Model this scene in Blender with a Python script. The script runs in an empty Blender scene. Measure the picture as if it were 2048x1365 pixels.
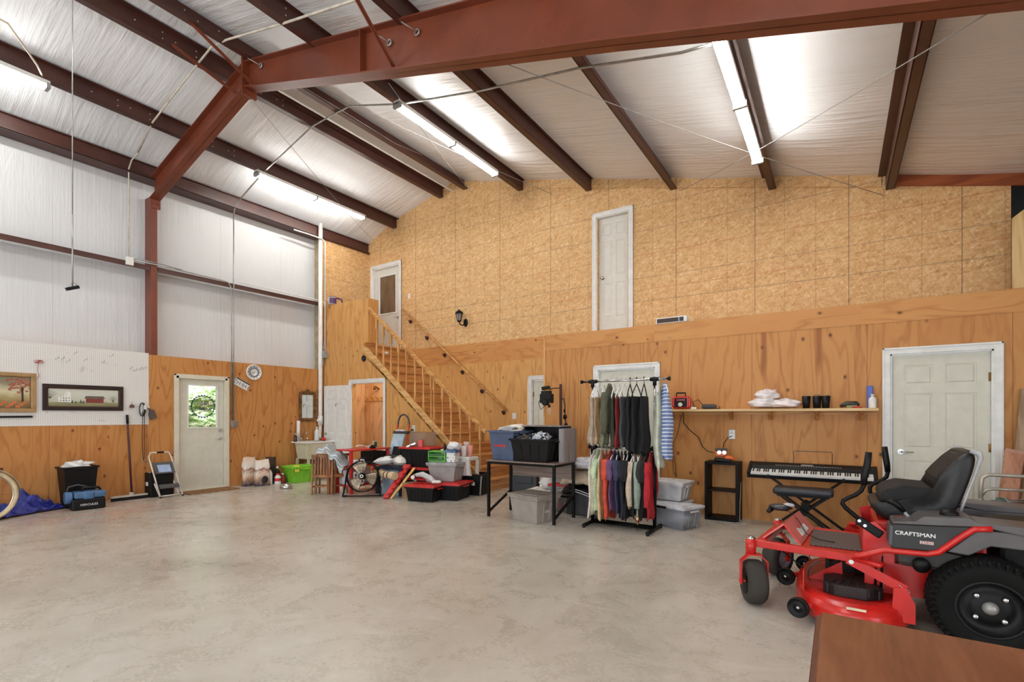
import bpy, bmesh, math, random
from mathutils import Vector, Matrix, Euler
R = math.radians
PI = math.pi
SC = bpy.context.scene
COL = SC.collection
rnd = random.Random(7)

# ---------------------------------------------------------------- camera, world, lights, exposure
FPX, HOR, YAW, CAMH = 991.8, 831.3, 0.5821, 1.353
cd = bpy.data.cameras.new('camera')
cam = bpy.data.objects.new('camera', cd)
COL.objects.link(cam)
cam.location = (0, 0, CAMH)
cam.rotation_euler = (PI/2, 0, YAW)
cd.sensor_width = 36
cd.lens = FPX/2048*36
cd.shift_y = (HOR-682.5)/2048
cd.clip_start = 0.05
SC.camera = cam
SC.view_settings.view_transform = 'Standard'
SC.view_settings.look = 'None'
SC.view_settings.exposure = 0.0
SC.view_settings.gamma = 1
SC.view_settings.use_curve_mapping = False
SC.cycles.use_denoising = True
SC.cycles.adaptive_threshold = 0.02
SC.cycles.max_bounces = 8
SC.cycles.diffuse_bounces = 5
SC.cycles.sample_clamp_indirect = 6

w = bpy.data.worlds.new('daylight')
SC.world = w
w.use_nodes = True
w.node_tree.nodes['Background'].inputs[0].default_value = (0.80, 0.90, 1.0, 1)
w.node_tree.nodes['Background'].inputs[1].default_value = 3.0

def area(name, loc, rot, sx, sy, power, col=(1, 1, 1)):
    l = bpy.data.lights.new(name, 'AREA')
    l.shape = 'RECTANGLE'; l.size = sx; l.size_y = sy; l.energy = power; l.color = col
    o = bpy.data.objects.new(name, l); COL.objects.link(o)
    o.location = loc; o.rotation_euler = rot
    return o
# daylight coming in through the open overhead doors of the wall behind and of the right wall
area('daylight_front_doorway', (-4.9, -5.95, 1.9), (PI/2, 0, 0), 3.6, 3.4, 150, (0.98, 0.99, 1.0))
area('daylight_front_doorway_wide', (0.6, -5.95, 1.9), (PI/2, 0, 0), 3.6, 3.4, 140, (0.98, 0.99, 1.0))
area('daylight_side_doorway', (5.9, -1.5, 1.6), (PI/2, 0, PI/2), 3.6, 2.8, 90, (0.98, 0.99, 1.0))

# ---------------------------------------------------------------- pixel rays -> points on real planes
def ray(u, v):
    c = (u-1024)/FPX; s = (HOR-v)/FPX
    return Vector((-math.sin(YAW)+c*math.cos(YAW), math.cos(YAW)+c*math.sin(YAW), s))
CP = Vector((0, 0, CAMH))
def onX(u, v, x): d = ray(u, v); return CP+d*(x/d.x)
def onY(u, v, y): d = ray(u, v); return CP+d*(y/d.y)
def onZ(u, v, z=0.0): d = ray(u, v); return CP+d*((z-CAMH)/d.z)

XL, YF, YN, YE = -9.66, 8.26, 7.10, 6.95     # left wall, far wall, near partition, stair side plane
ZF, ZL, ZP = 2.87, 2.66, 2.373               # upper floor, ledge of partition, top of plywood on left wall

# ---------------------------------------------------------------- node helper
class S:
    def __init__(s, g, k): s.g, s.k = g, k
    def m(s, op, *a, clamp=False):
        n = s.g.nt.nodes.new('ShaderNodeMath'); n.operation = op; n.use_clamp = clamp
        for i, q in enumerate((s,)+a):
            if isinstance(q, S): s.g.nt.links.new(q.k, n.inputs[i])
            else: n.inputs[i].default_value = q
        return S(s.g, n.outputs[0])
    def __add__(s, o): return s.m('ADD', o)
    def __radd__(s, o): return s.m('ADD', o)
    def __sub__(s, o): return s.m('SUBTRACT', o)
    def __rsub__(s, o): return (s*-1.0)+o
    def __mul__(s, o): return s.m('MULTIPLY', o)
    def __rmul__(s, o): return s.m('MULTIPLY', o)
    def __truediv__(s, o): return s.m('DIVIDE', o)
    def fl(s): return s.m('FLOOR')
    def fr(s): return s.m('FRACT')
    def ab(s): return s.m('ABSOLUTE')
    def sin(s): return s.m('SINE')
    def lt(s, o): return s.m('LESS_THAN', o)
    def gt(s, o): return s.m('GREATER_THAN', o)
    def step(s, a, b):
        n = s.g.nt.nodes.new('ShaderNodeMapRange'); n.interpolation_type = 'SMOOTHSTEP'
        s.g.nt.links.new(s.k, n.inputs[0])
        n.inputs[1].default_value = a; n.inputs[2].default_value = b
        return S(s.g, n.outputs[0])
def lin(c):
    return tuple((x/255/12.92 if x/255 <= 0.04045 else ((x/255+0.055)/1.055)**2.4) for x in c[:3])+(1,)
class G:
    def __init__(g, name):
        g.m = bpy.data.materials.new(name); g.m.use_nodes = True
        g.nt = g.m.node_tree
        g.b = g.nt.nodes['Principled BSDF']
        tc = g.nt.nodes.new('ShaderNodeTexCoord')
        sp = g.nt.nodes.new('ShaderNodeSeparateXYZ')
        g.nt.links.new(tc.outputs['Object'], sp.inputs[0])
        g.x, g.y, g.z = (S(g, sp.outputs[i]) for i in range(3))
        g.obj = tc.outputs['Object']
    def vec(g, x, y, z=0.0):
        n = g.nt.nodes.new('ShaderNodeCombineXYZ')
        for i, q in enumerate((x, y, z)):
            if isinstance(q, S): g.nt.links.new(q.k, n.inputs[i])
            else: n.inputs[i].default_value = q
        return n.outputs[0]
    def noise(g, v, scale=1.0, det=2.0, rough=0.5, dist=0.0):
        n = g.nt.nodes.new('ShaderNodeTexNoise')
        g.nt.links.new(v, n.inputs['Vector'])
        n.inputs['Scale'].default_value = scale; n.inputs['Detail'].default_value = det
        n.inputs['Roughness'].default_value = rough; n.inputs['Distortion'].default_value = dist
        return S(g, n.outputs[0])
    def vor(g, v, scale=1.0, out='Distance', feature='F1', rand=1.0, dims='3D'):
        n = g.nt.nodes.new('ShaderNodeTexVoronoi'); n.voronoi_dimensions = dims; n.feature = feature
        g.nt.links.new(v, n.inputs['Vector']); n.inputs['Scale'].default_value = scale
        n.inputs['Randomness'].default_value = rand
        return S(g, n.outputs[out])
    def wn(g, a):
        n = g.nt.nodes.new('ShaderNodeTexWhiteNoise'); n.noise_dimensions = '1D'
        g.nt.links.new(a.k, n.inputs['W']); return S(g, n.outputs[0])
    def ramp(g, f, stops):
        n = g.nt.nodes.new('ShaderNodeValToRGB'); e = n.color_ramp.elements
        while len(e) < len(stops): e.new(0.5)
        for q, (p, c) in zip(e, stops): q.position = p; q.color = lin(c)
        g.nt.links.new(f.k, n.inputs[0]); return n.outputs[0]
    def mix(g, f, a, b, mode='MIX'):
        n = g.nt.nodes.new('ShaderNodeMix'); n.data_type = 'RGBA'; n.blend_type = mode
        if isinstance(f, S): g.nt.links.new(f.k, n.inputs[0])
        else: n.inputs[0].default_value = f
        for i, q in ((6, a), (7, b)):
            if isinstance(q, tuple): n.inputs[i].default_value = lin(q)
            else: g.nt.links.new(q, n.inputs[i])
        return n.outputs[2]
    def out(g, col, rough=0.6, metal=0.0, bump=None, bs=0.3, bd=0.01, **kw):
        b = g.b
        if isinstance(col, tuple): b.inputs['Base Color'].default_value = lin(col)
        else: g.nt.links.new(col, b.inputs['Base Color'])
        if isinstance(rough, S): g.nt.links.new(rough.k, b.inputs['Roughness'])
        else: b.inputs['Roughness'].default_value = rough
        b.inputs['Metallic'].default_value = metal
        for k, q in kw.items(): b.inputs[k.replace('_', ' ')].default_value = q
        if bump is not None:
            n = g.nt.nodes.new('ShaderNodeBump'); n.inputs['Strength'].default_value = bs
            n.inputs['Distance'].default_value = bd
            g.nt.links.new(bump.k, n.inputs['Height']); g.nt.links.new(n.outputs[0], b.inputs['Normal'])
        return g.m

MATS = {}
def col(c, rough=0.55, metal=0.0, var=0.06, name=None, bump=0.0, **kw):
    """plain painted / plastic / cloth surface with a little procedural mottling"""
    key = (c, rough, metal, var, bump, tuple(sorted(kw.items())))
    if key in MATS: return MATS[key]
    g = G(name or 'surface_%02x%02x%02x' % c)
    n = g.noise(g.obj, 9.0, 3.0)
    a = tuple(max(0, min(255, x*(1-var*1.6))) for x in c); b = tuple(max(0, min(255, x*(1+var*1.6))) for x in c)
    cc = g.ramp(n, [(0.3, a), (0.7, b)])
    MATS[key] = g.out(cc, rough, metal, g.noise(g.obj, 140.0, 2.0) if bump else None, bump, 0.003, **kw)
    return MATS[key]
def clothm(c, stripes=None, rough=0.9, axis='z'):
    """woven cloth with soft weave; stripes = (spacing, second colour, duty)"""
    g = G('cloth'); n = g.noise(g.obj, 12.0, 3.0)
    a = tuple(x*0.86 for x in c); b = tuple(min(255, x*1.08) for x in c)
    cc = g.ramp(n, [(0.3, a), (0.7, b)])
    if stripes:
        f = (getattr(g, axis)/stripes[0]).fr().lt(stripes[2])
        cc = g.mix(f, cc, stripes[1])
    return g.out(cc, rough, 0, g.noise(g.obj, 60.0, 3.0), 0.25, 0.004)
def glassm(c=(235, 240, 242), rough=0.12, trans=0.75, name='clear_plastic'):
    g = G(name); n = g.noise(g.obj, 14.0, 2.0)
    g.out(g.ramp(n, [(0.3, tuple(x*0.94 for x in c)), (0.7, c)]), rough)
    g.b.inputs['Transmission Weight'].default_value = trans; g.b.inputs['IOR'].default_value = 1.15
    return g.m

# ---------------------------------------------------------------- mesh helper
def M4(loc=(0, 0, 0), rot=(0, 0, 0)):
    return Matrix.Translation(loc) @ Euler(rot).to_matrix().to_4x4()
class MB:
    def __init__(s): s.bm = bmesh.new(); s.sm = False
    def box(s, c, d, rot=(0, 0, 0), taper=None):
        """centre, full size; taper scales the bottom face"""
        m = M4(c, rot); vs = []
        for z in (-1, 1):
            for x, y in ((-1, -1), (1, -1), (1, 1), (-1, 1)):
                k = taper if (taper and z < 0) else 1
                vs.append(s.bm.verts.new(m @ Vector((x*d[0]/2*k, y*d[1]/2*k, z*d[2]/2))))
        for f in ((3, 2, 1, 0), (4, 5, 6, 7), (0, 1, 5, 4), (1, 2, 6, 5), (2, 3, 7, 6), (3, 0, 4, 7)):
            s.bm.faces.new([vs[i] for i in f])
        return s
    def b2(s, a, b): # box from two corners
        return s.box([(p+q)/2 for p, q in zip(a, b)], [abs(q-p) for p, q in zip(a, b)])
    def prism(s, pts, a, b, ax='y', m=None):
        """polygon pts in the plane normal to ax, extruded from a to b"""
        def v(p, t):
            q = {'x': (t, p[0], p[1]), 'y': (p[0], t, p[1]), 'z': (p[0], p[1], t)}[ax]
            q = Vector(q); return s.bm.verts.new(m @ q if m else q)
        A = [v(p, a) for p in pts]; B = [v(p, b) for p in pts]
        n = len(pts)
        fs = [s.bm.faces.new(A), s.bm.faces.new(B[::-1])]
        for i in range(n): fs.append(s.bm.faces.new((A[i], B[i], B[(i+1) % n], A[(i+1) % n])))
        bmesh.ops.recalc_face_normals(s.bm, faces=fs)
        return s
    def tube(s, pts, r, n=8, closed=False, cap=True):
        pts = [Vector(p) for p in pts]; k = len(pts)
        rs = r if isinstance(r, (list, tuple)) else [r]*k
        rings = []; up = None
        for i, p in enumerate(pts):
            a = pts[(i-1) % k] if (closed or i > 0) else p
            b = pts[(i+1) % k] if (closed or i < k-1) else p
            t = (b-a).normalized() if (b-a).length > 1e-9 else Vector((0, 0, 1))
            if up is None:
                up = Vector((0, 0, 1)) if abs(t.z) < 0.9 else Vector((1, 0, 0))
            s1 = t.cross(up)
            if s1.length < 1e-6: s1 = t.orthogonal()
            s1.normalize(); up = s1.cross(t).normalized()
            rings.append([s.bm.verts.new(p+(s1*math.cos(q*2*PI/n)+up*math.sin(q*2*PI/n))*rs[i]) for q in range(n)])
        for i in range(k if closed else k-1):
            A, B = rings[i], rings[(i+1) % k]
            for q in range(n):
                f = s.bm.faces.new((A[q], A[(q+1) % n], B[(q+1) % n], B[q])); f.smooth = True
        if cap and not closed:
            s.bm.faces.new(rings[0][::-1]); s.bm.faces.new(rings[-1])
        return s
    def cyl(s, a, b, r, r2=None, n=16):
        return s.tube([a, b], [r, r if r2 is None else r2], n)
    def bar(s, a, b, w, h, up=(0, 0, 1)):
        """rectangular bar from a to b; h measured along up"""
        a, b = Vector(a), Vector(b); t = (b-a).normalized(); u = Vector(up)
        sd = t.cross(u).normalized(); u = sd.cross(t).normalized()
        A = [s.bm.verts.new(a+sd*x*w/2+u*y*h/2) for x, y in ((-1, -1), (1, -1), (1, 1), (-1, 1))]
        B = [s.bm.verts.new(b+sd*x*w/2+u*y*h/2) for x, y in ((-1, -1), (1, -1), (1, 1), (-1, 1))]
        fs = [s.bm.faces.new(A[::-1]), s.bm.faces.new(B)]
        for i in range(4): fs.append(s.bm.faces.new((A[i], A[(i+1) % 4], B[(i+1) % 4], B[i])))
        bmesh.ops.recalc_face_normals(s.bm, faces=fs)
        return s
    def lathe(s, prof, n=24, m=None, sx=1.0, sy=1.0):
        """profile [(r, z)...] spun round z, optional matrix"""
        m = m or Matrix(); rings = []
        for r, z in prof:
            if r < 1e-6: rings.append([s.bm.verts.new(m @ Vector((0, 0, z)))])
            else: rings.append([s.bm.verts.new(m @ Vector((r*sx*math.cos(q*2*PI/n), r*sy*math.sin(q*2*PI/n), z))) for q in range(n)])
        for A, B in zip(rings, rings[1:]):
            for q in range(n):
                a = (A[q % len(A)], A[(q+1) % len(A)], B[(q+1) % len(B)], B[q % len(B)])
                u = []
                for x in a:
                    if x not in u: u.append(x)
                if len(u) > 2:
                    try: s.bm.faces.new(u).smooth = True
                    except ValueError: pass
        return s
    def grid(s, fn, nu, nv, smooth=True, closed=False):
        V = [[s.bm.verts.new(fn(i/nu, j/nv)) for j in range(nv+1)] for i in range(nu if closed else nu+1)]
        for i in range(nu):
            A = V[i]; B = V[(i+1) % len(V)]
            for j in range(nv):
                s.bm.faces.new((A[j], B[j], B[j+1], A[j+1])).smooth = smooth
        return s
    def ball(s, c, r, n=12, m=None):
        rr = r if isinstance(r, (list, tuple)) else (r, r, r)
        mm = Matrix.Translation(c) @ (m or Matrix()) @ Matrix.Diagonal((*rr, 1))
        bmesh.ops.create_uvsphere(s.bm, u_segments=n, v_segments=max(6, n*2//3), radius=1, matrix=mm)
        for f in s.bm.faces:
            if len(f.verts) <= 4 and f.calc_area() < (max(rr)*0.7)**2 and s.sm is False: pass
        return s
    def build(s, name, mat, parent=None, bevel=0.0, seg=2, smooth=None, subd=0, solid=0.0):
        me = bpy.data.meshes.new(name)
        bmesh.ops.recalc_face_normals(s.bm, faces=s.bm.faces[:])
        s.bm.to_mesh(me); s.bm.free()
        me.materials.append(mat)
        if smooth:
            for p in me.polygons: p.use_smooth = True
        o = bpy.data.objects.new(name, me); COL.objects.link(o)
        if solid:
            q = o.modifiers.new('solid', 'SOLIDIFY'); q.thickness = solid; q.offset = 0
        if bevel:
            q = o.modifiers.new('bevel', 'BEVEL'); q.width = bevel; q.segments = seg; q.limit_method = 'ANGLE'
            q.angle_limit = R(40); q.harden_normals = False
        if subd:
            q = o.modifiers.new('sub', 'SUBSURF'); q.levels = subd; q.render_levels = subd
        if parent:
            o.parent = parent
            if parent.get('_w'): o.matrix_parent_inverse = (Matrix.Translation(parent.location) @ Matrix.Rotation(parent.rotation_euler[2], 4, 'Z')).inverted()
        return o
def tag(o, label, cat, group=None, kind=None):
    if label: o['label'] = label
    if cat: o['category'] = cat
    if group: o['group'] = group
    if kind: o['kind'] = kind
    return o
def thing(name, label, cat, loc=(0, 0, 0), rz=0.0, group=None):
    o = bpy.data.objects.new(name, None); COL.objects.link(o); o.empty_display_size = 0.05
    o.location = loc; o.rotation_euler = (0, 0, rz)
    return tag(o, label, cat, group)
def wthing(name, label, cat, loc, group=None):
    """thing whose parts are given in room coordinates"""
    o = thing(name, label, cat, loc, 0.0, group); o['_w'] = 1; return o
def struct(o): o['kind'] = 'structure'; return o
def copy_tree(o, parent=None):
    c = o.copy(); COL.objects.link(c); c.parent = parent
    for ch in list(KIDS(o)): copy_tree(ch, c)
    return c
def KIDS(o): return [q for q in bpy.data.objects if q.parent == o]
def text(name, body, size, mat, m, parent=None, ext=0.001, align='CENTER', sx=1.0, bold=0.0):
    """flat lettering as a mesh; m places the text's own xy plane"""
    c = bpy.data.curves.new(name, 'FONT'); c.body = body; c.size = size; c.extrude = ext
    c.align_x = align; c.align_y = 'CENTER'; c.space_character = 1.0; c.offset = bold
    t = bpy.data.objects.new(name, c); COL.objects.link(t)
    bpy.context.view_layer.update()
    me = bpy.data.meshes.new_from_object(t.evaluated_get(bpy.context.evaluated_depsgraph_get()))
    COL.objects.unlink(t); bpy.data.objects.remove(t)
    me.transform(Matrix.Diagonal((sx, 1, 1, 1))); me.transform(m)
    me.materials.clear(); me.materials.append(mat)
    o = bpy.data.objects.new(name, me); COL.objects.link(o)
    if parent:
        o.parent = parent
        if parent.get('_w'): o.matrix_parent_inverse = Matrix.Translation(parent.location).inverted()
    return o
def face_m(loc, n):
    """matrix whose xy plane faces direction n (+z of text), text upright"""
    n = Vector(n).normalized(); up = Vector((0, 0, 1)); x = up.cross(n).normalized(); y = n.cross(x)
    m = Matrix((x, y, n)).transposed().to_4x4(); m.translation = Vector(loc); return m
# ---------------------------------------------------------------- building materials
def plywood(name, horizontal=False, seed=0.0, tone=(1, 1, 1), width=1.22, off=0.0, stain=False, seams=True):
    g = G(name)
    u = g.x+g.y; wv = g.z
    if horizontal: u, wv = g.z, g.x+g.y
    sheet = ((u if not horizontal else wv)+off)/(width if not horizontal else 2.44)
    r = g.wn(sheet.fl()+seed)
    n = g.noise(g.vec(u*1.25+r*31.0, wv*0.20+r*17.0, seed), 2.4, 3.0, 0.45, 0.25)
    ring = (n*62.0).sin()*0.5+0.5
    n2 = g.noise(g.vec(u*3.1+r*11.0, wv*0.5, seed+4), 2.0, 3.0)
    fib = g.noise(g.vec(u*70.0, wv*2.2, seed), 1.0, 2.0)
    patch = g.noise(g.vec(u*0.8, wv*0.7, seed+9), 1.3, 3.0)
    T = lambda c: tuple(min(255, a*b) for a, b in zip(c, tone))
    c = g.ramp(ring*0.75+fib*0.30-0.08, [(0.0, T((206, 162, 110))), (0.35, T((211, 167, 114))), (0.72, T((198, 150, 98))), (1.0, T((150, 98, 58)))])
    c = g.mix(n2.step(0.35, 0.75)*0.55, c, g.ramp(fib, [(0.2, T((200, 150, 98))), (0.8, T((216, 172, 120)))]))
    c = g.mix(patch.step(0.45, 0.72)*0.32, c, T((184, 126, 76)))
    # sheet to sheet hue
    c = g.mix(r.step(0.0, 1.0)*0.22, c, T((216, 162, 104)))
    # knots, each a dark heart in a brown ring
    vv = g.vec(u*2.6+r*5.0, wv*1.9, 0.0)
    d = g.vor(vv, 1.0, dims='2D')
    rs = g.vor(vv, 1.0, 'Color')
    k = g.noise(g.vec(u*6.0, wv*5.0, 3.0), 1.0, 1.0).gt(0.44)
    gate = g.noise(g.vec(u*0.9+r*9.0, wv*0.9, 7.0), 1.0, 1.0).step(0.40, 0.52)
    c = g.mix((1.0-d.step(0.03, 0.085))*k*gate*0.6, c, T((140, 84, 42)))
    c = g.mix((1.0-d.step(0.016, 0.040))*k*gate*0.9, c, (72, 40, 24))
    if stain:
        for sx_ in (-0.79, -0.19):
            q = (1.0-((g.x-sx_+g.noise(g.vec(g.z*3.0, 0.0), 1.0, 1.0)*0.02)).ab().step(0.012, 0.05))*g.z.step(1.75, 2.05)
            c = g.mix(q*0.7, c, T((140, 78, 38)))
    if seams:
        s = (sheet.fr()-0.5).ab().gt(0.5-0.0022)
        c = g.mix(s*0.75, c, (92, 58, 34))
    return g.out(c, 0.52, 0, ring*0.25+fib, 0.12, 0.003, Specular_IOR_Level=0.35)

def osb(name, lines=True):
    g = G(name)
    u = g.x+g.y; z = g.z
    v1 = g.vec(u*1.0, z*1.0, 0.0)
    def flakes(ax, ay, sc, sd):
        uu = u*ax+z*ay; vv = u*(-ay)+z*ax
        w1 = g.noise(g.vec(u, z, sd), 5.0, 2.0)
        return g.vor(g.vec(uu*1.0+w1*0.05, vv*3.3+w1*0.08, sd), sc, 'Color')
    a = flakes(0.8, 0.6, 17.0, 0.0); b = flakes(0.35, -0.93, 19.0, 3.0); d = flakes(0.97, 0.1, 12.0, 6.0)
    t = (a+b+d)*0.3333
    big = g.noise(v1, 1.6, 4.0, 0.6)
    c = g.ramp(t*0.8+big*0.25, [(0.20, (178, 132, 84)), (0.42, (206, 162, 110)), (0.58, (217, 177, 124)), (0.80, (230, 201, 154))])
    c = g.mix((a*b).step(0.62, 0.8)*0.8, c, (236, 212, 168))
    dk = g.vor(g.vec(u*2.6, z*6.0, 2.0), 1.6, dims='2D')
    c = g.mix((1.0-dk.step(0.03, 0.07))*g.noise(v1, 4.0, 1.0).gt(0.5)*0.5, c, (140, 92, 54))
    c = g.mix(big.step(0.5, 0.72)*0.25, c, (200, 146, 92))
    if lines:
        vert = (((g.x+2.61)/0.39+0.5).fr()-0.5).ab().lt(0.013)
        jit = g.noise(g.vec(u*40.0, z*40.0), 1.0, 1.0)
        c = g.mix(vert*jit.step(0.25, 0.45)*0.3, c, (88, 86, 78))
        for zz, cc, f in ((3.29, (80, 84, 84), .6), (3.49, (186, 90, 62), .6), (3.69, (80, 84, 84), .55), (4.08, (186, 90, 62), .6),
                          (4.49, (80, 84, 80), .5), (4.90, (92, 86, 76), .5), (5.34, (92, 86, 76), .5), (5.72, (92, 86, 76), .45)):
            q = (z-zz).ab().lt(0.0065)
            c = g.mix(q*jit.step(0.25, 0.45)*f*0.7, c, cc)
        sm = (((g.x+2.22)/1.17+0.5).fr()-0.5).ab().lt(0.0045)
        c = g.mix(sm*0.5, c, (74, 56, 40))
    return g.out(c, 0.6, 0, t, 0.12, 0.004, Specular_IOR_Level=0.3)

def concrete():
    g = G('polished_concrete')
    p = g.vec(g.x, g.y, 0.0)
    a = g.noise(p, 0.55, 6.0, 0.62, 0.6); b = g.noise(p, 3.2, 6.0, 0.65, 0.8); f = g.noise(p, 42.0, 4.0, 0.7)
    c = g.ramp(a*0.66+b*0.26+f*0.12, [(0.32, (142, 133, 120)), (0.45, (178, 170, 157)), (0.57, (194, 187, 175)), (0.70, (209, 204, 194))])
    c = g.mix(g.noise(p, 1.1, 5.0, 0.7, 1.5).step(0.56, 0.74)*0.4, c, (172, 162, 148))
    c = g.mix(g.noise(g.vec(g.x*1.0, g.y*3.0, 4.0), 1.4, 5.0, 0.7, 1.0).step(0.55, 0.75)*0.35, c, (218, 215, 208))
    # rust-pink and ochre stains left of the aisle
    red = (1.0-((g.x+8.6)*0.55).ab().step(0.1, 1.0))*(1.0-((g.y-2.7)*0.55).ab().step(0.1, 1.0))
    c = g.mix(red*g.noise(p, 2.4, 5.0, 0.7, 1.0).step(0.35, 0.65)*0.5, c, (196, 140, 116))
    spots = g.vor(p, 3.3, dims='2D')
    c = g.mix((1.0-spots.step(0.01, 0.045))*g.noise(p, 2.0, 1.0).gt(0.52)*0.4, c, (128, 112, 92))
    # hairline cracks
    wv = g.vec(g.x+g.noise(p, 1.6, 5.0)*0.9, g.y+g.noise(p, 1.9, 5.0)*0.9, 0.0)
    e = g.vor(wv, 0.42, 'Distance', 'DISTANCE_TO_EDGE')
    c = g.mix((1.0-e.step(0.0, 0.0045))*0.22, c, (118, 106, 90))
    rgh = b*0.10+f*0.06+0.20
    return g.out(c, rgh, 0, f+b*2.0, 0.06, 0.004, Specular_IOR_Level=0.42)

def foil(name, pleat='y'):
    """white vinyl-faced insulation, creased"""
    g = G(name)
    if pleat == 'wall':
        v = g.vec(g.y*26.0, g.z*0.5, 1.0); v2 = g.vec(g.y*3.0, g.z*0.6, 1.0)
    else:
        v = g.vec(g.x*0.55, g.y*15.0, 0.0); v2 = g.vec(g.x*0.5, g.y*2.2, 0.0)
    w1 = g.noise(v, 1.0, 3.0, 0.55, 0.4); w2 = g.noise(v2, 1.6, 4.0, 0.6, 0.6)
    big = g.noise(g.vec(g.x+g.y*0.3, g.y, g.z), 0.8, 2.0)
    c = g.ramp(big, [(0.3, (226, 230, 234)), (0.7, (236, 240, 244))] if pleat != 'wall' else [(0.3, (208, 210, 211)), (0.7, (218, 220, 221))])
    if pleat == 'wall':
        s = ((g.y/1.22).fr()-0.5).ab().gt(0.5-0.004)
        c = g.mix(s*0.35, c, (180, 176, 168))
    return g.out(c, 0.38, 0, w1*w2*1.6+w2*0.9, 0.5 if pleat != 'wall' else 0.25, 0.035, Specular_IOR_Level=0.5)

def steel_red(c0=(104, 48, 28), c1=(124, 60, 36)):
    g = G('red_oxide_primer')
    a = g.noise(g.obj, 2.2, 4.0, 0.6); s = g.noise(g.obj, 38.0, 3.0, 0.7)
    c = g.ramp(a, [(0.3, c0), (0.7, c1)])
    c = g.mix(s.step(0.68, 0.74)*0.5, c, (176, 120, 92))
    return g.out(c, 0.42, 0, s, 0.05, 0.002)
def timber(name, c0, c1, c2, axis='x', scale=1.0):
    g = G(name)
    A = {'x': (g.x*0.6, g.y*9.0, g.z*9.0), 'y': (g.x*9.0, g.y*0.6, g.z*9.0), 'z': (g.x*9.0, g.y*9.0, g.z*0.6)}[axis]
    v = g.vec(*A); n = g.noise(v, 1.0*scale, 3.0, 0.5, 0.3)
    rg = (n*26.0).sin()*0.5+0.5
    c = g.ramp(rg*0.6+g.noise(v, 6.0, 2.0)*0.45, [(0.15, c0), (0.5, c1), (0.95, c2)])
    kd = g.vor(g.vec(g.x*2.5, g.y*2.5, g.z*4.0), 1.0)
    c = g.mix((1.0-kd.step(0.03, 0.07))*0.8, c, (96, 52, 26))
    return g.out(c, 0.5, 0, rg, 0.1, 0.002)

M = {}
M['ply'] = plywood('fir_plywood', tone=(0.92, 0.82, 0.68), seed=2.0)
M['ply_far'] = plywood('fir_plywood_far', tone=(1.0, .98, .88), seed=5.0, off=0.3)
M['ply_near'] = plywood('fir_plywood_partition', tone=(0.93, 0.84, 0.70), seed=8.0, off=8.26-YN+0.0, stain=True)
M['ply_side'] = plywood('fir_plywood_stair_side', tone=(1.0, 0.96, 0.84), seed=11.0, off=0.55)
M['ply_band'] = plywood('fir_plywood_band', True, seed=14.0, tone=(0.96, 0.88, 0.76), seams=False)
M['ply_room'] = plywood('pale_panel_closet', tone=(1.10, 1.24, 1.45), seed=21.0)
M['osb'] = osb('oriented_strand_board')
M['concrete'] = concrete()
M['foil'] = foil('vinyl_insulation_roof'); M['foil_wall'] = foil('vinyl_insulation_wall', 'wall')
M['steel'] = steel_red(); M['purlin'] = steel_red((66, 37, 31), (84, 49, 41))
M['pine'] = timber('pine_stair', (214, 164, 98), (202, 148, 82), (170, 112, 58), 'x')
M['pine_z'] = timber('pine_turned', (216, 170, 106), (206, 155, 90), (178, 124, 66), 'z')
M['tread'] = timber('pine_tread', (212, 158, 100), (202, 146, 86), (172, 116, 66), 'y')
M['chairwood'] = timber('teak_slats', (166, 108, 60), (142, 86, 44), (108, 62, 32), 'z')
M['white'] = col((226, 226, 222), 0.45, var=0.02, name='white_trim')
M['doorw'] = col((216, 214, 205), 0.45, var=0.015, name='door_paint_offwhite')
M['doorg'] = col((208, 206, 190), 0.45, var=0.015, name='door_paint_cream')
M['black'] = col((10, 10, 11), 0.5, var=0.1, Specular_IOR_Level=0.3, name='black_plastic')
M['blackm'] = col((8, 7, 7), 0.45, var=0.05, name='black_metal', Specular_IOR_Level=0.2)
M['rubber'] = col((14, 14, 13), 0.75, var=0.12, Specular_IOR_Level=0.2, name='tyre_rubber', bump=0.3)
M['chrome'] = col((200, 200, 198), 0.2, 1.0, var=0.02, name='chrome')
M['zinc'] = col((168, 168, 164), 0.38, 0.8, var=0.06, name='zinc_conduit')
M['pvc'] = col((228, 226, 220), 0.35, var=0.02, name='white_pvc')
M['red'] = col((196, 34, 28), 0.28, var=0.04, name='red_enamel')
M['redp'] = col((190, 40, 38), 0.4, var=0.05, name='red_plastic')
M['grey'] = col((150, 148, 146), 0.45, var=0.03, name='grey_plastic')
M['dgrey'] = col((62, 62, 64), 0.4, var=0.05, name='dark_grey_plastic')
M['nickel'] = col((186, 184, 178), .35, .35, var=.02, name='satin_nickel')
M['brass'] = col((150, 112, 58), 0.4, 0.7, var=0.1, name='brass')
M['clear'] = glassm()
def emit(name, c, s):
    g = G(name); g.out(c, 0.5)
    g.b.inputs['Emission Color'].default_value = lin(c); g.b.inputs['Emission Strength'].default_value = s
    return g.m
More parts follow.
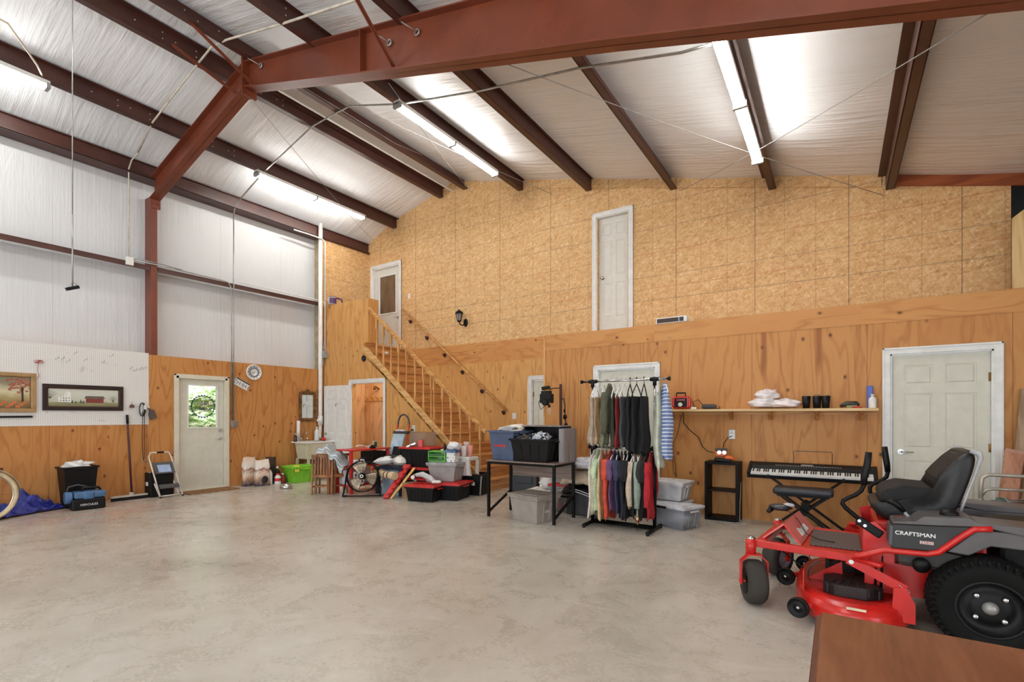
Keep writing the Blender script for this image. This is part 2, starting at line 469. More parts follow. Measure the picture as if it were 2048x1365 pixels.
# ---------------------------------------------------------------- shell of the building
RP = [(-10.0, 5.50), (-9.66, 5.58), (-9.2, 5.80), (-8.6, 6.00), (-7.8, 6.21), (-6.9, 6.42), (-6.59, 6.34), (-5.02, 5.945), (6.0, 3.19)]
def zroof(x):
    for (a, za), (b, zb) in zip(RP, RP[1:]):
        if x <= b: return za+(zb-za)*(x-a)/(b-a)
    return RP[-1][1]
YB = -6.0; XR = 6.0
struct(MB().b2((XL-.1, YB, -0.12), (XR, YF+1.8, 0)).build('floor', M['concrete']))
PX = [-8.69, -7.25, -6.65, -5.18, -3.72, -2.30, -0.86, 0.53, 1.95, 3.37, 4.79]
def ceil_mesh(xs, name):
    b = MB(); ys = [YB+i*(YF-YB)/56 for i in range(57)]
    rr = random.Random(3)
    edges = [XL-.31]+PX+[XR+.1]
    def z(x, y):
        lo = max([e for e in edges if e <= x+1e-6]); hi = min([e for e in edges if e >= x-1e-6])
        sag = 0
        if hi > lo:
            t = (x-lo)/(hi-lo); sag = math.sin(PI*t)*(0.012+0.008*math.sin(y*1.7+lo*3))*(hi-lo)
        return zroof(x)-sag
    V = [[b.bm.verts.new((x, y, z(x, y))) for y in ys] for x in xs]
    for i in range(len(xs)-1):
        for j in range(len(ys)-1):
            b.bm.faces.new((V[i][j], V[i+1][j], V[i+1][j+1], V[i][j+1])).smooth = True
    o = b.build(name, M['foil']); struct(o); return o
def xsplit(a, b):
    ks = sorted(set([a, b]+[p for p in PX if a < p < b]+[p for p, _ in RP if a < p < b])); out = []
    for p, q in zip(ks, ks[1:]):
        n = max(1, int((q-p)/0.16)); out += [p+(q-p)*i/n for i in range(n)]
    return out+[b]
ceil_mesh(xsplit(XL-.3, -6.9), 'ceiling_left')
ceil_mesh(xsplit(-6.9, XR), 'ceiling_right')

# left wall: plywood wainscot (with door hole), foil above, OSB beside the landing
LD0, LD1, LDT = 4.00, 4.87, 2.05     # left door opening
b = MB(); b.b2((XL-.25, YB, ZP-.02), (XL-.1, YE, ZP)); b.b2((XL-.1, YB, 0), (XL, LD0, ZP)); b.b2((XL-.1, LD1, 0), (XL, YE, ZP)); b.b2((XL-.1, LD0, LDT), (XL, LD1, ZP))
struct(b.build('wall_left', M['ply']))
b = MB()
struct(b.grid(lambda u, v: Vector((XL-.245-0.010*math.sin(PI*v), YB+(YE-YB)*u, ZP+(5.62-ZP)*v)), 60, 24).build('wall_left_insulation', M['foil_wall']))
struct(MB().b2((XL-.40, YB, ZP-.3), (XL-.34, YF+.2, 5.7)).b2((XL-.40, YB, ZP-.3), (XL-.1, YF, ZP-.22)).build('wall_left_light_block', col((150, 150, 150), .7)))  # unseen outer wall added to block light leaking in from the garden lamp
struct(MB().b2((XL-.1, YE, 0), (XL, YF+.1, ZF)).build('wall_left_washroom', M['ply_room']))
struct(MB().b2((XL-.1, YE-.02, 5.36), (XL-.02, YF+.1, 5.60)).b2((XL-.1, YE-.02, ZF), (XL, YF, 5.36)).build('wall_left_landing', M['osb']))
struct(MB().b2((XL-.25, YE-.03, ZP), (XL+.006, YE-.005, 5.36)).build('trim_1', col((168, 150, 120), .6)))
# far wall: OSB above, plywood band, plywood below
def wall_y(name, y, th, pieces, mat, m2=None):
    b = MB()
    for (x0, z0, x1, z1) in pieces: b.b2((x0, y, z0), (x1, y+th, z1))
    return struct(b.build(name, mat))
XOE = 1.73
top = [(x, zroof(x)+0.05) for x in (-6.9, -7.8, -8.6, -9.2, XL)]
b = MB()
poly = [(XL, ZF), (-9.49, ZF), (-9.49, 4.93), (-8.60, 4.93), (-8.60, ZF), (-3.60, ZF), (-3.60, 4.90), (-3.04, 4.90), (-3.04, ZF), (XOE, ZF), (XOE, zroof(XOE)+.05), (-5.02, zroof(-5.02)+.05), (-6.59, zroof(-6.59)+.05)]+top
def poly_wall(name, poly, y0, y1, mat):
    b = MB(); from mathutils.geometry import tessellate_polygon
    for yy, rev in ((y0, False), (y1, True)):
        vs = [b.bm.verts.new((p[0], yy, p[1])) for p in poly]
        for t in tessellate_polygon([[Vector((p[0], p[1], 0)) for p in poly]]):
            try: b.bm.faces.new([vs[i] for i in (t if rev else t[::-1])])
            except ValueError: pass
        if rev: B = vs
        else: A = vs
    n = len(poly)
    for i in range(n): b.bm.faces.new((A[i], A[(i+1) % n], B[(i+1) % n], B[i]))
    return struct(b.build(name, mat))
poly_wall('wall_back_upper', poly, YF, YF+.1, M['osb'])
# rake strip under the roof, one board proud of the sheets, and the stained board at right
b = MB()
for (xa, xb) in ((-5.02, 0.48),):
    b.prism([(xa, zroof(xa)+.03), (xb, zroof(xb)+.03), (xb, zroof(xb)-.165), (xa, zroof(xa)-.165)], YF-.018, YF, 'y')
struct(b.build('trim_2', M['osb']))
struct(MB().prism([(.56, zroof(.56)+.03), (3.6, zroof(3.6)+.03), (3.6, zroof(3.6)-.15), (.56, zroof(.56)-.15)], YF-.03, YF, 'y').build('trim_3', timber('stained_rake_board', (176, 98, 52), (158, 82, 42), (132, 66, 34))))
struct(MB().b2((XL, YF, ZF-.42), (-3.2, YF+.1, ZF)).build('wall_back_band', M['ply_band']))
struct(MB().b2((XL, YF, 0), (-5.08, YF+.1, ZF-.42)).b2((-5.08, YF, 2.05), (-3.2, YF+.1, ZF-.42)).b2((-4.2, YF, 0), (-3.2, YF+.1, 2.05)).build('wall_back_lower', M['ply_far']))
# loft box, coloured near black to stand for shade, beyond the right end of the upper wall, with a leaning ply side
dark = col((26, 18, 16), 0.8, name='loft_painted_shade')
struct(MB().b2((XOE, YF+1.5, ZL-.1), (XR, YF+1.6, 4.6)).b2((XOE-.05, YF+.1, ZL), (XOE, YF+1.5, 4.6)).b2((XOE-.05, YF+.1, 4.6), (XR, YF+1.6, 4.65)).b2((XR-.05, YF, ZL-.1), (XR, YF+1.5, 4.6)).b2((XOE-.05, YF+.1, ZL-.1), (XR, YF+1.5, ZL-.05)).build('wall_loft_store', dark))  # unseen roof and right side added to keep sky light out
struct(MB().prism([(1.655, ZL), (2.6, ZL), (2.6, 4.2), (1.80, 3.72), (1.655, 3.60)], YF-.42, YF-.38, 'y').build('wall_loft_panel', timber('pale_ply_panel', (226, 196, 140), (218, 186, 128), (200, 162, 104), 'z')))
# near partition (closet block) with ledge on top
MD0, MD1, RD0, RD1, DT = -3.09, -2.20, 0.49, 1.36, 2.05
b = MB()
for x0, x1, z0, z1 in ((-4.04, MD0, 0, ZL-.24), (MD0, MD1, DT, ZL-.24), (MD1, RD0, 0, ZL-.24), (RD0, RD1, DT, ZL-.24), (RD1, XR, 0, ZL-.24)):
    b.b2((x0, YN, z0), (x1, YN+.1, z1))
struct(b.build('wall_partition', M['ply_near']))
struct(MB().b2((-4.04, YN-.004, ZL-.245), (XR, YN+.1, ZL)).build('wall_partition_band', M['ply_band']))
struct(MB().b2((-4.04, YN+.1, ZL-.05), (XR, YF, ZL-.002)).b2((-4.04, YN+.1, 0), (-3.94, YF, ZL-.05)).build('wall_partition_ledge', M['ply_near']))
struct(MB().b2((-4.045, YN-.012, 0), (-4.02, YN, ZL-.01)).build('trim_4', M['pine_z']))
# front and right walls behind the camera with open overhead doors
b = MB()
for x0, x1, z0, z1 in ((XL, -6.7, 0, 5.5), (-3.1, -1.2, 0, 5.5), (-6.7, -3.1, 3.6, 5.5), (-1.2, 2.4, 3.6, 5.5), (2.4, XR, 0, 4.0)):
    b.b2((x0, YB-.1, z0), (x1, YB, z1))
struct(b.build('wall_front', M['foil_wall']))
b = MB(); b.b2((XR, YB, 0), (XR+.1, -3.3, 3.2)); b.b2((XR, .3, 0), (XR+.1, YF, 3.2)); b.b2((XR, -3.3, 3.0), (XR+.1, .3, 3.2))
struct(b.build('wall_right', M['ply_near']))

# washroom block under the landing: front wall in the stair plane, landing floor, guard wall
SX0, SX1 = -8.27, -5.02      # top and foot of the stair
SLOPE = ZF/(SX0-SX1)
RO0, RO1, ROT = -8.66, -7.68, 2.04
def zstr(x): return 2.80-(2.80/(3.27))*(x-SX0)
b = MB()
b.b2((XL, YE, 0), (RO0+.03, YE+.09, ZF)); b.b2((RO0+.03, YE, ROT), (RO1-.03, YE+.09, 2.20))
b.prism([(RO0+.03, 2.20), (RO1-.03, 2.20), (RO1-.03, zstr(RO1)-.12), (SX0, ZF-.15), (SX0, ZF), (RO0+.03, ZF)], YE, YE+.09, 'y')
b.prism([(RO1-.03, 0), (SX1-.15, 0), (SX1-.15, .04), (RO1-.03, zstr(RO1)-.12)], YE, YE+.09, 'y')
struct(b.build('wall_stair_side', M['ply_side']))
struct(MB().b2((XL, YE+.02, ZF), (-8.17, YE+.11, ZF+.93)).b2((-8.26, YE+.11, ZF), (-8.17, YE+.30, ZF+.93)).build('wall_landing_guard', M['ply_side']))
struct(MB().b2((XL, YE+.09, ZF-.12), (SX0, YF, ZF)).build('floor_landing', M['tread']))
struct(MB().b2((XL, YE+.09, ZF-.14), (SX0, YF, ZF-.125)).build('ceiling_washroom', M['ply_room']))
struct(MB().b2((-4.04, YF+.002, ZL-.1), (XOE, YF+.1, ZF)).build('wall_back_kick', M['osb']))
struct(MB().prism([(XL+.01, 0), (-6.9, 0), (-6.9, 1.15), (SX0, 2.32), (SX0, ZF-.14), (XL+.01, ZF-.14)], YE+1.2, YE+1.25, 'y').b2((-7.60, YE+.1, 0), (-7.56, YE+1.2, 1.65)).build('wall_washroom', M['ply_room']))

# ---------------------------------------------------------------- doors
def panel_door(name, W, H, T, mat, layout='six', knob=None, hinge_side=1, lever=True):
    """leaf in local x 0..W, y 0..T (front face at y=0 looking -y), with recessed panels"""
    b = MB()
    b.b2((0, .008, 0), (W, T, H))
    st = .11*W/.9+.005
    if layout == 'six': rows = [(.12, .36), (.455, .36+.62-.02), (0, 0)]
    zs = [(.22, .84), (.98, 1.60), (1.70, 1.92)] if layout == 'six' else layout
    zs = [(a*H/2.03, c*H/2.03) for a, c in zs]
    cw = (W-3*st)/2; cols = [(st, st+cw), (2*st+cw, 2*st+2*cw)]
    # face frame
    b.b2((0, 0, 0), (st, .008, H)); b.b2((W-st, 0, 0), (W, .008, H)); b.b2((st+cw, 0, 0), (2*st+cw, .008, H))
    prev = 0
    for a, c in zs+[(H, H)]:
        for x0, x1 in cols: b.b2((x0, 0, prev), (x1, .008, a))
        prev = c
    for x0, x1 in cols:
        for a, c in zs:
            i = .03
            m = [(x0+i, a+i), (x1-i, a+i), (x1-i, c-i), (x0+i, c-i)]; o_ = [(x0+.006, a+.006), (x1-.006, a+.006), (x1-.006, c-.006), (x0+.006, c-.006)]
            A = [b.bm.verts.new((p[0], .002, p[1])) for p in m]; B = [b.bm.verts.new((p[0], .012, p[1])) for p in o_]
            b.bm.faces.new(A)
            for k in range(4): b.bm.faces.new((A[k], B[k], B[(k+1) % 4], A[(k+1) % 4]))
    return b
def casing(b, x0, x1, zt, y, wd=.07, th=.02, z0=0.0):
    """door casing around opening x0..x1 / top zt on face y (towards -y)"""
    b.b2((x0-wd, y-th, z0), (x0+.004, y, zt+wd)); b.b2((x1-.004, y-th, z0), (x1+wd, y, zt+wd)); b.b2((x0, y-th, zt-.004), (x1, y, zt+wd))
    b.b2((x0-wd, y-th-.008, z0), (x0-wd+.022, y, zt+wd)); b.b2((x1+wd-.022, y-th-.008, z0), (x1+wd, y, zt+wd)); b.b2((x0-wd, y-th-.008, zt+wd-.022), (x1+wd, y, zt+wd))
def jamb(b, x0, x1, zt, y0, y1, z0=0.0, t=.02):
    b.b2((x0-.002, y0, z0), (x0+t, y1, zt)); b.b2((x1-t, y0, z0), (x1+.002, y1, zt)); b.b2((x0, y0, zt-t), (x1, y1, zt+.002))
def lever(par, p, n, dirx, mat=None, L=.11):
    p = Vector(p); n = Vector(n); d = Vector(dirx)
    mb = MB().cyl(p, p+n*.012, .031, n=20).cyl(p, p+n*.05, .012, n=12)
    mb.tube([p+n*.05, p+n*.055+d*.02, p+n*.055+d*L*.6, p+n*.05+d*L], [.011, .011, .009, .007], 10)
    o = mb.build('door_handle', mat or M['chrome'], par); return o
def mk_door(name, x0, x1, zt, y, z0, mat, recess, leaf_rot=0.0, knob_side=-1, knob='lever', layout='six', wd=.07):
    root = bpy.data.objects.new(name, None); COL.objects.link(root); root.location = (x0, y, z0); struct(root)
    W = x1-x0; H = zt-z0
    b = MB(); casing(b, 0, W, H, 0, wd); b.build('casing', M['white'], root, bevel=.004)
    b = MB(); jamb(b, 0, W, H, -.005, .11); b.build('door_frame', M['white'], root)
    lf = panel_door('leaf', W-.05, H-.035, .04, mat, layout)
    o = lf.build('door_leaf', mat, root); o.location = (.025, recess, .01)
    kx = .075 if knob_side < 0 else W-.05-.075
    if knob == 'lever': lever(o, (kx, 0, .93), (0, -1, 0), (1 if knob_side < 0 else -1, 0, 0))
    else:
        m = M4((kx, 0, .93), (PI/2, 0, 0))
        MB().lathe([(0, 0), (.03, 0), (.03, .008), (.012, .012), (.012, .035), (.028, .045), (.03, .058), (.02, .068), (0, .07)], 20, m).build('door_knob', M['chrome'], o)
    for hz in (.25, 1.0, 1.75):
        hx = W-.05-.002 if knob_side < 0 else .0
        MB().cyl((hx, -.006, hz-.045), (hx, -.006, hz+.045), .008, n=8).b2((hx-.012, -.003, hz-.045), (hx+.012, .003, hz+.045)).build('hinge', M['brass'], o)
    return root, o
# partition: middle door behind the clothes rack, big door behind the mower
mk_door('door_1', MD0, MD1, DT, YN, 0, M['doorg'], .03)
mk_door('door_2', RD0, RD1, DT, YN, 0, M['doorg'], .03)
# far wall: lower door half hidden, landing door with window, upper door to nowhere
mk_door('door_3', -4.98, -4.10, DT, YF, 0, M['doorg'], .03, knob_side=1)
mk_door('door_4', -3.63, -3.01, 4.90, YF, ZF, M['doorw'], .07, knob='knob')
root = bpy.data.objects.new('door_5', None); COL.objects.link(root); root.location = (-9.50, YF, ZF); struct(root)
b = MB(); casing(b, 0, .91, 2.05, 0); b.build('casing', M['white'], root, bevel=.004)
b = MB(); jamb(b, 0, .91, 2.05, -.005, .11, t=.03); b.build('door_frame', M['white'], root)
b = MB(); H = 2.01; W = .85
b.b2((0, 0, 0), (W, .04, .93)); b.b2((0, 0, 1.85), (W, .04, H)); b.b2((0, 0, .93), (.14, .04, 1.85)); b.b2((W-.14, 0, .93), (W, .04, 1.85))
for x0 in (.14, .47): b.b2((x0, -.004, .18), (x0+.24, .0, .70)); b.b2((x0+.03, -.008, .21), (x0+.21, 0, .67))
o = b.build('door_leaf', M['doorw'], root, bevel=.003); o.location = (.03, .05, .0)
MB().b2((.12, -.012, .91), (W-.12, 0, .94)).b2((.12, -.012, 1.84), (W-.12, 0, 1.87)).b2((.12, -.012, .94), (.15, 0, 1.84)).b2((W-.15, -.012, .94), (W-.12, 0, 1.84)).build('glazing_bead', M['white'], o)
g = G('dim_window_pane'); dg = g.noise(g.vec(g.x*3, g.z*.8, 0.0), 2.0, 3.0); g.out(g.ramp(dg, [(.3, (84, 66, 50)), (.7, (120, 98, 76))]), .08, Specular_IOR_Level=0.7)
MB().b2((.15, .012, .94), (W-.15, .02, 1.84)).build('pane', g.m, o)
lever(o, (W-.07, 0, .80), (0, -1, 0), (-1, 0, 0), L=.09)
# washroom doorway with its door swung open against the wall
root = bpy.data.objects.new('door_6', None); COL.objects.link(root); root.location = (RO0, YE, 0); struct(root)
W = RO1-RO0
b = MB(); casing(b, 0, W, ROT, 0); b.build('casing', M['white'], root, bevel=.004)
b = MB(); jamb(b, 0, W, ROT, -.005, .10); b.build('door_frame', M['white'], root)
lf = panel_door('leaf', .86, 1.98, .035, M['white']).build('door_leaf', M['white'], root)
lf.location = (.02, -.045, .02); lf.rotation_euler = (0, 0, R(180+2))
# leaf shows its other face to the room: mirror it so panels face the room
lf.scale = (1, -1, 1)
lever(lf, (.79, 0, .93), (0, -1, 0), (-1, 0, 0), col((190, 186, 178), .25, 1.0))
MB().tube([(.43, 0, 1.58), (.43, -.03, 1.585), (.43, -.055, 1.56), (.43, -.05, 1.53), (.43, -.03, 1.52)], .006, 8).build('coat_hook', M['brass'], lf)
# coat rail inside the washroom
t = thing('coat_rail', 'pale wooden coat rail with hooks inside the washroom', 'coat rail', (-9.64, YE+1.2, 1.70))
MB().b2((0, -.02, 0), (1.35, 0, .09)).build('board', timber('pale_rail', (236, 206, 150), (226, 192, 134), (210, 172, 112)), t)
for i in range(7):
    x = .1+i*.18
    MB().tube([(x, -.02, .06), (x, -.05, .05), (x, -.07, .07), (x, -.075, .09)], .006, 6).tube([(x, -.02, .03), (x, -.045, .01), (x, -.05, .03)], .005, 6).build('hook', M['brass'], t)
t = tag(MB().tube([(-9.16, YE+1.19, 1.98), (-9.14, YE+1.05, 2.04), (-9.05, YE+.95, 2.03), (-8.98, YE+.9, 1.97)], [.02, .012, .012, .035], 8).build('shower_head', M['brass']), 'brass shower head above the coat rail inside the washroom', 'shower head')
# left wall steel door with half glass
root = bpy.data.objects.new('door_7', None); COL.objects.link(root); root.location = (XL, LD0, 0); root.rotation_euler = (0, 0, PI/2); struct(root)
# local x = world y, local y = world -x (so -y faces the room)
W = LD1-LD0; H = LDT
fr = col((214, 208, 190), .5, var=.015, name='door_frame_cream')
b = MB(); jamb(b, -.0, W, H, -.03, .16, t=.045); b.b2((-.03, -.03, 0), (.0, -.005, H+.03)); b.b2((W, -.03, 0), (W+.03, -.005, H+.03)); b.b2((-.03, -.03, H), (W+.03, -.005, H+.03)); b.b2((0, -.02, 0), (W, .1, .02))
b.build('door_frame', fr, root, bevel=.003)
b = MB(); w = W-.1; h = H-.07; wx0, wx1, wz0, wz1 = .17, .65, 1.12, 1.87
b.b2((0, 0, 0), (w, .045, wz0)); b.b2((0, 0, wz1), (w, .045, h)); b.b2((0, 0, wz0), (wx0, .045, wz1)); b.b2((wx1, 0, wz0), (w, .045, wz1))
lf = b.build('door_leaf', M['doorg'], root); lf.location = (.05, .03, .02)
MB().b2((wx0-.02, -.008, wz0-.02), (wx1+.02, 0, wz0)).b2((wx0-.02, -.008, wz1), (wx1+.02, 0, wz1+.02)).b2((wx0-.02, -.008, wz0), (wx0, 0, wz1)).b2((wx1, -.008, wz0), (wx1+.02, 0, wz1)).build('glazing_bead', M['white'], lf)
MB().b2((wx0, .018, wz0), (wx1, .024, wz1)).build('pane', glassm((250, 252, 250), .02, 1.0, 'window_glass'), lf)
cx, cz = (wx0+wx1)/2+.01, (wz0+wz1)/2
b = MB(); n = 72
for k in range(n):
    a0, a1 = k*2*PI/n, (k+1)*2*PI/n
    for r0, r1 in ((.186, .200),):
        b.bm.faces.new([b.bm.verts.new((cx+r*math.cos(a), .016, cz+r*math.sin(a))) for r, a in ((r0, a0), (r1, a0), (r1, a1), (r0, a1))])
for k in range(26):
    a = k*2*PI/26; b.ball((cx+.207*math.cos(a), .016, cz+.207*math.sin(a)), (.012, .002, .012), 8)
dk = col((30, 44, 70), .5, name='decal_navy')
b.build('decal_ring', dk, lf)
for s_, dz in (('hello', .055), ('sunshine', -.045)):
    mt = face_m((cx, .0155, cz+dz), (0, -1, 0)) @ Matrix.Diagonal((-1, 1, 1, 1)) @ Matrix.Shear('XY', 4, (.25, 0)) if False else face_m((cx, .0155, cz+dz), (0, -1, 0)) @ Matrix.Diagonal((-1, 1, 1, 1))
    text('decal_script', s_, .10 if s_ == 'hello' else .085, dk, mt, lf, .0005, bold=.0022)
MB().cyl((w-.06, 0, 1.05), (w-.06, -.025, 1.05), .032, n=20).build('deadbolt', M['nickel'], lf)
lever(lf, (w-.06, 0, .90), (0, -1, 0), (-1, 0, 0), M['nickel'], L=.12)
# garden seen through the glass
g = G('garden_foliage'); n1 = g.noise(g.vec(g.y*1.0, g.z*2.0, 0.0), 5.0, 6.0, .75, 1.2)
cc = g.ramp(n1, [(.40, (52, 84, 34)), (.50, (120, 150, 84)), (.56, (208, 216, 190)), (.64, (250, 250, 246))])
g.out(cc, .9)
hedge = MB()
hedge.grid(lambda u, v: Vector((XL-2.2-.5*math.sin(u*9)-.4*math.sin(v*7+u*5)+.15*math.sin(u*40)*math.sin(v*31), 2.0+7.5*u, 0+3.2*v)), 60, 40)
tag(hedge.build('hedge', g.m), 'sunlit green foliage outside the left door window', 'hedge')
tag(MB().b2((XL-6, -1, -.15), (XL-.12, 11, -.02)).build('lawn', col((150, 160, 110), .9)), 'pale ground outside the left door', 'ground', kind='structure')
area('daylight_garden', (XL-1.6, 5.2, 2.9), (0, R(-20), 0), 1.5, 4, 170, (1, 1, .97))

t = wthing('ceiling_bulb', 'lit bulb inside the washroom', 'light bulb', (-8.2, YE+.55, 2.5))
MB().lathe([(.0, 2.73), (.05, 2.73), (.04, 2.68), (.02, 2.66)], 14, Matrix.Translation((-8.2, YE+.55, 0))).build('lamp_socket', M['white'], t)
MB().ball((-8.2, YE+.55, 2.61), .05, 14).build('bulb', emit('warm_bulb', (255, 244, 224), 420.0), t)
# ---------------------------------------------------------------- steel frame
def purlin(x, label, sgn=1, zt=None, h=.20, y1=YF-.005):
    zt = zroof(x)-.005 if zt is None else zt
    b = MB(); t = .012; f = .09
    b.b2((x-t/2, YB, zt-h), (x+t/2, y1, zt))
    b.b2(sorted((x, x+sgn*f))[0:1]+[YB, zt-h], [max(x, x+sgn*f), y1, zt-h+.008]) if False else b.b2((min(x, x+sgn*f), YB, zt-h), (max(x, x+sgn*f), y1, zt-h+.008))
    b.b2((min(x, x-sgn*f), YB, zt-.008), (max(x, x-sgn*f), y1, zt))
    b.b2((x+sgn*f-.004, YB, zt-h), (x+sgn*f+.004, y1, zt-h+.022))
    o = b.build('roof_purlin', M['purlin'])
    tag(o, label, 'beam', 'red steel roof purlins')
    # punched bolt holes near the frame, bright where the foil shows through
    hb = MB()
    for k, yy in enumerate((2.55, 2.85, 3.0, 3.25, 3.95, 4.15, 4.4, 4.5)):
        for zz in ((.06, .14) if k % 2 else (.10,)):
            for sd in (1, -1): hb.cyl((x+sd*(t/2), yy, zt-zz), (x+sd*(t/2+.002), yy, zt-zz), .008, n=8)
    hb.build('bolt_holes', col((206, 200, 190), .5, name='foil_behind_hole'), o)['kind'] = 'stuff'
    return o
PL = {-8.69: 'red purlin midway down the short left roof slope', -7.25: 'red purlin just left of the ridge',
      -6.65: 'red purlin just right of the ridge', -5.18: 'red purlin above the middle row of strip lights',
      -3.72: 'bare red purlin next right of the middle strip lights', -2.30: 'red purlin midway between the middle and right strip lights',
      -0.86: 'red purlin carrying the right strip lights', 0.53: 'red purlin right of all the strip lights',
      1.95: 'red purlin near the right edge of the roof', 3.37: 'red purlin beyond the right frame edge, inner', 4.79: 'red purlin beyond the right frame edge, outer'}
for x in PX[:-2]: purlin(x, PL[x], {-8.69: -1, -7.25: -1, -5.18: -1, -3.72: -1}.get(x, 1))
b = MB(); b.b2((XL-.012, YB, 5.31), (XL, YF-.01, 5.55)); b.b2((XL-.012, YB, 5.31), (XL+.06, YF-.01, 5.32)); b.b2((XL-.24, YB, 5.54), (XL+.04, YF-.01, 5.552)); b.b2((XL+.054, YB, 5.31), (XL+.06, YF-.01, 5.335)); b.b2((XL-.24, YB, 5.31), (XL, YE, 5.32))
tag(b.build('eave_strut', M['purlin']), 'red steel eave strut along the top of the left wall', 'beam')
for y0, y1, lb in ((YB, 3.62, 'red wall girt crossing the white wall left of the column'), (3.735, YE-.06, 'red wall girt crossing the white wall right of the column')):
    b = MB(); b.b2((XL-.02, y0, 3.79), (XL-.005, y1, 3.87)); b.b2((XL-.22, y0, 3.862), (XL-.02, y1, 3.87)); b.b2((XL-.02, y0, 3.862), (XL+.0, y1, 3.87))
    tag(b.build('wall_girt', M['purlin']), lb, 'beam', 'wall girts')
cy = 3.68
b = MB(); b.b2((XL-.24, cy-.05, ZP-.0), (XL, cy+.045, 5.05))
o = tag(b.build('steel_column', M['steel'], bevel=.006), 'red steel column on the left wall beside the pegboard', 'column')
MB().b2((XL, cy-.06, 4.85), (XL+.015, cy+.085, 5.02)).cyl((XL+.015, cy-.02, 4.94), (XL+.035, cy-.02, 4.94), .016, n=8).cyl((XL+.015, cy+.04, 4.94), (XL+.035, cy+.04, 4.94), .016, n=8).build('splice_plate', M['steel'], o)
# rafters
def ibeam(name, pts_top, pts_bot, label, y=cy, w=.16):
    b = MB(); t = .014
    b.prism(pts_top+pts_bot[::-1], y-.006, y+.006, 'y')
    b.prism(pts_top+[(p[0], p[1]-t) for p in pts_top[::-1]], y-w/2, y+w/2, 'y')
    b.prism([(p[0], p[1]+t) for p in pts_bot]+pts_bot[::-1], y-w/2, y+w/2, 'y')
    return tag(b.build(name, M['steel']), label, 'beam', 'main frame rafters')
rt = lambda x: zroof(x)-.205
RX = -6.72
left = ibeam('rafter', [(XL+.02, 5.34), (RX, 6.15)], [(XL+.02, 5.00), (RX, 5.80)], 'red steel rafter rising from the left column to the ridge')
right = ibeam('rafter', [(RX, 6.15), (-5.02, rt(-5.02)), (3.6, rt(3.6))], [(RX, 5.80), (-3.93, 4.96), (-1.5, 4.26), (.75, 3.57), (3.6, 2.70)], 'deep red steel rafter crossing the top of the picture')
MB().b2((RX-.016, cy-.1, 5.70), (RX+.016, cy+.1, 6.20)).build('end_plate', M['steel'], right)
for x in (-4.35,): MB().b2((x-.005, cy-.085, 5.1), (x+.005, cy+.085, rt(x)-.01)).build('stiffener', M['steel'], right)
def eye(par, p):
    p = Vector(p); MB().tube([p+Vector((.03*math.cos(a), 0, .03*math.sin(a))) for a in [i*PI/5 for i in range(10)]], .009, 6, closed=True).tube([p+Vector((0, -.02, .0)), p+Vector((-.10, -.12, .07))], .006, 6).build('eye_nut', M['zinc'], par)
eye(right, (-6.38, cy-.03, 5.98)); eye(right, (-3.95, cy-.03, 5.28)); eye(right, (-3.55, cy-.03, 5.22)); eye(left, (-6.85, cy+.1, 5.80))
# fly braces: angle iron from purlins down to rafter flange
def brace(a, b_, label):
    m = MB(); m.bar(a, b_, .045, .006); m.bar(a, b_, .006, .045)
    tag(m.build('fly_brace', M['steel']), label, 'brace', 'angle iron fly braces')
brace((-7.22, 2.95, zroof(-7.25)-.17), (-6.95, cy-.03, 5.80), 'angle iron brace on the left side of the ridge joint')
brace((-6.62, 2.85, zroof(-6.65)-.17), (-6.52, cy-.03, 5.76), 'angle iron brace on the right side of the ridge joint')
brace((-3.74, 2.75, zroof(-3.72)-.15), (-3.88, cy-.03, 4.99), 'long angle iron brace across the middle of the deep rafter')
# ---------------------------------------------------------------- strip lights
tubem = emit('fluorescent_tube', (255, 252, 246), 60.0)
def strip(x, y0, y1, z, label, n=2, w=.11):
    t = thing('strip_light', label, 'ceiling light', (x, y0, z), 0, 'fluorescent strip lights under the purlins')
    L = y1-y0
    MB().b2((-w/2, 0, 0), (w/2, L, .055)).build('housing', M['white'], t, bevel=.006)
    for k in range(n):
        for sx_ in (-.032, .032):
            a = L*k/n+.04; c = L*(k+1)/n-.04
            MB().cyl((sx_, a, -.028), (sx_, c, -.028), .018, n=10).build('tube', tubem, t)
    for k in range(n+1):
        yy = min(max(L*k/n, .02), L-.02)
        MB().b2((-w/2-.012, yy-.02, -.045), (w/2+.012, yy+.02, .02)).build('lamp_holder', M['grey'], t)
    MB().tube([(0, .05, .05), (.01, .05, .10), (-.03, .05, .12)], .006, 6).build('hanger', M['zinc'], t)
    return t
ZT = 5.80
strip(-8.66, 4.86, 7.28, zroof(-8.69)-.30, 'lit double strip light over the left wall, nearest the landing')
strip(-5.12, 4.86, 7.26, zroof(-5.18)-.31, 'lit double strip light in the middle of the roof')
strip(-0.86, 4.25, 7.02, zroof(-.86)-.30, 'lit double strip light at the right, over the keyboard')
strip(-5.12, -.30, 2.10, zroof(-5.18)-.31, 'unseen strip light added to the middle row above the top picture edge')  # unseen lamp added to throw more light onto the ceiling
strip(-0.86, -.30, 2.10, zroof(-.86)-.30, 'unseen strip light added to the right row above the top picture edge')  # second out-of-view lamp, added to brighten the right ceiling
strip(-8.66, -.30, 2.10, zroof(-8.69)-.30, 'lit strip light cut off by the left picture edge')
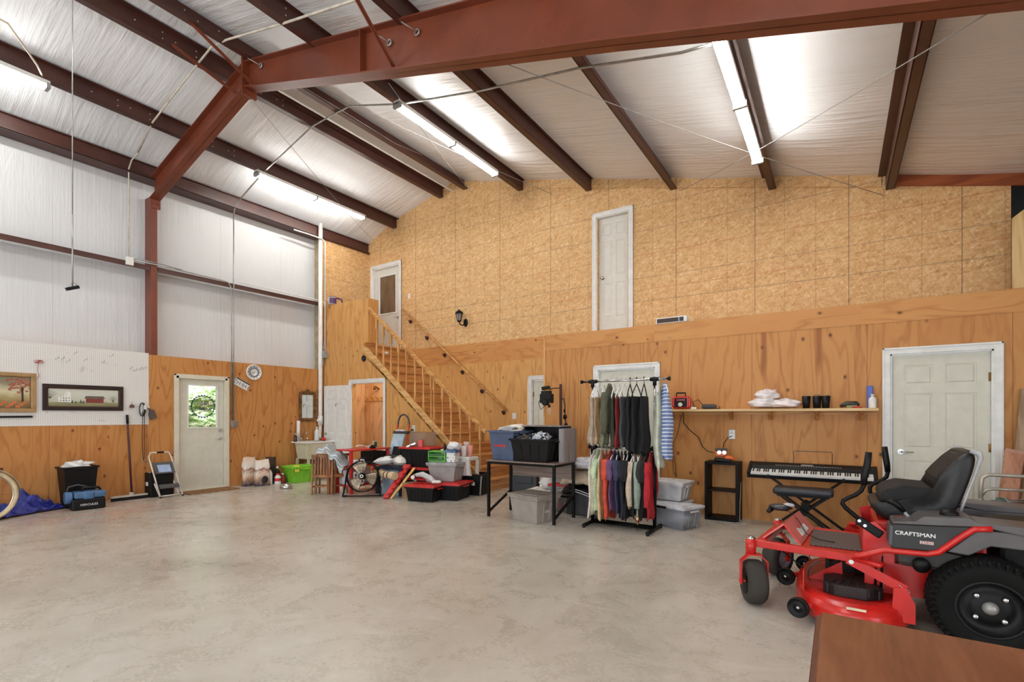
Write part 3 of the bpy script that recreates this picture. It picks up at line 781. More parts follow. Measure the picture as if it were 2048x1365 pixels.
# ---------------------------------------------------------------- stair with turned balusters
st = wthing('staircase', 'pine staircase climbing left along the far wall to the landing', 'staircase', (SX1-.2, YE+.6, 0))
NR = 14; rise = ZF/NR; run = (-5.20-SX0)/13
MB().prism([(-8.27, 2.72), (-5.20, .15), (-5.20, .0), (-5.10, .0), (-5.10, .19), (-8.13, 2.745), (-8.27, 2.80)], YE-.045, YE-.003, 'y').build('stringer', timber('pine_stringer', (222, 180, 120), (214, 168, 106), (186, 138, 82), 'x'), st, bevel=.004)
for k in range(NR):
    xr = -5.20-k*run
    if k < NR-1: MB().b2((xr-run-.01, YE+.005, (k+1)*rise-.035), (xr+.03, YF-.01, (k+1)*rise)).build('tread', M['tread'], st, bevel=.008)
    MB().b2((xr-.02, YE+.01, k*rise), (xr, YF-.01, (k+1)*rise-.036)).build('riser', M['tread'], st)
MB().b2((SX0-.02, YE+.1, ZF-.04), (SX0+.03, YF-.01, ZF+.004)).build('landing_nosing', M['tread'], st, bevel=.006)
MB().prism([(-5.20, 0), (-5.02, 0), (-5.10, .17), (-5.20, .2)], YE-.0, YE+.06, 'y').build('foot_block', M['pine'], st)
rl = wthing('stair_railing', 'pine stair railing with turned balusters on the open side', 'railing', (-6.6, YE+.03, 1.2))
MB().bar((-8.17, YE+.03, 3.60), (-5.13, YE+.03, 1.08), .065, .045).bar((-8.17, YE+.03, 3.56), (-5.15, YE+.03, 1.045), .035, .04).build('handrail', M['pine'], rl, bevel=.010)
bx = [-7.92, -7.72, -7.50, -7.29, -7.07, -6.84, -6.62, -6.42, -6.35, -6.14, -5.93, -5.71, -5.49, -5.27]
bprof = [(.0, 0), (.019, 0), (.019, .24), (.013, .25), (.021, .265), (.013, .28), (.017, .30), (.022, .36), (.017, .44), (.012, .56), (.014, .585), (.019, .60), (.011, .615), (.012, .72), (.018, .735), (.011, .75), (.019, .76), (.019, .98), (.0, .98)]
for x in bx:
    zb = 2.80-(x+8.27)*.837-.12; zt = 3.60-(x+8.17)*.829-.04
    k = (zt-zb)/.98
    b = MB(); m = Matrix.Translation((x, YE+.03, zb))
    b.box((x, YE+.03, zb+.12*k), (.04, .04, .24*k)); b.box((x, YE+.03, zb+.87*k), (.038, .038, .22*k))
    b.lathe([(r, z*k) for r, z in bprof], 12, m)
    b.build('baluster', M['pine_z'], rl)
hr = wthing('wall_handrail', 'round pine handrail on the far wall above the stair', 'handrail', (-7, YF, 2.6))
MB().tube([(-8.40, YF-.075, 3.79), (-5.52, YF-.075, 1.445)], .022, 12).build('rail', M['pine'], hr)
for x, z in ((-8.22, 3.57), (-7.71, 3.15), (-7.19, 2.73), (-6.69, 2.33), (-6.17, 1.91), (-5.63, 1.47)):
    MB().ball((x, YF-.01, z-.06), (.045, .018, .045), 12).tube([(x, YF-.01, z-.07), (x, YF-.05, z-.075), (x, YF-.075, z-.03)], .012, 8).build('bracket', col((70, 36, 26), .4, .4, name='bronze_bracket'), hr)
# small wall fixtures round the stair
def plate(name, label, cat, x, y, z, n, w=.072, h=.115, kind='switch', mat=None):
    t = bpy.data.objects.new(name, None); COL.objects.link(t); t.location = (x, y, z)
    ang = {'y': 0, 'x': PI/2}[n]; t.rotation_euler = (0, 0, ang); tag(t, label, cat)
    MB().b2((-w/2, -.007, -h/2), (w/2, 0, h/2)).build('cover_plate', mat or M['white'], t, bevel=.003)
    if kind == 'switch': MB().box((0, -.012, .0), (.012, .014, .026), (R(20), 0, 0)).build('toggle', M['white'], t)
    else:
        for dz in (-.024, .024): MB().box((0, -.008, dz), (.034, .006, .03)).build('socket', col((214, 210, 200), .4), t)
    return t
plate('light_switch', 'small cream light switch on the board wall right of the landing door', 'light switch', -8.27, YF-.002, 4.11, 'y')
plate('light_switch', 'double cream light switch at the foot of the wall handrail', 'light switch', -5.38, YF-.002, 1.34, 'y', w=.09, h=.12)
plate('power_outlet', 'small white outlet low between the handrail and the cream door', 'outlet', -5.05, YF-.002, 1.05, 'y', kind='o', w=.05, h=.09)
tag(MB().b2((-5.42, YF-.02, .93), (-5.37, YF-.002, 1.10)).build('junction_plate', col((58, 30, 24), .5)), 'dark brown plate below the double light switch', 'wall plate')
plate('power_outlet', 'white outlet with black plug on the plywood below the stair', 'outlet', -6.84, YE-.047+.045, 1.10, 'y', kind='o', w=.08, h=.12)
tag(MB().tube([(-6.86, YE-.02, 1.08), (-6.89, YE-.06, 1.05), (-6.99, YE-.07, 1.0), (-7.10, YE-.08, .80), (-7.28, YE-.1, .62), (-7.4, YE-.2, .52)], .006, 6).box((-6.85, YE-.025, 1.075), (.03, .04, .03)).build('outlet_cable', M['black']), 'black cord plugged in below the stair', 'cord')
t = wthing('vent_port', 'round black vent port high on the plywood above the washroom door', 'vent', (-8.27, YE, 2.54))
MB().lathe([(.0, -.0), (.05, 0), (.062, .006), (.062, .02), (.045, .022), (.04, .008), (0, .006)], 24, M4((-8.27, YE, 2.54), (PI/2, 0, 0))).build('ring', M['black'], t)
MB().ball((-8.265, YE-.02, 2.535), (.022, .012, .022), 12).build('plug', M['dgrey'], t)
# sconce
t = thing('wall_lantern', 'black coach lantern on the board wall above the stair', 'wall lamp', (-6.66, YF, 3.38))
MB().lathe([(0, 0), (.055, 0), (.05, .02), (0, .03)], 20, M4((.05, 0, -.06), (PI/2, 0, 0)) @ Matrix.Diagonal((1, 1.6, 1, 1))).tube([(.05, -.02, -.08), (.03, -.1, -.13), (.0, -.14, -.10), (-.02, -.14, -.05)], .012, 8).build('bracket_arm', M['blackm'], t)
b = MB()
for q in range(6):
    a = q*PI/3; b.bar((-.02+.045*math.cos(a), -.14+.045*math.sin(a), -.04), (-.02+.07*math.cos(a), -.14+.07*math.sin(a), .12), .008, .008)
b.lathe([(0, -.06), (.03, -.055), (.05, -.04), (.05, -.03)], 6, Matrix.Translation((-.02, -.14, 0)))
b.build('cage', M['blackm'], t)
MB().lathe([(.085, .115), (.088, .125), (.06, .165), (.02, .185), (.018, .20), (0, .215)], 12, Matrix.Translation((-.02, -.14, 0))).build('cap', M['blackm'], t)
MB().lathe([(.042, -.035), (.064, .115)], 6, Matrix.Translation((-.02, -.14, 0))).build('lantern_glass', glassm((200, 205, 205), .3, .6), t)
# paint can and crowbar on the guard wall top
ZG = ZF+.93
t = wthing('paint_can', 'white paint can with purple label on the landing guard wall', 'paint can', (-9.40, YE+.06, ZG))
MB().lathe([(0, 0), (.085, 0), (.085, .19), (.078, .19), (.074, .18), (0, .18)], 24, Matrix.Translation((-9.40, YE+.065, ZG))).build('can', M['chrome'], t)
MB().lathe([(.0865, .02), (.0865, .17)], 24, Matrix.Translation((-9.40, YE+.065, ZG))).build('label', col((206, 202, 210), .5), t)
MB().lathe([(.0872, .03), (.0872, .155)], 8, Matrix.Translation((-9.37, YE+.055, ZG)) @ Matrix.Diagonal((.75, 1, 1, 1))).build('label_band', col((92, 62, 104), .5), t)
tag(MB().tube([(-9.28, YE+.06, ZG+.14), (-9.20, YE+.06, ZG+.13), (-9.08, YE+.06, ZG+.08), (-9.05, YE+.06, ZG+.013)], [.010, .02, .02, .014], 8).build('hose_nozzle', col((78, 44, 84), .5)), 'dark purple hose nozzle on the landing guard wall', 'nozzle')
# heater on the partition ledge
t = wthing('space_heater', 'white slim heater lying on the partition ledge', 'heater', (-1.97, YN+.1, ZL))
MB().b2((-2.19, YN-.02, ZL+.0), (-1.76, YN+.14, ZL+.085)).build('body', M['white'], t, bevel=.012)
MB().b2((-2.17, YN-.024, ZL+.012), (-1.87, YN-.018, ZL+.07)).build('grille', col((58, 34, 26), .5), t)
MB().b2((-1.86, YN-.024, ZL+.012), (-1.80, YN-.018, ZL+.07)).build('control_panel', col((30, 34, 52), .3), t)
# ---------------------------------------------------------------- left wall: pegboard and what hangs there
X0 = XL+.006
g = G('pegboard_white')
hx = ((g.y/.0254).fr()-.5); hz = ((g.z/.0254).fr()-.5)
d = (hx*hx+hz*hz).m('SQRT')
sc = g.noise(g.vec(g.y*9, g.z*9, 0), 1.0, 3.0).step(.62, .72)*g.noise(g.vec(g.y*1.3, g.z*2.0, 3), 1.0, 1.0).step(.5, .6)
g.out(g.mix(1.0-d.step(.10, .17), g.mix(sc*.35, (226, 224, 220), (150, 140, 134)), (110, 104, 100)), .5)
t = tag(MB().b2((XL, -1.0, 1.20), (X0, 3.595, 2.395)).build('pegboard', g.m), 'white pegboard sheet covering the left wall above the plywood', 'pegboard')
def on_left(y, z, dx=0.0): return Vector((X0+dx, y, z))
def frame_pic(name, label, y0, y1, z0, z1, w, fm, inner, th=.03, tilt=0.0):
    t = wthing(name, label, 'picture', (X0, (y0+y1)/2, z0))
    b = MB()
    for a, c in (((y0, z0), (y1, z0+w)), ((y0, z1-w), (y1, z1)), ((y0, z0+w), (y0+w, z1-w)), ((y1-w, z0+w), (y1, z1-w))):
        b.b2((X0, a[0], a[1]), (X0+th, c[0], c[1]))
    b.build('frame', fm, t, bevel=.006)
    b = MB(); q = w+.0
    for a, c in (((y0+q, z0+q), (y1-q, z0+q+.012)), ((y0+q, z1-q-.012), (y1-q, z1-q)), ((y0+q, z0+q), (y0+q+.012, z1-q)), ((y1-q-.012, z0+q), (y1-q, z1-q))):
        b.b2((X0, a[0], a[1]), (X0+th*.6, c[0], c[1]))
    b.build('inner_bead', inner, t)
    return t
# autumn picture
t = frame_pic('framed_picture', 'gilt-framed autumn painting with a red tree and pumpkins', 1.60, 2.195, 1.395, 1.955, .055, col((166, 134, 92), .4, .3, name='gilt_frame'), col((120, 88, 52), .4))
def quad(b, y0, y1, z0, z1, dx): b.b2((X0+dx, y0, z0), (X0+dx+.001, y1, z1)); return b
g = G('autumn_canvas'); n = g.noise(g.vec(g.y*6, g.z*9, 0), 1.0, 4.0)
g.out(g.ramp((g.z-1.45)*2.2+n*.35-.1, [(.05, (92, 74, 44)), (.3, (142, 116, 72)), (.45, (176, 160, 116)), (.6, (206, 196, 160)), (.9, (132, 124, 100))]), .5)
quad(MB(), 1.65, 2.14, 1.45, 1.90, .010).build('canvas', g.m, t)
g = G('autumn_leaves'); n = g.noise(g.vec(g.y*40, g.z*40, 0), 1.0, 4.0)
g.out(g.ramp(n, [(.3, (112, 60, 44)), (.5, (158, 92, 70)), (.7, (190, 134, 106))]), .6)
b = MB(); rr = random.Random(4)
for i in range(60):
    a = rr.random()*2*PI; q = rr.random()**.5; y = 2.03+q*.16*math.cos(a); z = 1.78+q*.11*math.sin(a)
    if y < 2.135 and z < 1.895: b.ball((X0+.012, y, z), (.001, .02, .014), 8)
b.build('painted_leaves', g.m, t)
MB().bar((X0+.0125, 2.055, 1.54), (X0+.0125, 2.05, 1.75), .001, .022, (0, 1, 0)).build('painted_trunk', col((60, 40, 28), .6), t)
for i in range(9): MB().ball((X0+.0125, 1.80+.034*i, 1.475+.03*(i % 3)), (.001, .026, .019), 10).build('painted_pumpkin', col((190, 104, 62), .6), t)
# farm picture
fm = col((40, 28, 26), .35, name='dark_frame')
t = frame_pic('framed_picture', 'long dark-framed picture of a white house and a red barn', 2.26, 3.235, 1.425, 1.815, .055, fm, col((84, 54, 40), .4))
g = G('farm_canvas'); n = g.noise(g.vec(g.y*8, g.z*14, 0), 1.0, 4.0)
g.out(g.ramp((g.z-1.48)*3.4+n*.25-.08, [(.05, (120, 116, 84)), (.28, (146, 144, 106)), (.34, (190, 192, 172)), (.8, (206, 208, 196))]), .5)
quad(MB(), 2.31, 3.18, 1.48, 1.76, .010).build('canvas', g.m, t)
MB().b2((X0+.0115, 2.44, 1.55), (X0+.0125, 2.58, 1.63)).b2((X0+.0115, 2.50, 1.63), (X0+.0125, 2.58, 1.69)).prism([(2.49, 1.69), (2.59, 1.69), (2.54, 1.725)], X0+.0115, X0+.0125, 'x').build('painted_house', col((226, 226, 218), .6), t)
b = MB()
for i in range(4):
    for j in range(2): b.b2((X0+.0127, 2.46+i*.032, 1.567+j*.035), (X0+.0132, 2.472+i*.032, 1.585+j*.035))
b.build('painted_windows', col((90, 92, 90), .6), t)
MB().b2((X0+.0115, 2.76, 1.545), (X0+.0125, 2.98, 1.61)).build('painted_barn', col((124, 56, 46), .6), t)
MB().prism([(2.74, 1.61), (3.00, 1.61), (2.98, 1.65), (2.76, 1.65)], X0+.0115, X0+.0125, 'x').build('painted_barn_roof', col((98, 88, 82), .6), t)
b = MB()
for y, h in ((2.60, .05), (2.64, .035), (2.70, .06), (2.73, .045)): b.prism([(y-.014, 1.54), (y+.014, 1.54), (y, 1.54+h)], X0+.0118, X0+.0128, 'x')
for i in range(7):
    a = -.9+i*.3; b.bar((X0+.0122, 2.345, 1.60), (X0+.0122, 2.345+.10*math.sin(a), 1.60+.13*math.cos(a)), .001, .004, (0, 1, 0))
for i in range(6):
    a = -.9+i*.36; b.bar((X0+.0122, 3.10, 1.56), (X0+.0122, 3.10+.06*math.sin(a), 1.56+.10*math.cos(a)), .001, .003, (0, 1, 0))
b.build('painted_trees', col((70, 76, 60), .6), t)
# tools on the pegboard
tag(MB().bar((X0+.02, 1.2, 1.325), (X0+.02, 2.155, 1.335), .02, .028).bar((X0+.034, 1.3, 1.325), (X0+.034, 1.75, 1.33), .008, .014).build('fishing_rod_case', M['black']), 'black rod held level below the autumn painting', 'rod')
t = wthing('hanging_bell', 'small dark bell on a pegboard hook', 'bell', (X0, 3.345, 1.50))
MB().lathe([(0, .03), (.02, .03), (.034, .0), (.036, -.02), (0, -.02)], 12, Matrix.Translation((X0+.035, 3.345, 1.50))).build('bell_body', col((96, 54, 46), .4, .3), t)
MB().tube([(X0, 3.345, 1.575), (X0+.03, 3.345, 1.57), (X0+.034, 3.345, 1.53)], .003, 6).build('wire_hook', M['zinc'], t)
t = wthing('coiled_cable', 'coiled black and white cable hanging by the pegboard edge', 'cable', (X0, 3.50, 1.49))
b = MB()
for k in range(5): b.tube([(X0+.02+.006*k, 3.49+.035*math.sin(a)*(1+.06*k), 1.45+.11*math.cos(a)) for a in [i*2*PI/20 for i in range(20)]], .006, 6, closed=True)
b.build('coil', M['black'], t)
MB().box((X0+.04, 3.53, 1.49), (.03, .03, .08)).box((X0+.03, 3.475, 1.45), (.02, .015, .10)).build('strain_grip', M['white'], t)
t = wthing('jump_cord', 'thin cord hanging in a loop from the pegboard almost to the floor', 'cord', (X0, 3.51, 1.40))
MB().tube([(X0+.03, 3.500, 1.42), (X0+.02, 3.492, 1.0), (X0+.02, 3.505, .68), (X0+.02, 3.515, .60), (X0+.02, 3.525, .66), (X0+.02, 3.527, 1.0), (X0+.03, 3.522, 1.42)], .005, 6).build('cord_loop', col((52, 30, 26), .6), t)
MB().tube([(X0+.02, 3.53, .62), (X0+.02, 3.545, .57)], .006, 6).ball((X0+.02, 3.50, .60), (.008, .008, .02), 8).build('clip', M['zinc'], t)
t = wthing('hand_brush', 'dark dust brush with white clip on the pegboard edge', 'brush', (X0, 3.61, 1.42))
MB().tube([(X0+.02, 3.575, 1.48), (X0+.02, 3.60, 1.44)], .010, 8).prism([(3.60, 1.46), (3.66, 1.44), (3.70, 1.31), (3.61, 1.28), (3.585, 1.36)], X0+.005, X0+.04, 'x').build('bristles', col((88, 74, 70), .9), t)
MB().box((X0+.02, 3.575, 1.50), (.02, .03, .05), (R(30), 0, 0)).build('clip', M['white'], t)
for i, (y, z, a) in enumerate([(2.43, 2.20, .2), (2.50, 2.20, -.2), (2.55, 2.17, .3), (2.64, 2.30, 0), (2.76, 2.21, .2), (2.98, 2.19, -.1), (3.08, 2.30, .2), (3.35, 2.13, 0), (3.40, 2.10, .3), (3.48, 2.13, 0), (3.53, 2.14, .2)]):
    lb = ['first empty wire hook from the left in the middle hook row', 'second empty wire hook in the middle row', 'third empty wire hook in the middle row', 'empty wire hook highest left of centre', 'lone empty wire hook below the highest left one', 'lone empty wire hook right of centre', 'highest empty wire hook at right', 'leftmost of the four hooks by the column', 'second of the four hooks by the column', 'third of the four hooks by the column', 'rightmost of the four hooks by the column'][i]
    o = tag(MB().tube([(X0, y, z), (X0+.045, y+.02*a, z), (X0+.055, y+.03*a, z+.02), (X0+.055, y+.03*a, z+.03)], .0035, 6).b2((X0, y-.02, z-.03), (X0+.002, y-.014, z)).build('pegboard_hook', M['zinc']), lb+' on the pegboard', 'hook', 'empty pegboard hooks')
b = MB(); rr = random.Random(9)
for i in range(5): b.tube([(X0+.01+.004*i, 2.20+.03*math.sin(a+i)+.012*i, 2.13+.022*math.cos(a)) for a in [k*PI/5 for k in range(10)]], .003, 5, closed=True)
b.tube([(X0+.012, 2.22, 2.11), (X0+.012, 2.21, 2.0), (X0+.015, 2.23, 1.92), (X0+.015, 2.20, 1.88)], .003, 5)
tag(b.build('red_string', col((176, 96, 90), .8)), 'tangled red string hanging left of the farm picture', 'string')
# broom / floor squeegee
t = wthing('floor_squeegee', 'long floor squeegee leaning on the left wall', 'squeegee', (XL+.2, 3.28, 0))
MB().tube([(X0+.02, 3.285, 1.36), (XL+.155, 3.305, .09)], .0155, 10).build('handle', col((70, 30, 34), .4), t)
MB().tube([(X0+.02, 3.285, 1.36), (X0+.035, 3.287, 1.22)], .019, 10).build('grip', M['black'], t)
MB().b2((XL+.12, 3.02, .035), (XL+.19, 3.52, .075)).box((XL+.155, 3.30, .09), (.03, .06, .05)).build('head', col((200, 196, 186), .4, .3), t, bevel=.006)
MB().b2((XL+.18, 3.02, .0), (XL+.197, 3.52, .05)).build('rubber_blade', M['black'], t)
tag(MB().tube([(XL+.10+.05*math.sin(i*.7), 3.42+.03*i, .012+.02*max(0, math.sin(i*.5))) for i in range(12)], .007, 6).build('extension_cord', col((206, 200, 190), .5)), 'white cord curled on the floor behind the squeegee', 'cord')
# clock
t = wthing('wall_clock', 'round white wall clock near the conduit', 'clock', (XL, 5.38, 2.21))
m = M4((XL, 5.38, 2.205), (0, PI/2, 0))
MB().lathe([(0, 0), (.15, 0), (.155, .02), (.15, .035), (.135, .035), (.13, .02), (0, .02)], 40, m).build('case', M['white'], t)
MB().lathe([(.07, .022), (.07, .023), (.10, .023), (.10, .022)], 40, m).build('dial_band', col((120, 128, 138), .5), t)
b = MB()
for k in range(12):
    a = k*PI/6; b.box((XL+.024, 5.38+.115*math.sin(a), 2.205+.115*math.cos(a)), (.002, .012 if k % 3 else .02, .016))
b.build('numerals', M['dgrey'], t)
MB().bar((XL+.027, 5.34, 2.185), (XL+.027, 5.43, 2.225), .003, .006, (1, 0, 0)).bar((XL+.026, 5.38, 2.205), (XL+.026, 5.33, 2.19), .003, .008, (1, 0, 0)).build('clock_hand', M['dgrey'], t)
# licence plate hanging crooked
t = wthing('license_plate', 'white license plate hanging crooked below the clock', 'license plate', (XL, 5.15, 1.96))
mm = Matrix.Translation((XL, 5.145, 1.965)) @ Matrix.Rotation(R(-27), 4, 'X')
MB().b2((.004, -.15, -.075), (.008, .15, .075)).build('plate', M['white'], t, bevel=.002).data.transform(mm)
MB().b2((.008, -.145, .045), (.010, .145, .072)).build('top_band', col((70, 64, 62), .5), t).data.transform(mm)
text('plate_number', 'ZH·841', .105, col((74, 92, 122), .5), mm @ face_m((.0085, 0, -.015), (1, 0, 0)), t, .0008)
# conduit drops to a box right of the door
t = wthing('electrical_conduit', 'pair of grey conduits dropping to a box right of the left door', 'conduit', (XL, 5.0, 1.2))
MB().tube([(XL+.02, 4.985, 5.16), (XL+.02, 4.985, 1.25)], .011, 8).build('pipe', M['zinc'], t)
MB().tube([(XL+.02, 3.36, 3.905), (XL+.02, 4.80, 3.885), (XL+.02, 4.88, 3.87), (XL+.02, 4.93, 3.80), (XL+.02, 4.94, 3.70), (XL+.02, 4.955, 1.25)], .011, 8).build('pipe', M['zinc'], t)
MB().tube([(XL+.02, 3.36, 3.935), (XL+.02, 3.8, 3.93), (XL+.02, 4.1, 3.91)], .009, 8).build('pipe', M['zinc'], t)
MB().b2((XL, 4.94, 1.12), (XL+.045, 5.055, 1.25)).build('box', M['grey'], t, bevel=.005)
MB().b2((XL+.045, 4.95, 1.135), (XL+.052, 5.045, 1.235)).box((XL+.056, 5.0, 1.185), (.006, .03, .03)).build('cover_plate', M['zinc'], t)
t = wthing('junction_box', 'white junction box on the girt with a conduit rising to the roof', 'junction box', (XL, 3.31, 3.88))
MB().b2((XL-.002, 3.27, 3.80), (XL+.05, 3.37, 3.93)).build('box', M['white'], t, bevel=.006)
MB().tube([(XL+.02, 3.31, 3.93), (XL+.02, 3.31, 5.36), (XL+.08, 3.33, 5.50), (XL+.25, 3.36, 5.58)], .011, 8).build('pipe', col((196, 188, 170), .5), t)
# big white vent pipe and companion pipe in the corner
t = wthing('vent_pipe', 'tall white plumbing vent pipe in the corner by the sink', 'pipe', (XL+.08, 6.86, .8))
MB().tube([(XL+.06, 6.855, 5.62), (XL+.06, 6.855, 1.32), (XL+.06, 6.855, 1.20)], .045, 16).build('pipe', M['pvc'], t)
MB().tube([(XL+.06, 6.855, 1.34), (XL+.06, 6.855, 1.14)], .056, 16).tube([(XL+.06, 6.86, 1.22), (XL+.08, 6.78, 1.25)], .035, 12).build('coupling', M['pvc'], t)
MB().tube([(XL+.06, 6.855, 1.16), (XL+.07, 6.84, 1.02), (XL+.10, 6.80, .92), (XL+.14, 6.78, .86)], .038, 12).build('trap', M['pvc'], t)
t = wthing('electrical_conduit', 'white conduit bending down the corner beside the vent pipe', 'conduit', (XL+.03, 6.92, 3))
MB().tube([(XL+.08, 6.2, 5.27), (XL+.10, 6.5, 5.27), (XL+.125, 6.84, 5.26), (XL+.125, 6.925, 5.20), (XL+.125, 6.925, 2.9)], .016, 8).build('pipe', M['pvc'], t)
MB().tube([(XL+.03, 5.1, 3.93), (XL+.03, 6.80, 3.91), (XL+.13, 6.92, 3.86), (XL+.13, 6.93, 3.7), (XL+.12, 6.93, 2.72)], .011, 8).build('pipe', M['pvc'], t)
t = wthing('gas_meter_box', 'small grey valve box on the plywood above the sink corner', 'valve box', (XL+.15, 6.9, 2.7))
MB().b2((XL+.06, 6.86, 2.62), (XL+.20, 6.945, 2.78)).cyl((XL+.10, 6.88, 2.60), (XL+.10, 6.88, 2.45), .025, n=12).build('box', M['grey'], t, bevel=.008)
MB().tube([(XL+.10, 6.90, 2.78), (XL+.09, 6.93, 3.0)], .012, 8).build('pipe', M['zinc'], t)
tag(MB().tube([(XL+.27, YE-.01, 1.62), (XL+.35, YE-.05, 1.62), (XL+.60, YE-.05, 1.62), (XL+.62, YE-.01, 1.62)], .007, 6).build('towel_bar', M['brass']), 'thin brass towel bar between the vent pipe and the open door', 'towel bar')
# mirror with carved frame
t = wthing('wall_mirror', 'carved dark gold mirror above the utility sink', 'mirror', (XL, 6.56, 1.5))
y0, y1, z0, z1 = 6.42, 6.70, 1.29, 1.80
b = MB(); rr = random.Random(5)
for (a, c, w) in (((y0-.05, z0-.05), (y1+.05, z0), 0), ((y0-.05, z1), (y1+.05, z1+.05), 0), ((y0-.06, z0), (y0, z1), 0), ((y1, z0), (y1+.06, z1), 0)):
    b.b2((XL+.005, a[0], a[1]), (XL+.03, c[0], c[1]))
def curl(cy_, cz_, r, s):
    b.tube([(XL+.035, cy_+r*(1-k/14)*math.cos(s*k*.55), cz_+r*(1-k/14)*math.sin(s*k*.55)) for k in range(12)], .009, 6)
for i in range(9):
    z = z0+.02+(z1-z0-.04)*i/8
    curl(y0-.05, z, .030, 1 if i % 2 else -1); curl(y1+.05, z, .030, -1 if i % 2 else 1)
for i in range(5):
    y = y0+(y1-y0)*i/4
    curl(y, z0-.045, .030, 1 if i % 2 else -1); curl(y, z1+.045+.03*math.sin(PI*i/4), .034, -1 if i % 2 else 1)
curl(6.56, z1+.095, .03, 1); curl(6.53, z1+.085, .028, -1)
b.build('frame', col((116, 84, 52), .4, .5, name='carved_bronze', var=.2), t)
MB().b2((XL+.005, y0-.008, z0-.008), (XL+.024, y0+.008, z1+.008)).b2((XL+.005, y1-.008, z0-.008), (XL+.024, y1+.008, z1+.008)).b2((XL+.005, y0, z0-.008), (XL+.024, y1, z0+.008)).b2((XL+.005, y0, z1-.008), (XL+.024, y1, z1+.008)).build('gilt_edge', col((176, 142, 84), .35, .5), t)
MB().b2((XL+.005, y0, z0), (XL+.018, y1, z1)).build('mirror_glass', col((225, 228, 226), .03, 1.0, var=0.0), t)
# chain with handle hanging from the roof, and cable runs under the roof
t = wthing('pull_chain', 'long pull chain with a dark handle hanging in front of the left wall', 'pull chain', (-6.2, 1.9, 3.0))
pc = onX(145, 575, -6.2)
MB().tube([(pc.x, pc.y, zroof(-6.2)), (pc.x, pc.y, 3.2)], .005, 6).tube([(pc.x, pc.y, pc.z), (pc.x, pc.y, 3.3)], .0065, 6).build('chain', M['zinc'], t)
MB().bar((pc.x, pc.y-.05, pc.z-.03), (pc.x, pc.y+.05, pc.z+.015), .03, .03).build('handle', M['black'], t, bevel=.004)
MB().tube([(pc.x, pc.y-.04, pc.z-.02), (pc.x, pc.y, pc.z+.06), (pc.x, pc.y+.04, pc.z+.02)], .004, 6).build('bail', M['zinc'], t)
# ---------------------------------------------------------------- conduits and rods under the roof
def under(x, d=.0): return zroof(x)-.20-d
t = tag(MB().tube([(-8.0, .9, under(-8)-.02), (-8.1, 1.6, under(-8.1)+.0), (-8.3, 1.9, 5.70), (-8.62, 2.02, 5.76)], .011, 8).build('electrical_conduit', col((206, 196, 176), .5)), 'cream conduit dropping to the strip light at the left picture edge', 'conduit')
pts = []
for u, v, x in ((262, 322, -9.45), (330, 230, -8.9), (440, 118, -8.2), (452, 106, -8.1)): pass
CY2 = 3.28
tag(MB().tube([(-9.42, 3.36, 5.36+.24), (-8.69, CY2, under(-8.69)+.02), (-7.3, CY2, under(-7.25)-.015), (-6.9, CY2, under(-6.9)-.01), (-6.5, CY2, under(-6.65)-.015), (-5.18, CY2-.02, under(-5.18)-.015), (-3.72, CY2-.03, under(-3.72)-.015), (-2.3, CY2-.04, under(-2.3)-.015)], .013, 8).build('electrical_conduit', col((206, 198, 182), .5)), 'cream conduit run under the purlins in front of the deep rafter', 'conduit')
tag(MB().tube([(XL+.02, 4.985, 5.16), (XL+.04, 5.0, 5.33), (XL+.2, 5.02, 5.46), (-8.69, 5.02, under(-8.69)-.02), (-7.25, 5.02, under(-7.25)-.015), (-6.70, 5.02, under(-6.65)-.015), (-6.3, 5.02, under(-6.65)-.02), (-5.18, 5.0, under(-5.18)-.02), (-3.72, 4.95, under(-3.72)-.015), (-2.3, 4.80, under(-2.3)-.015), (-1.2, 4.62, 4.66), (-.93, 4.58, 4.60)], .013, 8).build('electrical_conduit', M['zinc']), 'grey conduit linking the three lit rows behind the deep rafter', 'conduit')
def rod(a, b, label):
    a, b = Vector(a), Vector(b); k = 12
    tag(MB().tube([a.lerp(b, i/k)-Vector((0, 0, .05*math.sin(PI*i/k))) for i in range(k+1)], .004, 6).build('brace_rod', M['grey']), label, 'brace rod', 'roof brace rods')
rod((-6.82, 3.80, 5.74), (-9.3, 8.2, 5.48), 'brace rod from the ridge joint down to the corner over the landing')
rod((-4.12, 3.8, 5.0), (-6.4, 8.2, 6.02), 'brace rod crossing above the middle strip lights')
rod((-2.7, 3.8, 4.70), (.5, 8.22, 4.28), 'brace rod running to the right end of the upper wall')
rod((.73, 3.75, 3.60), (-2.15, 8.22, 5.0), 'brace rod crossing the right strip lights')
rod((-6.0, 3.8, 5.85), (-4.5, 8.22, 5.52), 'brace rod ending above the middle of the upper wall')
tag(MB().tube([(-6.6, 3.8, 6.20), (-6.45, 5.0, 6.1), (-6.35, 6.0, 6.02), (-6.2, 6.5, 6.0)], .004, 5).build('loose_wire', M['zinc']), 'loose thin wire lying along the ridge purlin', 'wire')
b = MB(); b.b2((-6.98, 3.8, 6.19), (-6.94, YF-.02, 6.20))
tag(b.build('ridge_strip', M['white']), 'bright white strip under the ridge between the two centre purlins', 'trim strip')
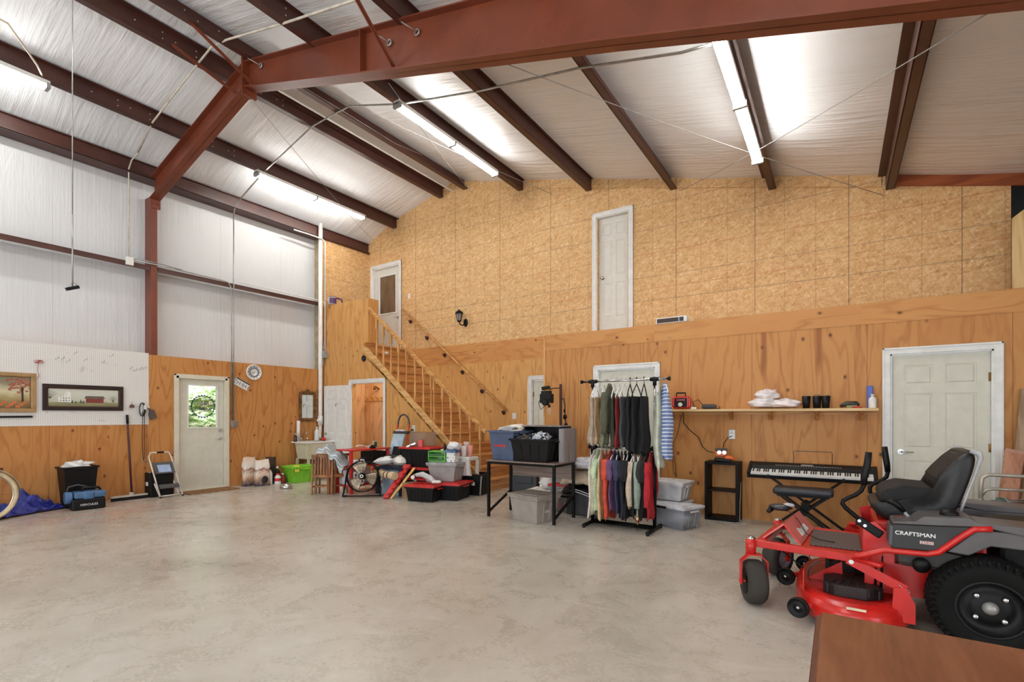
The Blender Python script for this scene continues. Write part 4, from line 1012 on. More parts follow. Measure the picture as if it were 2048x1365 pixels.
# ---------------------------------------------------------------- shared builders for boxes and cloth
def dep(x, y): return -x*math.sin(YAW)+y*math.cos(YAW)
def zat(v, x, y): return CAMH+(HOR-v)*dep(x, y)/FPX
def tote(name, label, x, y, z, w, d, h, rz, mat, lid=None, group=None, cat='storage bin', ribs=5, open_=False, tap=.86):
    t = thing(name, label, cat, (x, y, z), rz, group)
    b = MB()
    hb = h-(.035 if lid else 0)
    n = 4
    def ring(s, zz): return [b.bm.verts.new((sx*w/2*s, sy*d/2*s, zz)) for sx, sy in ((-1, -1), (1, -1), (1, 1), (-1, 1))]
    A = ring(tap, 0); B = ring(1, hb)
    b.bm.faces.new(A[::-1])
    for i in range(4): b.bm.faces.new((A[i], A[(i+1) % 4], B[(i+1) % 4], B[i]))
    if open_:
        C = ring(.97, hb); D = ring(tap*.96, .02)
        for i in range(4):
            b.bm.faces.new((B[i], B[(i+1) % 4], C[(i+1) % 4], C[i])); b.bm.faces.new((C[i], C[(i+1) % 4], D[(i+1) % 4], D[i]))
        b.bm.faces.new(D)
    else: b.bm.faces.new(B)
    for k in range(ribs):
        f = (k+1)/(ribs+1)-.5
        for sy in (-1, 1):
            b.bar((f*w*tap, sy*(d/2*tap+.002), .02), (f*w*.97, sy*(d/2*.985+.002), hb*.78), .022, .012, (0, sy, 0))
    for k in range(max(2, ribs-2)):
        f = (k+1)/(max(2, ribs-2)+1)-.5
        for sx in (-1, 1):
            b.bar((sx*(w/2*tap+.002), f*d*tap, .02), (sx*(w/2*.985+.002), f*d*.97, hb*.78), .022, .012, (sx, 0, 0))
    b.build('body', mat, t, bevel=.006)
    r = MB()
    for sx, sy, ww, dd in ((0, -1, w+.03, .025), (0, 1, w+.03, .025), (-1, 0, .025, d+.03), (1, 0, .025, d+.03)):
        r.box((sx*(w/2+.004), sy*(d/2+.004), hb-.012), (ww, dd, .026))
    r.build('rim', mat, t, bevel=.004)
    for sx in (-1, 1): MB().box((sx*(w/2+.022), 0, hb-.03), (.022, d*.4, .018)).build('handle', mat if not lid else lid, t, bevel=.004)
    if lid:
        l = MB().box((0, 0, hb+.012), (w+.045, d+.045, .028)).box((0, 0, hb+.028), (w*.86, d*.84, .014))
        for i in range(-2, 3): l.box((i*w*.16, 0, hb+.036), (.03, d*.7, .006))
        l.build('lid', lid, t, bevel=.008)
    return t
def lump(b, c, r, seed, amp=.25, nu=20, nv=12, flat=.0):
    """crumpled closed blob"""
    rr = random.Random(seed); ph = [rr.random()*6 for _ in range(8)]
    def fn(u, v):
        th = u*2*PI; p = (v-.5)*PI
        k = 1+amp*(.5*math.sin(3*th+ph[0]+4*p)+.35*math.sin(5*th+ph[1]-3*p)+.3*math.sin(9*p+ph[2]+2*th)+.2*math.sin(11*th+7*p+ph[3]))
        z = math.sin(p)*k
        if z < -1+flat*2: z = -1+flat*2
        return Vector((c[0]+r[0]*math.cos(th)*math.cos(p)*k, c[1]+r[1]*math.sin(th)*math.cos(p)*k, c[2]+r[2]*z))
    b.grid(fn, nu, nv, closed=True); return b
def sheet(b, p0, du, dv, fn, nu=16, nv=16):
    p0, du, dv = Vector(p0), Vector(du), Vector(dv)
    b.grid(lambda u, v: p0+du*u+dv*v+Vector(fn(u, v)), nu, nv); return b
wht = col((228, 226, 224), .6, var=.03, name='white_cloth')
# ---------------------------------------------------------------- along the left wall, front to back
# bicycle cut by the left edge
bx_, by_ = -8.95, onX(37, 1000, -8.95).y-.335
t = wthing('bicycle', 'pale green bicycle with cream tyres cut by the left picture edge', 'bicycle', (bx_, by_-.5, 0))
cream = col((206, 186, 148), .8, name='cream_tyre', bump=.3); mint = col((160, 172, 150), .35, name='sage_paint')
def circ(r, c, n=40, x=0.0, a0=0, a1=2*PI): return [(bx_+x, c[0]+r*math.cos(a0+(a1-a0)*i/n), c[1]+r*math.sin(a0+(a1-a0)*i/n)) for i in range(n+(0 if abs(a1-a0-2*PI) < .01 else 1))]
for cyy in (by_, by_-1.05):
    MB().tube(circ(.315, (cyy, .335)), .024, 10, closed=True).build('tyre', cream, t)
    MB().tube(circ(.288, (cyy, .335)), .010, 8, closed=True).build('rim', M['chrome'], t)
    b = MB()
    for k in range(20):
        a = k*PI/10; b.tube([(bx_+.02*(-1)**k, cyy+.02*math.cos(a+1), .335+.02*math.sin(a+1)), (bx_, cyy+.255*math.cos(a), .335+.255*math.sin(a))], .0016, 4)
    b.cyl((bx_-.04, cyy, .335), (bx_+.04, cyy, .335), .02).build('spokes', M['zinc'], t)
    b = MB(); a0, a1 = R(5), R(150)
    b.grid(lambda u, v: Vector((bx_-.032+.064*v, cyy+(.352+.01*math.sin(PI*v))*math.cos(a0+(a1-a0)*u), .335+(.352+.012*math.sin(PI*v))*math.sin(a0+(a1-a0)*u))), 24, 4).build('fender', mint, t, solid=.002)
MB().tube([(bx_, by_, .335), (bx_, by_-.18, .88)], .014).tube([(bx_, by_-.18, .85), (bx_, by_-.62, .36)], .016).tube([(bx_, by_-.18, .80), (bx_, by_-.75, .80)], .014).tube([(bx_, by_-.62, .36), (bx_, by_-.80, .86)], .016).tube([(bx_, by_-.62, .36), (bx_, by_-1.05, .335)], .011).build('frame', mint, t)
MB().tube([(bx_+.28, by_-.42, .98), (bx_+.25, by_-.22, 1.02), (bx_, by_-.17, .98), (bx_-.25, by_-.22, 1.02), (bx_-.28, by_-.42, .98)], .012).build('handlebar', M['chrome'], t)
MB().ball((bx_, by_-.83, .90), (.09, .14, .04)).build('saddle', col((90, 60, 40), .5), t)
MB().tube([(bx_+.02, by_+.02, .62), (bx_+.05, by_-.05, .70), (bx_+.05, by_-.14, .70)], .008).build('basket_stay', M['zinc'], t)
MB().box((bx_, by_+.165, .66), (.03, .05, .04)).build('fender_light', col((80, 24, 22), .3), t)
# blue tarp
b = MB()
def tf(u, v):
    r_ = (1-2*abs(math.sin(u*11+v*5)))*.6+(1-2*abs(math.sin(u*23-v*13)))*.5+math.sin(v*23+u*5)*.3
    pk = .26*math.exp(-((u-.62)/.13)**2)*(1-v)**1.2+.17*math.exp(-((u-.15)/.16)**2)*(1-v)+.10*math.exp(-((u-.36)/.1)**2)*(1-v)
    return Vector((XL+.05+.62*v*(1-.72*max(0, u-.35)/.65), 1.25+1.40*u-.10*v*math.sin(u*3), .018+max(0, pk*(1+.35*r_)+.035*r_*(1-abs(u-.5)))+.012*abs(r_)))
b.grid(tf, 90, 40, smooth=False)
g = G('blue_tarp'); n = g.noise(g.obj, 14.0, 4.0, .6, .6); g.out(g.ramp(n, [(.3, (22, 30, 104)), (.6, (36, 46, 142)), (.8, (70, 84, 176))]), .32, 0, n, .5, .02)
t = tag(b.build('tarp', g.m, solid=.003), 'crumpled blue tarp on the floor behind the bicycle wheel', 'tarp')
for (u, v) in ((.55, .35),):
    p = tf(u, v); MB().tube([p+Vector((.012*math.cos(a), .012*math.sin(a), .01)) for a in [i*PI/4 for i in range(8)]], .004, 6, closed=True).build('grommet', M['zinc'], t)
# waste bin with paper
wx, wy = -9.42, 2.60
t = tote('waste_bin', 'black waste bin full of paper by the left wall', wx, wy, 0, .28, .40, .60, R(2), M['black'], ribs=0, open_=True, cat='waste bin', tap=.78)
o = lump(MB(), (0, 0, 0), (.12, .16, .06), 3, .5).build('paper', wht); tag(o, 'crumpled white paper heaped in the black waste bin', 'paper'); o.location = (wx, wy, .61)
# blue battery tool with black base
hx_, hy_ = -9.10, 2.62
t = thing('portable_vacuum', 'blue and black portable shop vacuum in front of the waste bin', 'vacuum cleaner', (hx_, hy_, 0), PI/2-R(5))
tb = col((70, 104, 142), .4, name='tool_blue')
MB().box((0, 0, .08), (.38, .24, .16)).build('base', M['black'], t, bevel=.02)
MB().box((.02, 0, .21), (.36, .23, .10)).box((.0, -.02, .205), (.13, .215, .12)).build('motor_housing', tb, t, bevel=.03, seg=3)
MB().tube([(-.06, 0, .26), (-.05, 0, .305), (.13, 0, .30), (.15, 0, .26)], .018).build('handle', M['black'], t)
MB().tube([(-.22, .03, .26), (-.20, .03, .33), (-.10, .02, .355), (.02, 0, .31)], .012).build('hose', M['dgrey'], t)
MB().cyl((-.17, 0, .18), (-.25, 0, .18), .085, n=20).build('filter_cap', tb, t, bevel=.01)
text('brand_lettering', 'HERCULES', .042, col((226, 228, 230), .5), Matrix.Translation((0, -.1215, .075)) @ Matrix.Rotation(PI/2, 4, 'X') @ Matrix.Shear('XY', 4, (.25, 0)) if False else Matrix.Translation((.0, -.1215, .075)) @ Matrix.Rotation(PI/2, 4, 'X'), t)
# small step stool, black box behind
t = wthing('step_stool', 'folded white step stool with dark treads leaning beside the door', 'step stool', (-9.3, 3.76, 0))
wt = col((214, 208, 196), .4, name='stool_enamel')
pf = [Vector((-9.22, 3.60, 0)), Vector((-9.22, 3.93, 0))]
tp = [Vector((-9.52, 3.545, .66)), Vector((-9.52, 3.87, .66))]
MB().tube([pf[0], tp[0], tp[0]+Vector((-.02, .03, .07)), tp[1]+Vector((-.02, -.03, .07)), tp[1], pf[1]], .0125, 8).build('front_frame', wt, t)
MB().tube([pf[0]+Vector((-.06, .02, 0)), tp[0]+Vector((-.03, .02, -.25))], .011).tube([pf[1]+Vector((-.06, -.02, 0)), tp[1]+Vector((-.03, -.02, -.25))], .011).tube([pf[0]+Vector((-.03, .01, .03)), pf[1]+Vector((-.03, -.01, .03))], .009).build('rear_frame', wt, t)
MB().tube([tp[0]+Vector((-.02, .12, .071)), tp[1]+Vector((-.02, -.10, .071))], .015).build('grip', M['black'], t)
def slab(p, q, r_, s_, th=.02):
    b = MB(); n = (q-p).cross(s_-p).normalized()*th/2
    A = [b.bm.verts.new(v-n) for v in (p, q, r_, s_)]; B = [b.bm.verts.new(v+n) for v in (p, q, r_, s_)]
    b.bm.faces.new(A[::-1]); b.bm.faces.new(B)
    for i in range(4): b.bm.faces.new((A[i], A[(i+1) % 4], B[(i+1) % 4], B[i]))
    return b
def at_(f, s): return pf[s].lerp(tp[s], f)+Vector((.02, .02 if s == 0 else -.02, 0))
slab(at_(.58, 0), at_(.58, 1), at_(.86, 1), at_(.86, 0)).build('tread', M['dgrey'], t)
slab(at_(.62, 0)+Vector((.013, .05, 0)), at_(.62, 1)+Vector((.013, -.05, 0)), at_(.80, 1)+Vector((.013, -.05, 0)), at_(.80, 0)+Vector((.013, .05, 0)), .002).build('warning_label', col((150, 170, 205), .4), t)
slab(at_(.22, 0), at_(.22, 1), at_(.32, 1), at_(.32, 0)).build('tread', M['dgrey'], t)
for s in (0, 1): MB().ball(pf[s]+Vector((0, 0, .012)), (.018, .018, .014), 10).build('rubber_foot', M['black'], t)
t = thing('speaker_box', 'black box with white latch behind the step stool', 'box', (-9.53, 3.70, 0))
MB().box((0, 0, .2), (.22, .34, .40)).build('body', M['black'], t, bevel=.008)
MB().box((.0, -.175, .22), (.05, .02, .06)).build('latch', M['white'], t)
# doormat
g = G('coir_mat'); n = g.noise(g.obj, 90.0, 3.0)
st_ = ((g.y/.11).fr()-.5).ab().lt(.08)
g.out(g.mix(st_*.5, g.ramp(n, [(.3, (112, 76, 44)), (.7, (150, 108, 66))]), (70, 48, 30)), .9, 0, n, .5, .004)
tag(MB().b2((XL+.05, 4.02, .001), (XL+.48, 4.86, .016)).build('door_mat', g.m), 'brown coir doormat at the left door', 'doormat')
# pet food bags
def bagm(b, w, d, h, seed):
    def fn(u, v):
        a = u*2*PI; k = 1+.05*math.sin(5*a+seed+v*9)
        cx_ = max(-1, min(1, 1.25*math.cos(a)))*w/2*k; cy_ = max(-1, min(1, 1.25*math.sin(a)))*d/2*k
        s = 1 if v < .75 else 1-(v-.75)*3.4
        return Vector((cx_*(1-.06*v), cy_*max(.05, s), h*v+.01*math.sin(3*a+seed)*v))
    b.grid(fn, 24, 14, closed=True)
    return b
g = G('printed_bag'); n = g.noise(g.obj, 9.0, 4.0, .6, .8)
g.out(g.ramp(g.z*1.6+n*.5-.25, [(.0, (34, 36, 56)), (.22, (196, 156, 126)), (.38, (228, 214, 196)), (.5, (150, 88, 60)), (.58, (232, 226, 218)), (.9, (214, 190, 160))]), .4)
t = thing('pet_food_bag', 'tall white and tan pet food bag, left of the two', 'bag', (-9.46, 5.18, 0), PI/2)
bagm(MB(), .24, .12, .55, 1).build('sack', g.m, t)
t = thing('pet_food_bag', 'white pet food bag with animal print standing in front', 'bag', (-9.27, 5.33, 0), PI/2-R(12))
bagm(MB(), .26, .13, .50, 4).build('sack', g.m, t)
MB().ball((.02, -.066, .24), (.05, .012, .05), 12).build('printed_face', col((222, 190, 168), .5), t)
MB().ball((.03, -.07, .12), (.06, .012, .07), 12).build('printed_patch', col((28, 30, 44), .4), t)
t = thing('garden_bag', 'dark upright bag behind the bottles', 'bag', (-9.47, 5.62, 0), PI/2)
bagm(MB(), .22, .10, .52, 7).build('sack', col((50, 40, 38), .4, var=.3), t)
def bottle(name, label, x, y, z, r, h, mat, capm, cat='bottle', rz=0, sy=1.0, group=None, neck=.35):
    t = thing(name, label, cat, (x, y, z), rz, group)
    MB().lathe([(0, 0), (r*.95, 0), (r, h*.04), (r, h*.62), (r*.8, h*.74), (r*neck, h*.82), (r*neck, h*.90), (0, h*.90)], 18, sy=sy).build('body', mat, t)
    MB().lathe([(0, h*.88), (r*neck*1.2, h*.88), (r*neck*1.2, h), (0, h)], 14).build('cap', capm, t)
    return t
bottle('spray_bottle', 'white slim bottle on the floor by the dark bag', -9.28, 5.50, 0, .04, .33, M['white'], M['black'])
bottle('oil_bottle', 'black bottle with white label by the dark bag', -9.30, 5.66, 0, .05, .34, M['black'], M['white'])
t = bottle('jug', 'white jug with red band in front of the dark bag', -9.22, 5.62, 0, .06, .21, M['white'], M['red'], 'jug', neck=.5)
MB().lathe([(.0605, .06), (.0605, .12)], 18).build('red_label', M['redp'], t)
bottle('jug', 'red-brown bottle left of the green tub', -9.24, 5.74, 0, .05, .20, col((120, 34, 34), .4), M['white'], 'bottle')
# green tub
t = tote('storage_tub', 'lime green storage tub with lid and yellow cloth', -9.19, 6.10, 0, .40, .58, .34, R(-4), col((116, 184, 48), .4, var=.03, name='lime_plastic'), col((130, 200, 56), .4, var=.03, name='lime_lid'), ribs=0, cat='storage bin')
o = tag(MB().grid(lambda u, v: Vector((-9.07+.10*v+.005*math.sin(9*u), 5.84+.16*u*(1-.5*v), .352-max(0, v-.35)*.20)), 10, 10).build('cloth', col((214, 196, 66), .8), solid=.004), 'yellow cloth hanging over the green tub edge', 'cloth')
t = tag(MB().lathe([(0, .0), (.09, 0), (.115, .02), (.10, .065), (.09, .065), (.085, .015), (0, .012)], 24).build('pet_bowl', M['chrome']), 'steel pet bowl on the floor in front of the green tub', 'bowl'); t.location = (-8.53, 5.37, 0)
# utility sink
t = wthing('utility_sink', 'freestanding cream utility sink in the corner', 'sink', (-9.35, 6.45, 0))
ck = col((206, 200, 178), .4, var=.03, name='sink_plastic')
SZ = .80; a0, a1 = 6.20, 6.86
b = MB(); xs_ = (XL+.02, -9.14)
b.b2((xs_[0], a0-.03, SZ-.03), (xs_[1]+.03, a0+.02, SZ)); b.b2((xs_[0], a1-.02, SZ-.03), (xs_[1]+.03, a1+.03, SZ)); b.b2((xs_[0], a0, SZ-.03), (xs_[0]+.10, a1, SZ)); b.b2((xs_[1]-.02, a0, SZ-.03), (xs_[1]+.03, a1, SZ))
b.build('rim', M['white'], t, bevel=.008)
b = MB(); q = [(xs_[0]+.05, a0+.03), (xs_[1], a0+.03), (xs_[1], a1-.03), (xs_[0]+.05, a1-.03)]; q2 = [(x*.85+(-9.40)*.15, y*.82+6.465*.18) for x, y in q]
A = [b.bm.verts.new((x, y, SZ-.02)) for x, y in q]; B = [b.bm.verts.new((x, y, SZ-.36)) for x, y in q2]
for i in range(4): b.bm.faces.new((A[i], B[i], B[(i+1) % 4], A[(i+1) % 4]))
b.bm.faces.new(B)
b.build('basin', ck, t, bevel=.02, solid=.006)
for (x, y) in q2: MB().bar((x, y, SZ-.35), (x*1.0+(.01 if x > -9.4 else -.01), y+(.02 if y > 6.46 else -.02), 0), .045, .045, (1, 0, 0)).build('leg', ck, t)
t2 = t
MB().tube([(XL+.10, 6.42, SZ), (XL+.10, 6.42, SZ+.16), (XL+.13, 6.42, SZ+.22), (XL+.19, 6.42, SZ+.20), (XL+.21, 6.42, SZ+.14)], .009).build('faucet_spout', M['chrome'], t)
for y in (6.36, 6.50): MB().lathe([(.018, 0), (.015, .03), (.02, .04), (.018, .07), (0, .075)], 12, Matrix.Translation((XL+.10, y, SZ))).build('tap_handle', M['chrome'], t)
bottle('soap_bottle', 'dark brown soap pump bottle on the sink rim', -9.50, 6.18, SZ, .035, .17, col((60, 34, 24), .25), M['white'])
t = bottle('cleaner_bottle', 'tall white cleaner bottle at the back of the sink', XL+.12, 6.72, SZ, .05, .30, M['white'], M['white'])
tag(MB().cyl((XL+.07, 6.31, SZ), (XL+.07, 6.31, SZ+.44), .035, n=16).build('paper_tube', M['white']), 'white upright tube standing behind the sink below the mirror', 'tube')
tag(lump(MB(), (-9.30, 6.72, SZ+.035), (.06, .05, .035), 5, .3).build('sponge', col((196, 58, 44), .7)), 'red-orange scrubbing sponge on the sink corner', 'sponge')
tag(lump(MB(), (-9.45, 6.45, .22), (.12, .14, .18), 8, .3).build('rag_bundle', col((120, 86, 56), .9, var=.3)), 'brown bundle stored under the sink', 'bundle')
# bundle of folded slatted chairs
cw_ = M['chairwood']
def folded_chair(label, x, y, rz, tilt):
    t = thing('folding_chair', label, 'chair', (x, y, 0), rz, 'folded slatted chairs'); W = .33; H = .66
    def pt(px_, pz, o=0.0): return (px_, o+tilt*pz, pz)
    for s in (-1, 1):
        MB().bar(pt(s*W/2, 0), pt(s*W/2, H), .026, .035, (0, 1, 0)).build('leg', cw_, t)
        MB().bar(pt(s*(W/2-.045), 0, .05), pt(s*(W/2-.045), H*.62, .05), .024, .03, (0, 1, 0)).build('leg', cw_, t)
    MB().bar(pt(-W/2-.02, H), pt(W/2+.02, H), .04, .03, (0, 1, 0)).build('top_rail', cw_, t, bevel=.006)
    MB().bar(pt(-W/2, H*.47), pt(W/2, H*.47), .05, .028, (0, 1, 0)).build('mid_rail', cw_, t)
    MB().bar(pt(-W/2, H*.2, .05), pt(W/2, H*.2, .05), .03, .02, (0, 1, 0)).build('lower_rail', cw_, t)
    for i in range(6):
        xx = -W/2+.045+i*(W-.09)/5; MB().bar(pt(xx, H*.48), pt(xx, H), .024, .012, (0, 1, 0)).build('slat', cw_, t)
    return t
folded_chair('front folded wooden slat chair of the bundle by the sink', -7.36, 5.28, R(38), .08)
folded_chair('second folded wooden slat chair behind the front one', -7.40, 5.38, R(34), .06)
folded_chair('third folded wooden slat chair, turned sideways at right', -7.22, 5.50, R(70), .07)
folded_chair('rearmost folded wooden slat chair below the striped cloth', -7.30, 5.62, R(66), .06)
o = MB()
def dc(u, v):
    x = -.24+.50*u; y = -.16+.30*v
    f = math.sin(u*19+v*2)
    z = .715+.05*math.sin(u*5+.4)+.035*f*(1-.3*v)+.07*math.exp(-((u-.35)/.2)**2)
    if u > .78: z -= (u-.78)*1.0
    if v < .2: z -= (.2-v)*.45
    return Vector((x, y, z))
o.grid(dc, 60, 20); g = G('striped_cloth'); n = g.noise(g.obj, 20.0, 2.0)
s1 = ((g.y*1.0+g.z*.5)/.06).fr(); g.out(g.mix(s1.lt(.3)*.85, g.mix(s1.gt(.62)*.8, g.ramp(n, [(.3, (206, 210, 212)), (.7, (226, 228, 228))]), (140, 166, 190)), (132, 138, 118)), .9)
t = tag(o.build('striped_towel', g.m, solid=.006), 'blue and white striped towel draped over the folded chairs', 'towel'); t.location = (-7.30, 5.46, 0); t.rotation_euler = (0, 0, R(20))
# red metal stand with paper rolls
t = wthing('red_rack', 'red metal rack holding packs of paper rolls', 'rack', (-7.15, 5.95, 0))
rx0, rx1, ry0, ry1, rzt = -7.35, -6.95, 5.56, 6.42, .76
MB().b2((rx0, ry0-.02, rzt-.025), (rx1+.02, ry1+.02, rzt)).build('top', M['redp'], t, bevel=.006)
for x in (rx0+.02, rx1-.02):
    for y in (ry0+.02, ry1-.02): MB().b2((x-.025, y-.02, 0), (x+.025, y+.02, rzt-.025)).build('leg', M['redp'], t)
for z in (.12, .45): MB().b2((rx0, ry0, z), (rx1, ry1, z+.02)).build('shelf', M['redp'], t)
rollm = col((232, 230, 228), .8, var=.02, name='tissue'); corem = col((120, 104, 90), .8)
def roll(label, x, y, z, ax=(1, 0, 0), r=.058, L=.10, grp='paper rolls in the red rack'):
    t = wthing('paper_roll', label, 'paper roll', (x, y, z), grp); a = Vector(ax)
    rot = Vector((0, 0, 1)).rotation_difference(a).to_matrix().to_4x4()
    m = Matrix.Translation((x, y, z)) @ rot
    MB().lathe([(.02, -L/2), (r, -L/2), (r, L/2), (.02, L/2), (.02, -L/2)], 20, m).build('paper', rollm, t)
    MB().lathe([(.0195, -L/2+.002), (.0195, L/2-.002), (0, L/2-.02)], 12, m).build('core', corem, t)
k = 0
for y in (5.66, 5.80): roll(('front' if y < 5.7 else 'second')+' white paper roll on the middle shelf of the red rack', -6.99, y, .53)
for i, y in enumerate((5.66, 5.79)):
    for j, z in enumerate((.20, .32)): roll(('lower ' if j == 0 else 'upper ')+('near' if i == 0 else 'far')+' paper roll in the pack on the bottom shelf', -6.99, y, z)
tag(MB().b2((-7.3, 5.60, .141), (-7.08, 6.1, .40)).build('roll_pack', col((200, 196, 200), .5), bevel=.02), 'wrapped pack behind the bottom rolls in the red rack', 'pack')
tag(MB().b2((-7.3, 6.05, .471), (-6.98, 6.38, .70)).build('dark_bin', M['black'], bevel=.01), 'black bin on the middle shelf of the red rack', 'bin')
tag(lump(MB(), (-6.98, 6.05, rzt+.028), (.05, .06, .03), 4, .3).build('tape_roll', M['black']), 'black tape roll on the red rack top', 'tape')
t = wthing('desk_picture', 'tiny framed picture standing on the red rack', 'picture frame', (-7.02, 6.15, rzt))
MB().b2((-7.03, 6.10, rzt), (-7.01, 6.20, rzt+.13)).build('frame', col((196, 188, 160), .5), t); MB().b2((-7.01, 6.115, rzt+.015), (-7.008, 6.185, rzt+.115)).build('print', col((84, 96, 64), .5, var=.3), t)
tag(MB().tube([(-7.1+.12*math.cos(a), 5.95+.14*math.sin(a), rzt+.02+.04*abs(math.sin(a*1.5))) for a in [i*.5 for i in range(12)]], .006, 6).build('white_cable', wht), 'white cable looped on the red rack top', 'cable')
# floor fan
t = wthing('floor_fan', 'black drum floor fan with wire guards', 'fan', (-6.57, 5.50, 0))
fc = Vector((-6.60, 5.52, .34)); fd = Vector((.62, -.75, .12)).normalized(); rotm = Matrix.Translation(fc) @ Vector((0, 0, 1)).rotation_difference(fd).to_matrix().to_4x4()
b = MB()
for r_ in (.26,): b.lathe([(r_, -.08), (r_, .08), (r_-.008, .08), (r_-.008, -.08), (r_, -.08)], 36, rotm)
b.build('drum', M['blackm'], t)
b = MB()
for k in range(5):
    rr_ = .05+k*.05; b.tube([rotm @ Vector((rr_*math.cos(a), rr_*math.sin(a), .085+.02*(1-rr_/.3))) for a in [i*PI/14 for i in range(28)]], .002, 5, closed=True)
for k in range(12): a = k*PI/6; b.tube([rotm @ Vector((.04*math.cos(a), .04*math.sin(a), .105)), rotm @ Vector((.255*math.cos(a), .255*math.sin(a), .08))], .0022, 5)
b.build('guard', M['blackm'], t)
b = MB()
for k in range(3):
    a0_ = k*2*PI/3+.4
    b.grid(lambda u, v: rotm @ Vector(((.05+.18*u)*math.cos(a0_+(v-.5)*(1.3-.2*u)), (.05+.18*u)*math.sin(a0_+(v-.5)*(1.3-.2*u)), .01+.07*(v-.5))), 8, 8)
b.build('blades', col((188, 170, 146), .35, .5, name='fan_blade'), t, solid=.003)
MB().lathe([(0, -.06), (.05, -.06), (.05, .05), (.03, .07), (0, .07)], 20, rotm).build('motor', M['blackm'], t)
MB().lathe([(.016, .108), (.03, .110), (.03, .112), (.014, .112)], 20, rotm).build('badge_ring', wht, t)
pl = Vector((-fd.y*-1, 0, 0)); sd = Vector((0, 0, 1)).cross(fd).normalized()
MB().tube([fc+sd*.27, fc+sd*.29-Vector((0, 0, .2)), fc+sd*.30+fd*.12-Vector((0, 0, .322)), fc+sd*.30-fd*.15-Vector((0, 0, .322))], .012).tube([fc-sd*.27, fc-sd*.29-Vector((0, 0, .2)), fc-sd*.30+fd*.12-Vector((0, 0, .322)), fc-sd*.30-fd*.15-Vector((0, 0, .322))], .012).tube([fc+sd*.30+fd*.12-Vector((0, 0, .322)), fc-sd*.30+fd*.12-Vector((0, 0, .322))], .010).build('stand', M['blackm'], t)
MB().tube([fc+Vector((0, 0, .26))-sd*.06, fc+Vector((0, 0, .30))-sd*.04, fc+Vector((0, 0, .30))+sd*.04, fc+Vector((0, 0, .26))+sd*.06], .010).build('handle', M['blackm'], t)
# step ladder with blue tread leaning on the stair side
t = wthing('step_ladder', 'folded step ladder with pale blue tread, tray and black arch handle', 'step ladder', (-7.0, 6.55, 0))
lx, ly = -6.93, 6.58; og = col((196, 66, 40), .4, name='orange_red')
MB().tube([(lx-.17, ly, .03), (lx-.15, ly+.18, 1.18)], .014).tube([(lx+.17, ly, .03), (lx+.15, ly+.18, 1.18)], .014).build('side_rail', og, t)
MB().tube([(lx-.15, ly+.18, 1.12)]+[(lx-.15*math.cos(a), ly+.19, 1.18+.19*math.sin(a)) for a in [i*PI/10 for i in range(11)]]+[(lx+.15, ly+.18, 1.12)], .017).build('handle', M['dgrey'], t)
MB().box((lx, ly+.13, 1.03), (.37, .10, .05)).build('tray', M['dgrey'], t, bevel=.01)
for dx in (-.07, .05): MB().box((lx+dx, ly+.12, 1.065), (.09, .06, .03)).build('tray_item', wht, t, bevel=.006)
slab(Vector((lx-.16, ly-.09, .50)), Vector((lx+.14, ly-.09, .50)), Vector((lx+.16, ly+.07, 1.0)), Vector((lx-.14, ly+.07, 1.0)), .03).build('top_tread', col((172, 196, 208), .4, name='pale_blue'), t, bevel=.006)
slab(Vector((lx-.15, ly-.10, .16)), Vector((lx+.15, ly-.10, .16)), Vector((lx+.15, ly-.04, .40)), Vector((lx-.15, ly-.04, .40)), .03).build('lower_tread', M['dgrey'], t)
# small navy table with pillow, dark bag
t = wthing('side_table', 'low navy table behind the fan carrying pillows', 'table', (-6.35, 6.05, 0))
nv = col((26, 34, 56), .5)
MB().b2((-6.70, 5.85, .44), (-6.05, 6.30, .47)).build('tabletop', nv, t)
for x in (-6.66, -6.10):
    for y in (5.89, 6.26): MB().b2((x-.025, y-.025, 0), (x+.025, y+.025, .44)).build('leg', nv, t)
def pillow(name, label, x, y, z, sx_, sy_, sz_, rz, mat, cat='pillow', grp=None, tx=0, ty=0):
    b = MB()
    def fn(u, v):
        a = (u*2-1); c = (v*2-1)
        return a, c
    for sg in (1, -1):
        b.grid(lambda u, v: Vector(((u*2-1)*sx_/2*(1-.06*(1-abs(v*2-1))), (v*2-1)*sy_/2*(1-.06*(1-abs(u*2-1))), sg*sz_/2*((1-abs(u*2-1)**2.6)*(1-abs(v*2-1)**2.6))**.5)), 14, 14)
    o = b.build(name, mat); o.location = (x, y, z); o.rotation_euler = (tx, ty, rz); return tag(o, label, cat, grp)
pillow('pillow', 'white pillow on the navy table, left one', -6.52, 6.0, .575, .40, .34, .15, R(8), wht, ty=R(-8), grp='pillows')
pillow('pillow', 'white pillow on the navy table beside the tote stack', -6.30, 6.10, .58, .30, .34, .17, R(-10), col((226, 220, 210), .8), ty=R(12), grp='pillows')
tag(MB().b2((-6.60, 5.86, .471), (-6.12, 5.99, .49)).build('folded_cloth', nv), 'navy folded cloth under the pillows', 'cloth')
t = wthing('dark_pouch', 'black pouch with fringe lying on the pillows', 'pouch', (-6.40, 6.1, .66))
MB().box((-6.42, 6.12, .73), (.20, .05, .16), (R(-14), 0, 0)).build('body', M['black'], t, bevel=.01)
b = MB(); rr = random.Random(2)
for i in range(60):
    x = -6.54+.24*rr.random(); b.tube([(x, 6.05, .67), (x+.04*(rr.random()-.5), 5.98, .66), (x+.06*(rr.random()-.5), 5.93-.05*rr.random(), .63)], .004, 4)
o = b.build('fringe', col((52, 50, 44), .9), t); o['kind'] = 'stuff'
tag(MB().b2((-6.60, 5.93, .0), (-6.16, 6.21, .42)).build('blue_case', col((150, 176, 196), .5), bevel=.01), 'pale blue case under the navy table', 'case')
t = wthing('tan_roll', 'tan rolled mat with printed bands behind the fan', 'roll', (-6.3, 5.75, .36))
